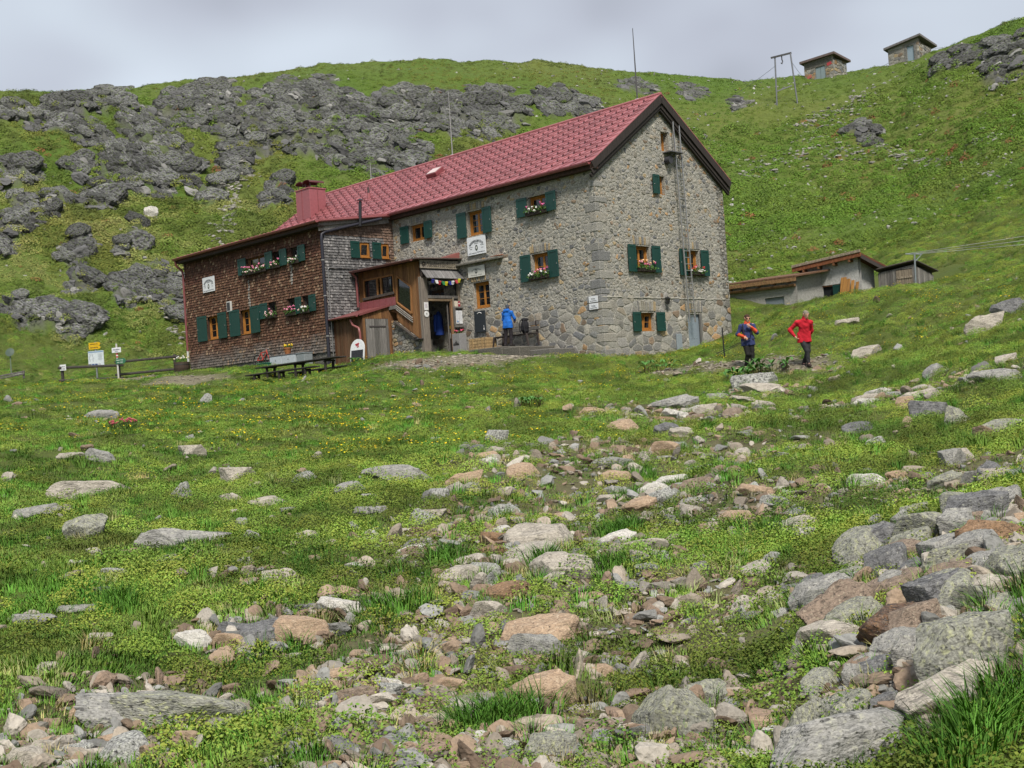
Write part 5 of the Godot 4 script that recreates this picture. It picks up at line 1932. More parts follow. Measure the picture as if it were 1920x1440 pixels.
func roof() -> void:
	var r := RandomNumberGenerator.new()
	r.seed = 15
	var ye := 8.34
	var ve := 0.30       # eave overhang in front
	var yr := 11.58
	var half := W_ / 2.0
	var u1 := 0.24
	var u0 := -24.45
	var run := half + ve
	var slope := sqrt(run * run + (yr - ye) * (yr - ye))
	# roof frame: x along u, y up the slope, z outward
	var up := Vector3(0, yr - ye, -run).normalized()
	var fr := Transform3D(Basis(Vector3.RIGHT, up, Vector3.RIGHT.cross(up)), Vector3(0, ye, ve))
	var deck := MB.new()
	deck.box(fr * Vector3((u0 + u1) / 2, slope / 2, -0.06), Vector3(u1 - u0, slope, 0.1), RED * 0.7, fr.basis)
	var up2 := Vector3(0, yr - ye, run).normalized()
	var fr2 := Transform3D(Basis(Vector3.LEFT, up2, Vector3.LEFT.cross(up2)), Vector3(0, ye, -W_ - ve))
	deck.box(fr2 * Vector3(-(u0 + u1) / 2, slope / 2, -0.03), Vector3(u1 - u0, slope, 0.12), RED, fr2.basis)
	var rf := obj("roof", deck, M.red_metal, hut)
	# tiles: folded sheet metal with a diagonal crease and a snow hook
	var cols := 40
	var rows := 13
	var tw_ := (u1 - u0) / cols
	var th := slope / rows
	var wear := noise(33, 0.5, 3)
	var rest := MB.new()
	for i in cols:
		for j in rows:
			var t := MB.new()
			var x0 := u0 + tw_ * (cols - 1 - i)
			var y0 := th * j
			var c := Color(0.33, 0.108, 0.118) * (r.randf_range(0.85, 1.12) + 0.25 * wear.get_noise_2d(x0, y0 * 2.0))
			var lift := 0.034
			var a := Vector3(x0 + 0.008, y0 - 0.02, lift)
			var b := Vector3(x0 + tw_ - 0.008, y0 - 0.02, lift)
			var d := Vector3(x0 + tw_ - 0.008, y0 + th, 0.006)
			var e := Vector3(x0 + 0.008, y0 + th, 0.006)
			# crease from lower left to upper right, folded up
			var k0 := a.lerp(b, 0.12) + Vector3(0, 0, 0.004)
			var k1 := e.lerp(d, 0.9) + Vector3(0, 0, 0.022)
			t.quad_o(fr * a, fr * k0, fr * k1, fr * e, fr.basis.z, c)
			t.quad_o(fr * k0, fr * b, fr * d, fr * k1, fr.basis.z, c)
			t.quad_o(fr * a, fr * b, fr * Vector3(b.x, b.y, 0.0), fr * Vector3(a.x, a.y, 0.0), -fr.basis.y, c)
			t.quad_o(fr * b, fr * d, fr * Vector3(d.x, d.y, 0.0), fr * Vector3(b.x, b.y, 0.0), fr.basis.x, c)
			t.quad_o(fr * a, fr * e, fr * Vector3(e.x, e.y, 0.0), fr * Vector3(a.x, a.y, 0.0), -fr.basis.x, c)
			t.beam(fr * k0.lerp(k1, 0.04), fr * k0.lerp(k1, 0.97), 0.022, 0.03, c * 0.9, fr.basis.z)
			if j > 0:
				t.box(fr * Vector3(x0 + tw_ * 0.04, y0 + 0.01, lift + 0.04), Vector3(0.055, 0.07, 0.045), Color(0.13, 0.03, 0.035), fr.basis)
			if i < 23:
				obj("roof_tile", t, M.red_metal, rf)
			else:
				rest.add(t)
	kind(obj("far_roof_tiles", rest, M.red_metal, rf), "stuff")
	var cap := MB.new()
	cap.tube([Vector3(u0, yr + 0.02, -half), Vector3(u1 + 0.02, yr + 0.02, -half)], 0.075, RED, 8)
	# metal edge along the verges
	for s in [[ve, half], [-W_ - ve, half]]:
		cap.beam(Vector3(u1 + 0.01, ye + 0.02, s[0]), Vector3(u1 + 0.01, yr + 0.03, -half), 0.05, 0.03, RED * 1.05, Vector3(0, 1, 0.5))
		cap.beam(Vector3(u0 - 0.01, ye + 0.02, s[0]), Vector3(u0 - 0.01, yr + 0.03, -half), 0.05, 0.03, RED * 1.05, Vector3(0, 1, 0.5))
	obj("ridge_cap", cap, M.red_metal, rf)
	# dark barge boards on the gable, stepped back under the edge
	var bb := MB.new()
	for s in [1.0, -1.0]:
		var e0 := Vector3(0, ye - 0.04, ve) if s > 0 else Vector3(0, ye - 0.04, -W_ - ve)
		var e1 := Vector3(0, yr - 0.04, -half)
		var dn := Vector3(0, -1, 0)
		bb.beam(e0 + Vector3(u1 + 0.02, -0.15, 0), e1 + Vector3(u1 + 0.02, -0.15, 0), 0.03, 0.30, DARKWOOD, Vector3(0, 0.82, 0.57 * s), 0.004)
		bb.beam(e0 + Vector3(u1 - 0.05, -0.38, 0), e1 + Vector3(u1 - 0.05, -0.38, 0), 0.03, 0.22, DARKWOOD * 1.15, Vector3(0, 0.82, 0.57 * s), 0.004)
		bb.beam(e0 + Vector3(u1 - 0.13, -0.54, 0), e1 + Vector3(u1 - 0.13, -0.54, 0), 0.1, 0.14, DARKWOOD * 0.9, Vector3(0, 0.82, 0.57 * s), 0.004)
	obj("barge_board", bb, M.wood, rf)
	# boarding and gutter under the front eave
	var sf := MB.new()
	sf.box(Vector3(-6.2, ye - 0.17, 0.12), Vector3(12.9, 0.26, 0.3), Color(0.085, 0.045, 0.035), Basis.IDENTITY, 0.01)
	obj("eave_board", sf, M.wood_x, rf)
	gutter(Vector3(-12.4, ye - 0.06, ve + 0.10), Vector3(0.16, ye - 0.06, ve + 0.10), 0.085, Color(0.29, 0.085, 0.09))
	gutter(Vector3(0.1, ye - 0.06, -W_ - ve - 0.1), Vector3(-20, ye - 0.06, -W_ - ve - 0.1), 0.085, Color(0.29, 0.085, 0.09))
	# --- the flat roof of the annexe
	var a_front := P_ + 0.42
	var up3 := Vector3(0, 8.30 - 7.72, -(a_front - 0.2)).normalized()
	var fr3 := Transform3D(Basis(Vector3.RIGHT, up3, Vector3.RIGHT.cross(up3)), Vector3(0, 7.78, a_front))
	var l3 := a_front + 0.1
	var ar := MB.new()
	ar.box(fr3 * Vector3((UL - 0.12 + UR + 0.3) / 2, l3 / 2, -0.05), Vector3(UR - UL + 0.42, l3, 0.1), RED * 0.9, fr3.basis)
	ar.box(Vector3(UL + 0.35, 8.32, -4.0), Vector3(0.95, 0.1, 8.4), RED * 0.9)
	var ao := obj("annexe_roof", ar, M.red_metal, hut)
	var n := int((UR - UL + 0.4) / 0.36)
	for i in n:
		var rib := MB.new()
		rib.box(fr3 * Vector3(UL - 0.1 + 0.36 * i + 0.18, l3 / 2, 0.02), Vector3(0.05, l3, 0.045), RED, fr3.basis, 0.008)
		obj("standing_seam", rib, M.red_metal, ao)
	var ab := MB.new()
	ab.box(Vector3((UL + UR) / 2 + 0.1, 7.52, P_ + 0.24), Vector3(UR - UL + 0.3, 0.08, 0.36), Color(0.05, 0.034, 0.03), Basis.IDENTITY, 0.01)
	ab.box(Vector3((UL + UR) / 2 + 0.1, 7.61, P_ + 0.38), Vector3(UR - UL + 0.34, 0.12, 0.06), Color(0.10, 0.05, 0.035), Basis.IDENTITY, 0.01)
	obj("eave_board", ab, M.wood_x, ao)
	var vb := MB.new()
	vb.beam(Vector3(UR + 0.2, 7.62, P_ + 0.36), Vector3(UR + 0.2, 8.2, 0.28), 0.05, 0.24, GREYWOOD * 1.1, Vector3.UP, 0.006)
	vb.beam(Vector3(UR + 0.13, 7.42, P_ + 0.3), Vector3(UR + 0.13, 8.0, 0.3), 0.05, 0.22, GREYWOOD * 1.3, Vector3.UP, 0.006)
	obj("verge_board", vb, M.wood_x, ao)
	gutter(Vector3(UL - 0.2, 7.74, a_front + 0.08), Vector3(UR + 0.34, 7.74, a_front + 0.08), 0.09, Color(0.29, 0.085, 0.09))
	gutter(Vector3(UR + 0.32, 7.72, P_ + 0.4), Vector3(UR + 0.32, 8.2, 0.36), 0.055, Color(0.30, 0.09, 0.085))
	# downpipes
	var dp := MB.new()
	dp.tube([Vector3(UL - 0.05, 7.66, a_front + 0.06), Vector3(UL - 0.05, 7.4, a_front + 0.02), Vector3(UL + 0.0, 7.12, P_ + 0.14), Vector3(UL + 0.0, 6.9, P_ + 0.1), Vector3(UL + 0.0, 2.9, P_ + 0.1)], 0.06, Color(0.20, 0.055, 0.055), 10)
	obj("downpipe", dp, M.red_metal, hut)
	var dq := MB.new()
	dq.tube([Vector3(UL + 0.0, 2.9, P_ + 0.1), Vector3(UL + 0.0, 1.6, P_ + 0.1)], 0.058, Color(0.55, 0.55, 0.54), 10)
	obj("downpipe_foot", dq, M.paint, hut)
	var bp := MB.new()
	bp.tube([Vector3(UR + 0.36, 8.02, 0.9), Vector3(UR + 0.3, 7.72, 2.2), Vector3(UR + 0.08, 7.3, P_ - 0.1), Vector3(UR + 0.08, 7.18, P_ + 0.1), Vector3(UR + 0.08, 6.9, P_ + 0.12), Vector3(UR + 0.08, 1.4, P_ + 0.12)], 0.07, Color(0.03, 0.03, 0.04), 10)
	for y in [2.6, 4.4, 6.0]:
		bp.tube([Vector3(UR + 0.08, y, P_ + 0.12), Vector3(UR + 0.08, y + 0.05, P_ + 0.12)], 0.085, Color(0.25, 0.25, 0.25), 10)
	obj("downpipe", bp, M.paint, hut)
	# --- chimney clad in sheet metal
	var cm := MB.new()
	var cu0 := -22.75
	var cu1 := -21.45
	var cv0 := 1.55
	var cv1 := 2.6
	cm.box(Vector3((cu0 + cu1) / 2, 10.2, -(cv0 + cv1) / 2), Vector3(cu1 - cu0, 2.2, cv1 - cv0), RED * 0.85, Basis.IDENTITY, 0.01)
	cm.box(Vector3((cu0 + cu1) / 2, 11.32, -(cv0 + cv1) / 2), Vector3(cu1 - cu0 + 0.08, 0.06, cv1 - cv0 + 0.08), RED * 0.9, Basis.IDENTITY, 0.01)
	var ch := obj("chimney", cm, M.red_metal, rf)
	for k in [[-22.2, cv0], [cu1, 2.08]]:
		var sm := MB.new()
		if k[0] == cu1:
			sm.box(Vector3(cu1 + 0.012, 10.2, -k[1]), Vector3(0.025, 2.2, 0.04), RED * 0.7)
		else:
			sm.box(Vector3(k[0], 10.2, -cv0 + 0.012), Vector3(0.04, 2.2, 0.025), RED * 0.7)
		obj("chimney_seam", sm, M.red_metal, rf)
	var cw := MB.new()
	for s in [0.0, 1.0]:
		var ctr := Vector3(cu0 + 0.32 + s * 0.66, 11.62, -2.05)
		for q in 6:
			var a0 := PI * q / 6.0
			var a1 := PI * (q + 1) / 6.0
			var p0 := ctr + Vector3(-cos(a0) * 0.36, sin(a0) * 0.16, 0)
			var p1 := ctr + Vector3(-cos(a1) * 0.36, sin(a1) * 0.16, 0)
			cw.beam(p0 + Vector3(0, 0, 0), p1, 0.95, 0.02, Color(0.10, 0.03, 0.03), Vector3(0, 1, 0.01))
		for z in [-0.35, 0.35]:
			cw.box(ctr + Vector3(-0.22, -0.15, z), Vector3(0.03, 0.3, 0.03), Color(0.08, 0.06, 0.06))
			cw.box(ctr + Vector3(0.22, -0.15, z), Vector3(0.03, 0.3, 0.03), Color(0.08, 0.06, 0.06))
	obj("chimney_cowl", cw, M.paint, rf)
	var st := MB.new()
	st.tube([Vector3(-12.35, 7.6, 2.15), Vector3(-12.35, 8.75, 2.05)], 0.075, Color(0.02, 0.02, 0.024), 10)
	st.lathe([Vector2(0.0, 0.09), Vector2(0.17, 0.0), Vector2(0.0, -0.01)], Transform3D(Basis.IDENTITY, Vector3(-12.35, 8.8, 2.05)), Color(0.02, 0.02, 0.024), 12)
	obj("stove_pipe", st, M.paint, rf)
	var sv := MB.new()
	sv.tube([Vector3(-16.9, 9.8, -2.0), Vector3(-16.9, 10.25, -2.0)], 0.09, RED * 0.9, 10)
	sv.tube([Vector3(-16.9, 10.25, -2.0), Vector3(-16.9, 10.55, -2.0)], 0.06, Color(0.06, 0.03, 0.03), 10)
	obj("vent_pipe", sv, M.red_metal, rf)
	var sk := MB.new()
	sk.box(fr * Vector3(-12.3, 3.55, 0.13), Vector3(0.75, 0.62, 0.2), Color(0.22, 0.05, 0.055), fr.basis, 0.015)
	sk.box(fr * Vector3(-12.3, 3.55, 0.245), Vector3(0.62, 0.52, 0.02), Color(0.62, 0.5, 0.48), fr.basis)
	obj("roof_hatch", sk, M.red_metal, rf)


# ------------------------------------------------------------------ porch, shed and terrace of the hut
func planks(called: String, parent: Node, xf: Transform3D, outline: PackedVector2Array, holes: Array, pw: float, sd: int, tone: Callable, m: Material) -> void:
	var r := RandomNumberGenerator.new()
	r.seed = sd
	var lo := outline[0]
	var hi := outline[0]
	for p in outline:
		lo = lo.min(p)
		hi = hi.max(p)
	var x := lo.x
	while x < hi.x - 0.01:
		var w := minf(pw * r.randf_range(0.75, 1.25), hi.x - x)
		for b in Geometry2D.intersect_polygons(rect(x + 0.005, lo.y - 1, x + w - 0.005, hi.y + 1), outline):
			var bits := [b]
			for h: PackedVector2Array in holes:
				var nxt := []
				for q in bits:
					for e in Geometry2D.clip_polygons(q, h):
						if not Geometry2D.is_polygon_clockwise(e):
							nxt.append(e)
				bits = nxt
			for q: PackedVector2Array in bits:
				var mb := MB.new()
				mb.prism(q, xf * Transform3D(Basis.IDENTITY, Vector3(0, 0, r.randf_range(-0.006, 0.008))), 0.03, tone.call(x + w / 2, r))
				obj(called, mb, m, parent)
		x += w


func build_porch() -> void:
	var face := Transform3D(Basis.IDENTITY, Vector3(0, 0, 2.2))                    # long side
	var end := Transform3D(Basis(Vector3.UP, PI / 2), Vector3(-8.34, 0, 0))        # entrance side; x is v
	var ua := UR + 0.05
	var ub := -8.34
	var warm := func(x: float, r: RandomNumberGenerator) -> Color:
		return Color(0.36, 0.185, 0.075).lerp(Color(0.22, 0.10, 0.045), r.randf()) * r.randf_range(0.8, 1.15)
	var silver := func(x: float, r: RandomNumberGenerator) -> Color:
		return Color(0.30, 0.285, 0.27) * r.randf_range(0.6, 1.1)
	var dark := func(x: float, r: RandomNumberGenerator) -> Color:
		return Color(0.15, 0.065, 0.03).lerp(Color(0.23, 0.13, 0.07), r.randf()) * r.randf_range(0.7, 1.1)
	# long wall: planks round two openings
	var shell := MB.new()
	var trap := PackedVector2Array([Vector2(-9.95, 3.86), Vector2(-8.98, 3.27), Vector2(-8.93, 4.45), Vector2(-9.84, 5.01)])
	var left := rect(-12.25, 4.28, -10.1, 5.1)
	var out := PackedVector2Array([Vector2(ua, 4.0), Vector2(-10.0, 3.4), Vector2(-10.0, 3.05), Vector2(-8.5, 2.1), Vector2(ub, 2.1), Vector2(ub, 5.5), Vector2(ua, 5.5)])
	shell.box(Vector3((ua + ub) / 2, 5.45, 2.15), Vector3(ub - ua, 0.1, 0.06), Color(0.2, 0.1, 0.05))
	shell.box(Vector3(-10.0, 4.3, 2.16), Vector3(0.1, 2.3, 0.09), Color(0.33, 0.16, 0.06), Basis.IDENTITY, 0.008)
	shell.box(Vector3(-12.5, 4.7, 2.15), Vector3(0.1, 1.5, 0.06), Color(0.33, 0.16, 0.06))
	var pw := obj("porch_wall", shell, M.wood, hut)
	planks("plank", pw, face, out, [trap, left], 0.15, 201, warm, M.wood)
	# window frames: rim along each opening, and glass
	for q in [[trap, 1], [left, 2]]:
		var fr := MB.new()
		var poly: PackedVector2Array = q[0]
		for k in 4:
			var a := poly[k]
			var b := poly[(k + 1) % 4]
			fr.beam(Vector3(a.x, a.y, 2.225), Vector3(b.x, b.y, 2.225), 0.075, 0.07, Color(0.40, 0.19, 0.07), Vector3(0, 0, 1), 0.008)
		if q[1] == 2:
			for u in [-11.25, -10.98]:
				fr.beam(Vector3(u, 4.28, 2.225), Vector3(u, 5.1, 2.225), 0.09, 0.08, Color(0.42, 0.20, 0.07), Vector3(0, 0, 1), 0.008)
		var pwi := obj("porch_window", fr, M.wood, hut)
		var lists := [poly] if q[1] == 1 else [rect(-12.25, 4.28, -11.25, 5.1), rect(-10.98, 4.28, -10.1, 5.1)]
		for pl in lists:
			var g := MB.new()
			g.prism(pl, face * Transform3D(Basis.IDENTITY, Vector3(0, 0, -0.01)), 0.006, Color.WHITE)
			obj("pane", g, M.glass, pwi)
	var sill := MB.new()
	sill.beam(Vector3(-12.3, 4.24, 2.28), Vector3(-10.05, 4.30, 2.28), 0.06, 0.12, Color(0.12, 0.10, 0.09), Vector3.UP, 0.01)
	obj("porch_sill", sill, M.wood_x, hut)
	# white rails under the slanting window
	var rl := MB.new()
	for k in 3:
		rl.beam(Vector3(-10.0, 3.74 - k * 0.09, 2.26), Vector3(-8.9, 3.07 - k * 0.09, 2.26), 0.03, 0.045, Color(0.42, 0.40, 0.37), Vector3(0, 0, 1), 0.006)
	obj("handrail", rl, M.wood_x, hut)
	# red metal front under the windows
	var rp := MB.new()
	rp.box(Vector3(-11.3, 3.93, 2.27), Vector3(2.6, 0.38, 0.04), Color(0.24, 0.07, 0.075), Basis.IDENTITY, 0.006)
	for k in 6:
		rp.box(Vector3(-12.4 + 0.44 * k, 3.93, 2.295), Vector3(0.025, 0.38, 0.025), Color(0.2, 0.055, 0.06))
	obj("metal_apron", rp, M.red_metal, hut)
	var gb := MB.new()
	gb.beam(Vector3(-12.5, 3.62, 2.26), Vector3(-10.0, 3.68, 2.26), 0.06, 0.2, GREYWOOD, Vector3.UP, 0.01)
	obj("landing_beam", gb, M.wood_x, hut)
	# roof of the porch, its gutter and pipe
	var rf := MB.new()
	rf.box(Vector3((ua + ub) / 2 + 0.15, 5.58, 1.3), Vector3(ub - ua + 0.45, 0.06, 2.7), Color(0.085, 0.055, 0.05), Basis(Vector3.RIGHT, 0.03), 0.008)
	rf.prism(PackedVector2Array([Vector2(-1.1, 0.0), Vector2(0, 0.0), Vector2(0, 0.3)]), Transform3D(Basis(Vector3.UP, PI / 2), Vector3(-8.1, 5.62, 0)), 0.4, Color(0.28, 0.10, 0.09))
	obj("porch_roof", rf, M.red_metal, hut)
	gutter(Vector3(ua + 0.1, 5.52, 2.72), Vector3(-8.2, 5.52, 2.72), 0.075, Color(0.16, 0.06, 0.055))
	var dp := MB.new()
	dp.tube([Vector3(-12.42, 5.45, 2.72), Vector3(-12.42, 5.25, 2.5), Vector3(-12.42, 3.9, 2.5)], 0.055, Color(0.2, 0.055, 0.055), 8)
	dp.tube([Vector3(-11.1, 3.2, 3.95), Vector3(-10.95, 2.95, 3.95), Vector3(-10.6, 2.8, 3.92), Vector3(-10.55, 2.6, 3.9), Vector3(-10.5, 1.1, 3.9)], 0.055, Color(0.24, 0.07, 0.065), 8)
	obj("downpipe", dp, M.red_metal, hut)
	# the shed under it: planked front, grey door on the side
	var s_end := Transform3D(Basis(Vector3.UP, PI / 2), Vector3(-10.5, 0, 0))
	var s_face := Transform3D(Basis.IDENTITY, Vector3(0, 0, 3.75))
	var core := MB.new()
	core.box(Vector3(-11.6, 2.1, 2.95), Vector3(2.1, 2.5, 1.5), Color(0.06, 0.04, 0.03))
	var sh := obj("shed", core, M.wood, hut)
	planks("plank", sh, s_face, rect(ua, 0.9, -10.52, 3.4), [], 0.17, 203, dark, M.wood)
	planks("plank", sh, s_end, PackedVector2Array([Vector2(-3.75, 0.9), Vector2(-1.7, 0.9), Vector2(-1.7, 3.76), Vector2(-2.2, 3.76), Vector2(-3.75, 3.34)]), [rect(-3.62, 0.95, -2.35, 3.2)], 0.16, 204, warm, M.wood)
	var door := MB.new()
	door.box(Vector3(-2.98, 2.08, -0.02), Vector3(1.26, 2.24, 0.03), GREYWOOD * 0.5)
	var dn := obj("shed_door", door, M.wood, hut)
	dn.transform = s_end
	planks("plank", dn, Transform3D(Basis.IDENTITY, Vector3(0, 0, 0.03)), rect(-3.6, 0.98, -2.36, 3.18), [], 0.13, 205, silver, M.wood)
	for y in [1.45, 2.85]:
		var hg := MB.new()
		hg.box(Vector3(-2.98, y, 0.045), Vector3(0.9, 0.06, 0.014), Color(0.07, 0.06, 0.06))
		obj("hinge", hg, M.paint, dn)
	var sr := MB.new()
	sr.quad_o(Vector3(ua, 3.36, 3.98), Vector3(-10.42, 3.36, 3.98), Vector3(-10.42, 3.80, 2.25), Vector3(ua, 3.80, 2.25), Vector3(0, 1, 0.5), Color(0.21, 0.065, 0.065))
	sr.quad_o(Vector3(ua, 3.32, 3.98), Vector3(-10.42, 3.32, 3.98), Vector3(-10.42, 3.76, 2.25), Vector3(ua, 3.76, 2.25), Vector3(0, -1, -0.5), RED * 0.5)
	sr.beam(Vector3(-10.42, 3.36, 3.98), Vector3(-10.42, 3.79, 2.25), 0.04, 0.09, Color(0.2, 0.06, 0.06), Vector3.UP)
	obj("shed_roof", sr, M.red_metal, hut)
	gutter(Vector3(ua - 0.05, 3.34, 4.05), Vector3(-10.5, 3.34, 4.05), 0.06, Color(0.24, 0.07, 0.07))
	# the stone base of the stairs
	var base_o := PackedVector2Array([Vector2(-10.45, 0.9), Vector2(-8.36, 1.1), Vector2(-8.36, 2.1), Vector2(-8.55, 2.1), Vector2(-10.05, 3.05), Vector2(-10.45, 3.1)])
	var sb := obj("stair_base", wall_mesh(base_o, [], 0.5, Color(0.30, 0.28, 0.24)), M.mortar, hut)
	sb.transform = face
	var keep := stones_left
	stones_left = 0
	masonry(sb, base_o, [], 17, 9.0, 0.6)
	stones_left = keep
	var br := MB.new()
	br.beam(Vector3(-10.1, 3.02, 2.3), Vector3(-8.75, 2.2, 2.3), 0.16, 0.07, Color(0.09, 0.075, 0.07), Vector3(0, 1, 0), 0.01)
	br.box(Vector3(-8.55, 2.12, 2.3), Vector3(0.5, 0.05, 0.3), Color(0.05, 0.045, 0.045), Basis.IDENTITY, 0.01)
	obj("stair_stringer", br, M.wood_x, hut)
	# floor and rear of the porch, dark inside
	var fl := MB.new()
	fl.box(Vector3(-10.4, 1.36, 1.1), Vector3(4.3, 0.2, 2.2), Color(0.28, 0.26, 0.23))
	for k in 5:
		fl.box(Vector3(-9.6 - 0.28 * k, 1.55 + 0.18 * k, 1.0), Vector3(0.3, 0.18 + 0.2 * k, 1.6), Color(0.30, 0.28, 0.25))
	obj("porch_floor", fl, M.grain, hut)
	# --- entrance
	var post := func(v0: float, v1: float, y0: float, y1: float, z: float, c: Color) -> MB:
		var p := MB.new()
		p.box(Vector3((v0 + v1) / 2, (y0 + y1) / 2, z), Vector3(v1 - v0, y1 - y0, 0.2), c, Basis.IDENTITY, 0.015)
		return p
	var en := obj("entrance_post", post.call(-2.22, -1.86, 1.4, 4.8, 0.0, Color(0.31, 0.27, 0.23)), M.wood, hut)
	en.transform = end
	var e2 := obj("entrance_post", post.call(-0.12, 0.02, 1.4, 4.8, 0.0, Color(0.36, 0.29, 0.22)), M.wood, hut)
	e2.transform = end
	var bm := MB.new()
	bm.box(Vector3(-1.0, 3.93, 0.0), Vector3(1.75, 0.13, 0.16), GREYWOOD, Basis.IDENTITY, 0.012)
	bm.box(Vector3(-1.15, 3.80, 0.0), Vector3(1.42, 0.1, 0.13), Color(0.40, 0.29, 0.18), Basis.IDENTITY, 0.012)
	bm.box(Vector3(-1.0, 4.78, 0.0), Vector3(2.1, 0.12, 0.16), GREYWOOD, Basis.IDENTITY, 0.012)
	bm.box(Vector3(-0.52, 2.68, 0.03), Vector3(0.09, 2.3, 0.12), Color(0.40, 0.22, 0.11), Basis.IDENTITY, 0.012)
	bm.box(Vector3(-0.43, 2.72, 0.05), Vector3(0.075, 2.4, 0.12), Color(0.42, 0.36, 0.28), Basis.IDENTITY, 0.012)
	var fr2 := obj("entrance_frame", bm, M.wood, hut)
	fr2.transform = end
	var tg := MB.new()
	tg.prism(rect(-1.86, 4.0, -0.12, 4.72), Transform3D(Basis.IDENTITY, Vector3.ZERO), 0.008, Color.WHITE)
	obj("pane", tg, M.glass, fr2)
	planks("plank", fr2, Transform3D(Basis.IDENTITY, Vector3(0, 0, 0.02)), rect(-0.38, 1.45, -0.12, 3.85), [], 0.14, 207, silver, M.wood)
	# door leaf standing open inwards
	var dl := MB.new()
	dl.box(Vector3(0.0, 2.6, -0.42), Vector3(0.05, 2.2, 0.1), Color(0.20, 0.185, 0.17), Basis.IDENTITY, 0.008)
	dl.box(Vector3(0.0, 2.6, 0.02), Vector3(0.05, 2.2, 0.1), Color(0.20, 0.185, 0.17), Basis.IDENTITY, 0.008)
	dl.box(Vector3(0.0, 1.9, -0.2), Vector3(0.04, 0.8, 0.4), Color(0.15, 0.14, 0.13))
	dl.box(Vector3(0.0, 3.62, -0.2), Vector3(0.05, 0.14, 0.4), Color(0.20, 0.185, 0.17))
	var dleaf := obj("entrance_door", dl, M.wood, hut)
	dleaf.transform = end * Transform3D(Basis(Vector3.UP, -0.95), Vector3(-0.62, 0, -0.1))
	var st1 := MB.new()
	st1.box(Vector3(0.035, 2.62, -0.15), Vector3(0.006, 0.14, 0.14), Color(0.75, 0.55, 0.04))
	st1.box(Vector3(0.035, 2.25, -0.12), Vector3(0.006, 0.24, 0.17), Color(0.6, 0.6, 0.58))
	obj("door_stickers", st1, M.paint, dleaf)
	# sloping boards over the entrance
	var aw := MB.new()
	aw.box(Vector3(-1.1, 4.95, 0.1), Vector3(2.2, 0.3, 0.1), Color(0.08, 0.06, 0.05))
	var an := obj("awning", aw, M.wood, hut)
	an.transform = end
	var r := RandomNumberGenerator.new()
	r.seed = 71
	for k in 10:
		var b := MB.new()
		var v := -2.22 + 0.222 * k
		b.beam(Vector3(v + 0.11, 5.14, 0.1), Vector3(v + 0.13, 4.70, 0.48), 0.205, 0.025, Color(0.34, 0.33, 0.33) * r.randf_range(0.6, 1.15), Vector3(0, 0.7, 0.7), 0.004)
		obj("board", b, M.wood, an)
	# terrace step along the wall, of slabs
	for k in 7:
		var sl := MB.new()
		var u0 := -9.3 + 0.95 * k
		var top := 1.42 if k < 6 else 1.34
		sl.box(Vector3(u0 + 0.47, top - 0.2, 1.04), Vector3(0.93, 0.4, 2.06 + 0.04 * (k % 3)), Color(0.24, 0.225, 0.195) * r.randf_range(0.85, 1.1), Basis.IDENTITY, 0.025)
		var o := obj("terrace_slab", sl, M.stone_wall, hut)
	var sl2 := MB.new()
	sl2.box(Vector3(-2.2, 1.0, 0.75), Vector3(1.3, 0.35, 1.5), Color(0.28, 0.27, 0.245), Basis.IDENTITY, 0.03)
	sl2.box(Vector3(-8.9, 1.15, 2.5), Vector3(2.2, 0.28, 0.5), Color(0.30, 0.28, 0.25), Basis(Vector3.UP, 0.05), 0.03)
	obj("terrace_slab", sl2, M.stone_wall, hut)


# ------------------------------------------------------------------ writing
func letters(text: String, high: float, fit: float, bold := true, serif := false) -> Array:
	var tm := TextMesh.new()
	var f := SystemFont.new()
	f.font_names = PackedStringArray(["Droid Serif" if serif else "Droid Sans"])
	f.font_weight = 700 if bold else 400
	tm.font = f
	tm.text = text
	tm.font_size = 32
	tm.pixel_size = high / 24.0
	tm.depth = 0.004
	var st := SurfaceTool.new()
	st.append_from(tm, 0, Transform3D.IDENTITY)
	var m := st.commit()
	var bb := m.get_aabb()
	var k := 1.0
	if fit > 0.0 and bb.size.x > 0.0:
		k = fit / bb.size.x
	return [m, bb, k]


func write_on(parent: Node, text: String, at: Vector3, high: float, col: Color, fit := 0.0, bold := true, serif := false) -> void:
	var q := letters(text, high, fit, bold, serif)
	var m := StandardMaterial3D.new()
	m.albedo_color = col.linear_to_srgb()
	m.roughness = 0.7
	var o := put("lettering", q[0], m, parent)
	var c: Vector3 = q[1].get_center()
	o.transform = Transform3D(Basis.IDENTITY.scaled(Vector3(q[2], 1, 1)), at - Vector3(c.x * q[2], c.y, 0))


func write_arc(parent: Node, text: String, ctr: Vector3, rad: float, span: float, high: float, col: Color) -> void:
	var st := SurfaceTool.new()
	for i in text.length():
		var q := letters(text.substr(i, 1), high, 0.0, true, false)
		var a := lerpf(span / 2, -span / 2, (i + 0.5) / text.length())
		var c: Vector3 = q[1].get_center()
		var b := Basis(Vector3.BACK, a)
		var p := ctr + Vector3(-sin(a), cos(a), 0) * rad
		st.append_from(q[0], 0, Transform3D(b, p - b * Vector3(c.x, high * 0.36, 0)))
	var m := StandardMaterial3D.new()
	m.albedo_color = col.linear_to_srgb()
	m.roughness = 0.7
	put("lettering", st.commit(), m, parent)


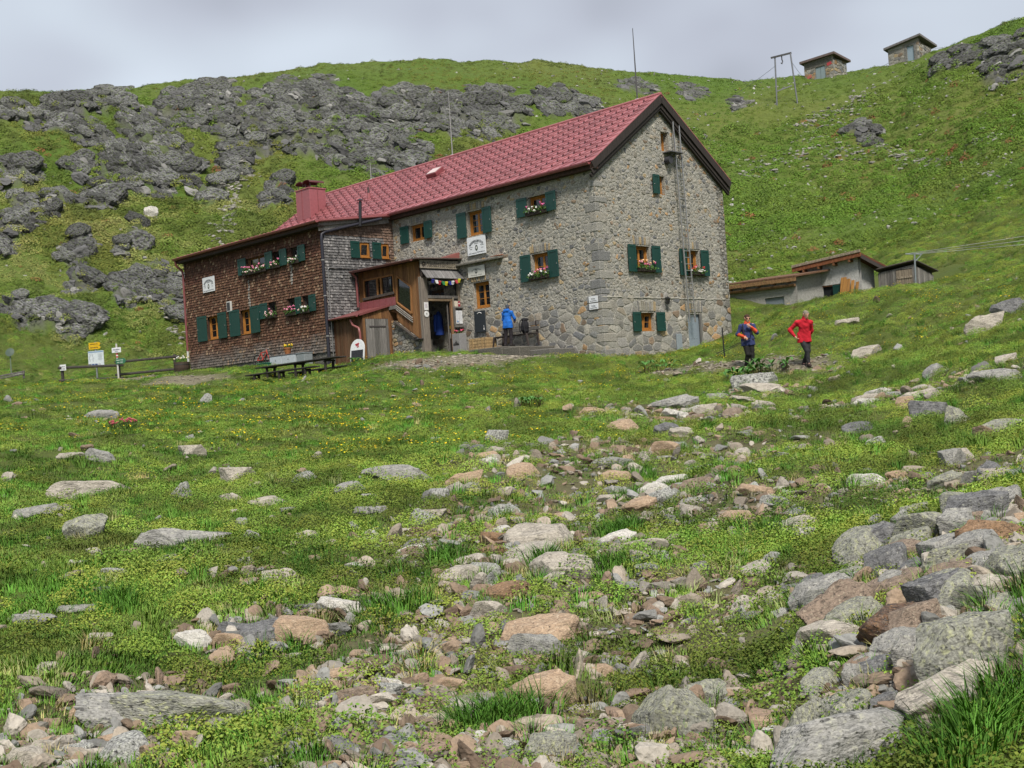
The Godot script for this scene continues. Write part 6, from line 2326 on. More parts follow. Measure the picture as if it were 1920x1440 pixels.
func emblem(parent: Node, at: Vector3, w: float, h: float) -> void:
	var mb := MB.new()
	var ring := PackedVector2Array()
	var star := PackedVector2Array()
	for k in 24:
		var a := TAU * k / 24.0
		ring.append(Vector2(cos(a) * w, sin(a) * h))
	for k in 16:
		var a := TAU * k / 16.0
		var q := 0.62 if k % 2 == 0 else 0.3
		star.append(Vector2(cos(a) * w * q, sin(a) * h * q + h * 0.08))
	mb.prism(ring, Transform3D(Basis.IDENTITY, at), 0.004, Color(0.045, 0.06, 0.05))
	mb.prism(star, Transform3D(Basis.IDENTITY, at + Vector3(0, 0, 0.004)), 0.003, Color(0.7, 0.7, 0.68))
	obj("emblem", mb, M.paint, parent)


func sign_plate(called: String, label: String, u: float, y: float, v: float, w: float, h: float, col := Color(0.72, 0.74, 0.78), extra := 0.0, deep := 0.03) -> Node3D:
	var t := hthing(called, label, "sign", u, y, v, "", extra)
	var mb := MB.new()
	mb.box(Vector3(0, 0, deep / 2), Vector3(w, h, deep), col, Basis.IDENTITY, 0.004)
	obj("plate", mb, M.paint, t)
	return t


func build_signs() -> void:
	var ink := Color(0.03, 0.035, 0.04)
	for q in [[-6.88, 6.04, -0.07, 1.17, 0.78, "white enamel sign with arched black lettering, under a tall window on the stone front"], [-22.72, 6.12, -4.06, 1.17, 0.76, "white enamel sign with arched black lettering, on the brown shingles of the annexe"]]:
		var t := sign_plate("hut_sign", q[5], q[0], q[1], q[2], q[3], q[4])
		write_arc(t, "NIEDERELBEHÜTTE", Vector3(0, -0.42, 0.032), 0.66, 1.5, 0.105, ink)
		write_on(t, "2310 m", Vector3(0, 0.10, 0.032), 0.055, ink, 0.24)
		write_on(t, "Sektion", Vector3(-0.36, -0.04, 0.032), 0.04, ink, 0.22, false)
		write_on(t, "Alpen", Vector3(-0.36, -0.13, 0.032), 0.04, ink, 0.14, false)
		write_on(t, "Verein", Vector3(0.36, 0.0, 0.032), 0.04, ink, 0.22, false)
		write_on(t, "1931", Vector3(0.36, -0.12, 0.032), 0.04, ink, 0.14, false)
		write_on(t, "DAV Sektion", Vector3(-0.26, -0.31, 0.032), 0.045, ink, 0.5)
		write_on(t, "Niederelbe e.V.", Vector3(0.28, -0.29, 0.032), 0.045, ink, 0.5)
		emblem(t, Vector3(0, -0.1, 0.033), 0.085, 0.13)
	var t2 := sign_plate("plaque", "small cream plaque with a dark oval emblem, under the stone canopy", -7.0, 4.93, -0.07, 1.06, 0.47, Color(0.62, 0.62, 0.58))
	write_arc(t2, "ALPENVEREIN", Vector3(0, -0.45, 0.032), 0.58, 1.1, 0.06, Color(0.16, 0.17, 0.16))
	emblem(t2, Vector3(0, 0.0, 0.033), 0.075, 0.1)
	write_on(t2, "Hamburg - Hütte", Vector3(0, -0.16, 0.032), 0.045, Color(0.16, 0.17, 0.16), 0.7, false)
	for q in [[2.99, "upper of two small white notices by the gable corner of the stone front"], [2.71, "lower of two small white notices by the gable corner of the stone front"]]:
		var t3 := sign_plate("notice_plate", q[1], -0.385, q[0], -0.05, 0.46, 0.24)
		write_on(t3, "Privat", Vector3(0, 0.02, 0.032), 0.05, ink, 0.2)
		write_on(t3, "Bitte Abstand halten", Vector3(0, -0.06, 0.032), 0.03, ink, 0.34, false)
	# carved board over the entrance
	var t4 := sign_plate("carved_board", "weathered carved board with blackletter name over the porch entrance", -8.16, 5.33, -1.2, 2.2, 0.36, Color(0.36, 0.32, 0.27), PI / 2, 0.05)
	t4.get_node("plate").material_override = M.wood_x
	write_on(t4, "Niederelbehütte", Vector3(0.14, -0.012, 0.054), 0.25, Color(0.62, 0.53, 0.37), 1.76, true, true)
	write_on(t4, "Niederelbehütte", Vector3(0.13, 0.0, 0.06), 0.24, Color(0.02, 0.017, 0.015), 1.74, true, true)
	var fl := MB.new()
	for k in 8:
		var a := TAU * k / 8.0
		fl.beam(Vector3(-0.92, 0, 0.055), Vector3(-0.92 + cos(a) * 0.12, sin(a) * 0.12, 0.058), 0.035, 0.012, Color(0.04, 0.035, 0.03), Vector3(0, 0, 1))
	fl.ball(Vector3(-0.92, 0, 0.058), Vector3(0.035, 0.035, 0.012), Color(0.46, 0.38, 0.26), 8)
	obj("carved_flower", fl, M.wood, t4)
	# prayer flags along the awning edge
	var pf := hthing("flag_string", "string of small coloured prayer flags hung across the porch entrance", "flags", -7.82, 4.62, -1.05, "", PI / 2)
	var cord := []
	for k in 12:
		var s := k / 11.0
		cord.append(Vector3(-0.95 + 1.9 * s, 0.05 - 0.16 * sin(PI * s) + 0.12 * s, 0))
	var cm := MB.new()
	cm.tube(cord, 0.005, Color(0.2, 0.2, 0.2), 4)
	obj("cord", cm, M.plain, pf)
	var fc := [Color(0.02, 0.03, 0.22), Color(0.75, 0.75, 0.75), Color(0.45, 0.04, 0.05), Color(0.03, 0.22, 0.08), Color(0.7, 0.6, 0.03), Color(0.02, 0.03, 0.25), Color(0.75, 0.75, 0.75), Color(0.5, 0.06, 0.08), Color(0.75, 0.68, 0.04)]
	for k in 9:
		var s := (k + 0.3) / 9.5
		var p := Vector3(-0.9 + 1.8 * s, 0.04 - 0.16 * sin(PI * s) + 0.12 * s, 0)
		var fm := MB.new()
		for j in 3:
			var y0 := -0.055 * j
			var z0 := 0.02 * j * (1 if k % 2 else -1)
			fm.quad_o(p + Vector3(-0.075, y0, z0), p + Vector3(0.075, y0, z0 + 0.01), p + Vector3(0.075 - 0.01 * j, y0 - 0.055, z0 + 0.02), p + Vector3(-0.07 + 0.02 * j, y0 - 0.055, z0 - 0.01), Vector3.BACK, fc[k])
		obj("flag", fm, M.cloth, pf)
	# sheet and round sticker on the post
	var pn := sign_plate("paper_notice", "white paper sheet with a grey print, on the left post of the entrance", -8.22, 3.52, -2.03, 0.24, 0.34, Color(0.7, 0.7, 0.7), PI / 2, 0.008)
	var pr := MB.new()
	for k in 5:
		pr.box(Vector3(0, 0.09 - 0.035 * k, 0.01), Vector3(0.12, 0.018, 0.003), Color(0.5, 0.42, 0.5))
	obj("print", pr, M.paint, pn)
	var rs := hthing("round_plaque", "round white plaque below the paper sheet on the left post", "sign", -8.22, 3.18, -2.03, "", PI / 2)
	var rm := MB.new()
	rm.lathe([Vector2(0, 0.012), Vector2(0.13, 0.010), Vector2(0.135, 0.0)], Transform3D(Basis(Vector3.RIGHT, PI / 2), Vector3.ZERO), Color(0.72, 0.72, 0.72), 20)
	obj("disc", rm, M.paint, rs)
	emblem(rs, Vector3(0, 0.01, 0.014), 0.03, 0.035)
	# menu case
	var mc := hthing("menu_case", "grey wooden glazed case with price sheets beside the entrance", "notice board", -8.2, 3.05, -0.2, "", PI / 2)
	var mf := MB.new()
	mf.box(Vector3(0, 0, 0.0), Vector3(0.54, 0.84, 0.03), Color(0.16, 0.15, 0.14))
	for q in [[0, 0.42, 0.62, 0.08], [0, -0.42, 0.62, 0.08], [-0.28, 0, 0.07, 0.76], [0.28, 0, 0.07, 0.76]]:
		mf.box(Vector3(q[0], q[1], 0.05), Vector3(q[2], q[3], 0.08), GREYWOOD * 0.9, Basis.IDENTITY, 0.008)
	obj("case_frame", mf, M.wood, mc)
	for k in 2:
		var sm := MB.new()
		sm.box(Vector3(-0.1 + 0.2 * k, 0.0, 0.022), Vector3(0.18, 0.58, 0.006), Color(0.7, 0.71, 0.74))
		for j in 9:
			sm.box(Vector3(-0.1 + 0.2 * k, 0.22 - 0.045 * j, 0.026), Vector3(0.12 - 0.02 * (j % 3), 0.008, 0.003), Color(0.3, 0.3, 0.34))
		obj("price_sheet", sm, M.paint, mc)
	var bl := MB.new()
	bl.ball(Vector3(-0.1, -0.2, 0.03), Vector3(0.05, 0.05, 0.004), Color(0.12, 0.25, 0.5), 10)
	obj("print", bl, M.paint, mc)
	var lf := sign_plate("leaflet", "cream and dark red leaflet above the glazed case", -8.2, 3.62, -0.25, 0.34, 0.28, Color(0.62, 0.56, 0.46), PI / 2, 0.01)
	var lr := MB.new()
	lr.box(Vector3(0.1, 0, 0.013), Vector3(0.13, 0.27, 0.004), Color(0.3, 0.02, 0.05))
	lr.box(Vector3(0.1, 0.03, 0.017), Vector3(0.08, 0.05, 0.003), Color(0.7, 0.65, 0.65))
	obj("print", lr, M.paint, lf)
	# slate by the window
	var bb := sign_plate("blackboard", "dark slate board with a white arc of chalk under the ground floor window", -6.95, 2.74, -0.08, 0.68, 0.92, Color(0.035, 0.04, 0.05), 0.0, 0.04)
	var arc := MB.new()
	var pts := []
	for k in 7:
		pts.append(Vector3(-0.13 + 0.045 * k, 0.34 + 0.05 * sin(PI * k / 6.0), 0.045))
	arc.tube(pts, 0.016, Color(0.75, 0.75, 0.75), 5)
	arc.box(Vector3(0.24, -0.34, 0.043), Vector3(0.05, 0.09, 0.006), Color(0.7, 0.7, 0.7))
	arc.box(Vector3(0.24, -0.22, 0.043), Vector3(0.03, 0.05, 0.006), Color(0.6, 0.6, 0.6))
	obj("chalk_mark", arc, M.plain, bb)
	# arched price board leaning on the shed
	var cb := hthing("chalkboard", "white arched chalkboard with a red mark, leaning at the shed corner", "sign", -10.42, 1.14, -4.25)
	cb.basis = cb.basis * Basis(Vector3.RIGHT, -0.12)
	var arch := PackedVector2Array([Vector2(-0.5, 0), Vector2(0.5, 0), Vector2(0.5, 0.75)])
	for k in range(1, 12):
		var a := PI * k / 12.0
		arch.append(Vector2(cos(a) * 0.5, 0.75 + sin(a) * 0.42))
	arch.append(Vector2(-0.5, 0.75))
	var am := MB.new()
	am.prism(arch, Transform3D(Basis.IDENTITY, Vector3(0, 0, 0.03)), 0.03, Color(0.74, 0.75, 0.77))
	obj("frame", am, M.paint, cb)
	var sm2 := MB.new()
	sm2.box(Vector3(0, 0.37, 0.034), Vector3(0.84, 0.64, 0.01), Color(0.045, 0.048, 0.06), Basis.IDENTITY, 0.003)
	obj("slate", sm2, M.grain, cb)
	var lo := MB.new()
	for q in [[-0.07, 0.95, 0.17], [0.06, 0.97, 0.12], [0.0, 0.90, 0.2], [0.04, 0.83, 0.13]]:
		lo.box(Vector3(q[0], q[1], 0.036), Vector3(q[2], 0.045, 0.008), Color(0.45, 0.02, 0.04), Basis(Vector3.BACK, 0.15))
	obj("red_mark", lo, M.paint, cb)


func build_hut_things() -> void:
	# ladder on the gable
	var ld := hthing("ladder", "long aluminium ladder fixed up the gable wall to the attic opening", "ladder", 0.34, 2.02, 5.33)
	var top0 := Vector3(0.22 - 0.34, 8.5, -(5.05 - 5.33))
	var top1 := Vector3(0.22 - 0.34, 8.5, -(5.46 - 5.33))
	var bot0 := Vector3(0, 0, -(5.13 - 5.33))
	var bot1 := Vector3(0, 0, -(5.52 - 5.33))
	for q in [[bot0, top0], [bot1, top1]]:
		var m := MB.new()
		m.beam(q[0], q[1], 0.035, 0.06, Color(0.5, 0.5, 0.51), Vector3.RIGHT, 0.004)
		obj("rail", m, M.steel, ld)
	for k in 27:
		var s := 0.03 + k * 0.0325
		var m := MB.new()
		m.tube([bot0.lerp(top0, s), bot1.lerp(top1, s)], 0.018, Color(0.52, 0.52, 0.53), 6)
		obj("rung", m, M.steel, ld)
	var pf := hthing("ladder_bracket", "dark metal platform bracket below the attic opening behind the ladder", "bracket", 0.0, 9.18, 4.95)
	var pm := MB.new()
	pm.box(Vector3(0.22, 0, 0), Vector3(0.44, 0.04, 0.9), Color(0.1, 0.1, 0.11), Basis.IDENTITY, 0.005)
	pm.beam(Vector3(0.02, -0.5, 0.2), Vector3(0.36, 0, 0.2), 0.03, 0.03, Color(0.1, 0.1, 0.11))
	pm.beam(Vector3(0.02, -0.5, -0.3), Vector3(0.36, 0, -0.3), 0.03, 0.03, Color(0.1, 0.1, 0.11))
	obj("platform", pm, M.paint, pf)
	var rl := MB.new()
	rl.lathe([Vector2(0.0, -0.12), Vector2(0.16, -0.12), Vector2(0.16, 0.12), Vector2(0.0, 0.12)], Transform3D(Basis(Vector3.FORWARD, PI / 2), Vector3(0.16, -0.32, 0.28)), Color(0.05, 0.05, 0.055), 12)
	obj("coil", rl, M.paint, pf)
	# lantern
	var lt := hthing("wall_lantern", "black unlit lantern on the gable wall left of the ladder foot", "lantern", 0.0, 2.78, 3.95)
	var lm := MB.new()
	lm.box(Vector3(0.1, 0.28, 0), Vector3(0.2, 0.03, 0.03), Color(0.02, 0.02, 0.022))
	lm.lathe([Vector2(0.0, 0.34), Vector2(0.12, 0.24), Vector2(0.115, 0.21), Vector2(0.0, 0.21)], Transform3D(Basis.IDENTITY, Vector3(0.18, 0, 0)), Color(0.02, 0.02, 0.022), 6)
	lm.lathe([Vector2(0.0, 0.0), Vector2(0.05, 0.0), Vector2(0.06, 0.02), Vector2(0.0, 0.03)], Transform3D(Basis.IDENTITY, Vector3(0.18, 0, 0)), Color(0.02, 0.02, 0.022), 6)
	for k in 6:
		var a := TAU * k / 6.0
		lm.beam(Vector3(0.18 + cos(a) * 0.055, 0.02, sin(a) * 0.055), Vector3(0.18 + cos(a) * 0.1, 0.22, sin(a) * 0.1), 0.014, 0.014, Color(0.02, 0.02, 0.022), Vector3.RIGHT)
	obj("cage", lm, M.paint, lt)
	var lg := MB.new()
	lg.lathe([Vector2(0.045, 0.03), Vector2(0.085, 0.21)], Transform3D(Basis.IDENTITY, Vector3(0.18, 0, 0)), Color.WHITE, 6)
	obj("glass", lg, M.glass, lt)
	# rods on the roof
	for q in [[-1.01, 11.6, 14.7, "tall thin dark antenna rod on the ridge by the gable"], [-12.93, 11.6, 14.83, "thin grey rod rising behind the middle of the roof ridge"], [-19.6, 11.6, 12.6, "short thin rod behind the chimney"]]:
		var an := hthing("antenna", q[3], "antenna", q[0], q[1], 4.33)
		var m := MB.new()
		var hh: float = q[2] - q[1]
		m.tube([Vector3.ZERO, Vector3(0, hh * 0.45, 0), Vector3(0, hh, 0)], [0.032, 0.028, 0.014], Color(0.09, 0.085, 0.09) if q[0] > -5 else Color(0.3, 0.3, 0.3), 6)
		obj("rod", m, M.paint, an)
		var f := MB.new()
		f.box(Vector3(0, 0.03, 0), Vector3(0.2, 0.1, 0.12), Color(0.5, 0.5, 0.5), Basis.IDENTITY, 0.02)
		obj("foot", f, M.paint, an)
	# planter by the door
	var pl := hthing("tall_planter", "tall grey metal planter with a cut-out skyline and red blooms by the entrance", "planter", -7.65, 1.43, -0.75)
	var pm2 := MB.new()
	pm2.box(Vector3(0, 0.42, 0), Vector3(0.5, 0.84, 0.4), Color(0.27, 0.265, 0.265), Basis.IDENTITY, 0.012)
	obj("tub", pm2, M.paint, pl)
	var sk := MB.new()
	sk.box(Vector3(0, 0.35, 0.202), Vector3(0.38, 0.035, 0.006), Color(0.03, 0.03, 0.03))
	for k in 9:
		var hh: float = [0.05, 0.09, 0.06, 0.13, 0.2, 0.14, 0.07, 0.11, 0.05][k]
		sk.box(Vector3(-0.16 + 0.04 * k, 0.36 + hh / 2, 0.202), Vector3(0.03, hh, 0.006), Color(0.03, 0.03, 0.03))
	sk.box(Vector3(0, 0.03, 0.202), Vector3(0.16, 0.04, 0.006), Color(0.03, 0.03, 0.03))
	obj("cut_out", sk, M.paint, pl)
	bloom(pl, 0.26, 0.86, 0.16, 11, [Color(0.5, 0.03, 0.06), Color(0.55, 0.12, 0.2), Color(0.4, 0.02, 0.04)], 310)
	# crate
	var cr := hthing("wooden_crate", "new pale slatted wooden crate on the terrace left of the bench", "crate", -5.95, 1.43, -0.95)
	var cc := MB.new()
	cc.box(Vector3(0, 0.25, 0), Vector3(1.0, 0.46, 0.6), Color(0.06, 0.045, 0.03))
	obj("core", cc, M.wood, cr)
	var r := RandomNumberGenerator.new()
	r.seed = 8
	for j in 4:
		for q in [[Vector3(0, 0.065 + 0.128 * j, 0.315), Vector3(1.06, 0.112, 0.022)], [Vector3(0.52, 0.065 + 0.128 * j, 0), Vector3(0.022, 0.112, 0.6)], [Vector3(-0.52, 0.065 + 0.128 * j, 0), Vector3(0.022, 0.112, 0.6)]]:
			var m := MB.new()
			m.box(q[0], q[1], Color(0.58, 0.40, 0.20) * r.randf_range(0.85, 1.1), Basis.IDENTITY, 0.004)
			obj("slat", m, M.wood_x, cr)
	for x in [-0.3, 0.3]:
		var m := MB.new()
		m.box(Vector3(x, 0.26, 0.335), Vector3(0.07, 0.5, 0.02), Color(0.5, 0.34, 0.16), Basis.IDENTITY, 0.004)
		obj("batten", m, M.wood, cr)
	# bench against the wall
	var be := hthing("wooden_bench", "dark weathered bench with a backrest against the stone wall", "bench", -4.4, 1.42, -0.62)
	for k in 3:
		var m := MB.new()
		m.box(Vector3(0, 0.49, -0.16 + 0.15 * k), Vector3(2.4, 0.045, 0.135), DARKWOOD * r.randf_range(1.0, 1.5), Basis.IDENTITY, 0.008)
		obj("seat_plank", m, M.wood_x, be)
	for k in 2:
		var m := MB.new()
		m.box(Vector3(0.05, 0.72 + 0.2 * k, -0.33 - 0.05 * k), Vector3(2.2, 0.16, 0.035), GREYWOOD * (0.55 + 0.2 * k), Basis(Vector3.RIGHT, -0.2), 0.008)
		obj("backrest", m, M.wood_x, be)
	for x in [-0.95, 0.95]:
		for s in [[0.22, 0.5], [-0.3, 1.02]]:
			var m := MB.new()
			m.beam(Vector3(x + (0.12 if x > 0 else -0.12), 0, s[0] * 1.2), Vector3(x, s[1], s[0] if s[0] > 0 else -0.38), 0.07, 0.07, DARKWOOD * 1.3, Vector3.RIGHT, 0.008)
			obj("leg", m, M.wood, be)
	# rucksack standing on the bench
	var bp := hthing("rucksack", "black rucksack standing on the bench beside the person in blue", "rucksack", -3.62, 1.94, -0.72)
	var bm := MB.new()
	bm.ball(Vector3(0, 0.28, 0), Vector3(0.19, 0.32, 0.14), Color(0.012, 0.012, 0.016), 14)
	bm.box(Vector3(0, 0.2, 0), Vector3(0.33, 0.4, 0.24), Color(0.012, 0.012, 0.016), Basis.IDENTITY, 0.07)
	obj("pack", bm, M.cloth, bp)
	var bl := MB.new()
	bl.ball(Vector3(0, 0.56, -0.01), Vector3(0.17, 0.075, 0.14), Color(0.02, 0.02, 0.026), 12)
	obj("lid", bl, M.cloth, bp)
	var bk := MB.new()
	bk.box(Vector3(0, 0.22, 0.14), Vector3(0.22, 0.24, 0.07), Color(0.018, 0.018, 0.022), Basis.IDENTITY, 0.025)
	obj("pocket", bk, M.cloth, bp)
	for x in [-0.09, 0.09]:
		var m := MB.new()
		m.tube([Vector3(x, 0.55, 0.12), Vector3(x * 1.3, 0.4, 0.2), Vector3(x * 1.5, 0.15, 0.18), Vector3(x * 1.3, 0.0, 0.12)], 0.02, Color(0.03, 0.03, 0.034), 6)
		obj("strap", m, M.cloth, bp)
	# blue jacket hanging inside the porch
	var ja := hthing("hanging_jacket", "blue jacket hanging in the dark porch behind the open door", "jacket", -9.3, 2.35, -0.42)
	var jm := MB.new()
	jm.lathe([Vector2(0.24, 0.0), Vector2(0.22, 0.5), Vector2(0.19, 0.85), Vector2(0.07, 1.05), Vector2(0.0, 1.08)], Transform3D(Basis.IDENTITY.scaled(Vector3(0.6, 1, 1)), Vector3.ZERO), Color(0.02, 0.06, 0.30), 12)
	jm.tube([Vector3(0, 0.9, 0.2), Vector3(0.02, 0.5, 0.27), Vector3(0.02, 0.15, 0.28)], [0.075, 0.065, 0.055], Color(0.02, 0.055, 0.27), 8)
	obj("cloth", jm, M.cloth, ja)
	# cabinet with a flowerpot
	var cb := hthing("metal_cabinet", "low grey two door cabinet against the annexe wall", "cabinet", -15.5, 1.42, -4.45)
	var cm := MB.new()
	cm.box(Vector3(0, 0.28, 0), Vector3(2.1, 0.56, 0.5), Color(0.42, 0.46, 0.50), Basis.IDENTITY, 0.012)
	cm.box(Vector3(0, 0.575, 0), Vector3(2.16, 0.035, 0.56), Color(0.12, 0.12, 0.13), Basis.IDENTITY, 0.008)
	obj("body", cm, M.paint, cb)
	for x in [-0.52, 0.52]:
		var m := MB.new()
		m.box(Vector3(x, 0.28, 0.257), Vector3(0.98, 0.5, 0.018), Color(0.48, 0.52, 0.57), Basis.IDENTITY, 0.006)
		var dd := obj("door", m, M.paint, cb)
		var h := MB.new()
		h.box(Vector3(x, 0.36, 0.275), Vector3(0.05, 0.03, 0.025), Color(0.15, 0.15, 0.16), Basis.IDENTITY, 0.004)
		obj("handle", h, M.paint, dd)
	var c2 := hthing("grey_chest", "darker grey chest at the right end of the cabinet", "chest", -14.1, 1.36, -4.42)
	var c2m := MB.new()
	c2m.box(Vector3(0, 0.3, 0), Vector3(0.62, 0.6, 0.46), Color(0.24, 0.27, 0.29), Basis.IDENTITY, 0.015)
	obj("body", c2m, M.paint, c2)
	var c2l := MB.new()
	c2l.box(Vector3(0, 0.62, 0), Vector3(0.66, 0.05, 0.5), Color(0.2, 0.23, 0.25), Basis.IDENTITY, 0.012)
	obj("lid", c2l, M.paint, c2)
	var fp := hthing("flowerpot", "terracotta pot with yellow flowers on top of the cabinet", "flowerpot", -15.3, 2.015, -4.5)
	var fm := MB.new()
	fm.lathe([Vector2(0, 0), Vector2(0.12, 0.0), Vector2(0.17, 0.25), Vector2(0.19, 0.25), Vector2(0.19, 0.31), Vector2(0.16, 0.31), Vector2(0.0, 0.27)], Transform3D.IDENTITY, Color(0.42, 0.17, 0.07), 16)
	obj("pot", fm, M.grain, fp)
	bloom(fp, 0.25, 0.3, 0.16, 9, [Color(0.7, 0.5, 0.03)], 311)
	# half barrel at the corner
	var ba := hthing("half_barrel", "dark half barrel with white flowers at the left corner of the annexe", "planter", -24.75, 1.66, -4.75)
	var bmm := MB.new()
	bmm.lathe([Vector2(0, 0), Vector2(0.34, 0), Vector2(0.41, 0.35), Vector2(0.40, 0.65), Vector2(0.36, 0.65), Vector2(0.0, 0.6)], Transform3D.IDENTITY, Color(0.09, 0.06, 0.045), 18)
	obj("staves", bmm, M.wood, ba)
	for y in [0.12, 0.5]:
		var m := MB.new()
		m.lathe([Vector2(0.40, y), Vector2(0.42, y + 0.02), Vector2(0.415, y + 0.05)], Transform3D.IDENTITY, Color(0.05, 0.05, 0.05), 18)
		obj("hoop", m, M.paint, ba)
	bloom(ba, 0.42, 0.66, 0.3, 12, [Color(0.7, 0.7, 0.68), Color(0.75, 0.65, 0.4)], 312)
	# picnic table and its benches
	table(-10.0, 0.68, -7.5, 5.7, 0.62, 0.66, "long dark table standing in the grass before the annexe", "table", "picnic_table", 0.75)
	table(-10.1, 0.66, -8.3, 5.0, 0.34, 0.36, "low plank bench on the near side of the long table", "bench", "plank_bench", 0.30)
	table(-9.6, 0.70, -6.7, 4.4, 0.34, 0.33, "low plank bench on the hut side of the long table", "bench", "plank_bench", 0.30)
	# red child's bicycle lying by the cabinet
	var bi := hthing("small_bicycle", "small red bicycle leaning by the left end of the cabinet", "bicycle", -17.0, 1.6, -4.75, "", 0.15)
	for x in [-0.42, 0.42]:
		var m := MB.new()
		var ring := []
		for k in 17:
			ring.append(Vector3(x + cos(TAU * k / 16.0) * 0.26, 0.28 + sin(TAU * k / 16.0) * 0.26, 0))
		m.tube(ring, 0.028, Color(0.02, 0.02, 0.022), 6, false)
		for k in 6:
			m.tube([Vector3(x, 0.28, 0), Vector3(x + cos(TAU * k / 6.0) * 0.25, 0.28 + sin(TAU * k / 6.0) * 0.25, 0)], 0.005, Color(0.4, 0.4, 0.4), 3, false)
		obj("wheel", m, M.paint, bi)
	var fm2 := MB.new()
	for q in [[Vector3(-0.42, 0.28, 0), Vector3(-0.12, 0.62, 0)], [Vector3(-0.12, 0.62, 0), Vector3(0.26, 0.66, 0)], [Vector3(-0.12, 0.62, 0), Vector3(-0.02, 0.28, 0)], [Vector3(-0.02, 0.28, 0), Vector3(0.27, 0.6, 0)], [Vector3(-0.42, 0.28, 0), Vector3(-0.02, 0.28, 0)], [Vector3(0.24, 0.74, 0), Vector3(0.42, 0.28, 0)]]:
		fm2.tube([q[0], q[1]], 0.024, Color(0.42, 0.05, 0.04), 6)
	obj("frame", fm2, M.paint, bi)
	var hb := MB.new()
	hb.tube([Vector3(0.2, 0.8, -0.22), Vector3(0.24, 0.76, 0), Vector3(0.2, 0.8, 0.22)], 0.016, Color(0.3, 0.3, 0.3), 6)
	obj("handlebar", hb, M.paint, bi)
	var sd := MB.new()
	sd.ball(Vector3(-0.15, 0.70, 0), Vector3(0.12, 0.035, 0.06), Color(0.03, 0.03, 0.03), 8)
	obj("saddle", sd, M.paint, bi)
	var gb := hthing("green_box", "small green plastic box in the grass by the bicycle", "box", -16.4, 1.42, -5.1)
	var gm := MB.new()
	gm.box(Vector3(0, 0.13, 0), Vector3(0.6, 0.26, 0.4), Color(0.03, 0.16, 0.10), Basis.IDENTITY, 0.02)
	obj("tub", gm, M.paint, gb)
	var gr := MB.new()
	for q in [[0, 0.2, 0.64, 0.04], [0, -0.2, 0.64, 0.04], [0.31, 0, 0.04, 0.4], [-0.31, 0, 0.04, 0.4]]:
		gr.box(Vector3(q[0], 0.27, q[1]), Vector3(q[2], 0.03, q[3]), Color(0.035, 0.19, 0.12), Basis.IDENTITY, 0.006)
	obj("rim", gr, M.paint, gb)


func bloom(parent: Node, rad: float, y: float, high: float, n: int, tones: Array, sd: int) -> void:
	var r := RandomNumberGenerator.new()
	r.seed = sd
	var lf := MB.new()
	for i in 60:
		var a := r.randf() * TAU
		var p := Vector3(cos(a) * rad * r.randf(), y + high * r.randf() * 0.7, sin(a) * rad * r.randf())
		var d := Vector3(r.randfn(), r.randfn() * 0.5 + 0.5, r.randfn()).normalized() * 0.05
		var s := d.cross(Vector3(r.randfn(), r.randfn(), r.randfn())).normalized() * 0.022
		var c := Color(0.05, 0.10, 0.025) * r.randf_range(0.6, 1.4)
		lf.tri(p - d, p + s, p + d, c)
		lf.tri(p - d, p + d, p - s, c)
	obj("foliage", lf, M.leaf, parent)
	for i in n:
		var a := TAU * i / n + r.randf()
		var ctr := Vector3(cos(a) * rad * sqrt(r.randf()), y + high * r.randf_range(0.5, 1.0), sin(a) * rad * sqrt(r.randf()))
		var m := MB.new()
		var c: Color = tones[r.randi() % tones.size()]
		for k in 6:
			m.ball(ctr + Vector3(r.randfn(), r.randfn(), r.randfn()).normalized() * 0.03, Vector3.ONE * 0.026, c * r.randf_range(0.75, 1.2), 5)
		obj("blossom", m, M.petal, parent)


func table(u: float, y: float, v: float, long: float, wide: float, high: float, label: String, cat: String, called: String, th: float) -> void:
	var t := hthing(called, label, cat, u, y, v)
	var r := RandomNumberGenerator.new()
	r.seed = int(long * 100)
	var n := 4 if wide > 0.5 else 2
	for k in n:
		var m := MB.new()
		var w := wide / n
		m.box(Vector3(r.randf_range(-0.03, 0.03), high, -wide / 2 + w * (k + 0.5)), Vector3(long, 0.05, w - 0.012), Color(0.05, 0.045, 0.042) * r.randf_range(0.8, 1.3), Basis(Vector3.BACK, 0.012), 0.008)
		obj("plank", m, M.wood_x, t)
	for x in [-long * 0.37, 0.0, long * 0.37]:
		for s in [-1, 1]:
			var m := MB.new()
			m.box(Vector3(x, high / 2 - 0.12, s * wide * 0.3), Vector3(0.09, high + 0.2, 0.08), Color(0.055, 0.048, 0.044), Basis.IDENTITY, 0.008)
			obj("leg", m, M.wood, t)
		var b := MB.new()
		b.box(Vector3(x, high - 0.06, 0), Vector3(0.08, 0.07, wide * 0.9), Color(0.05, 0.045, 0.04), Basis.IDENTITY, 0.008)
		obj("crossbar", b, M.wood, t)


# ------------------------------------------------------------------ what stands about on the slopes
func at_ground(x: float, z: float) -> Vector3:
	return Vector3(x, ground(x, z), z)


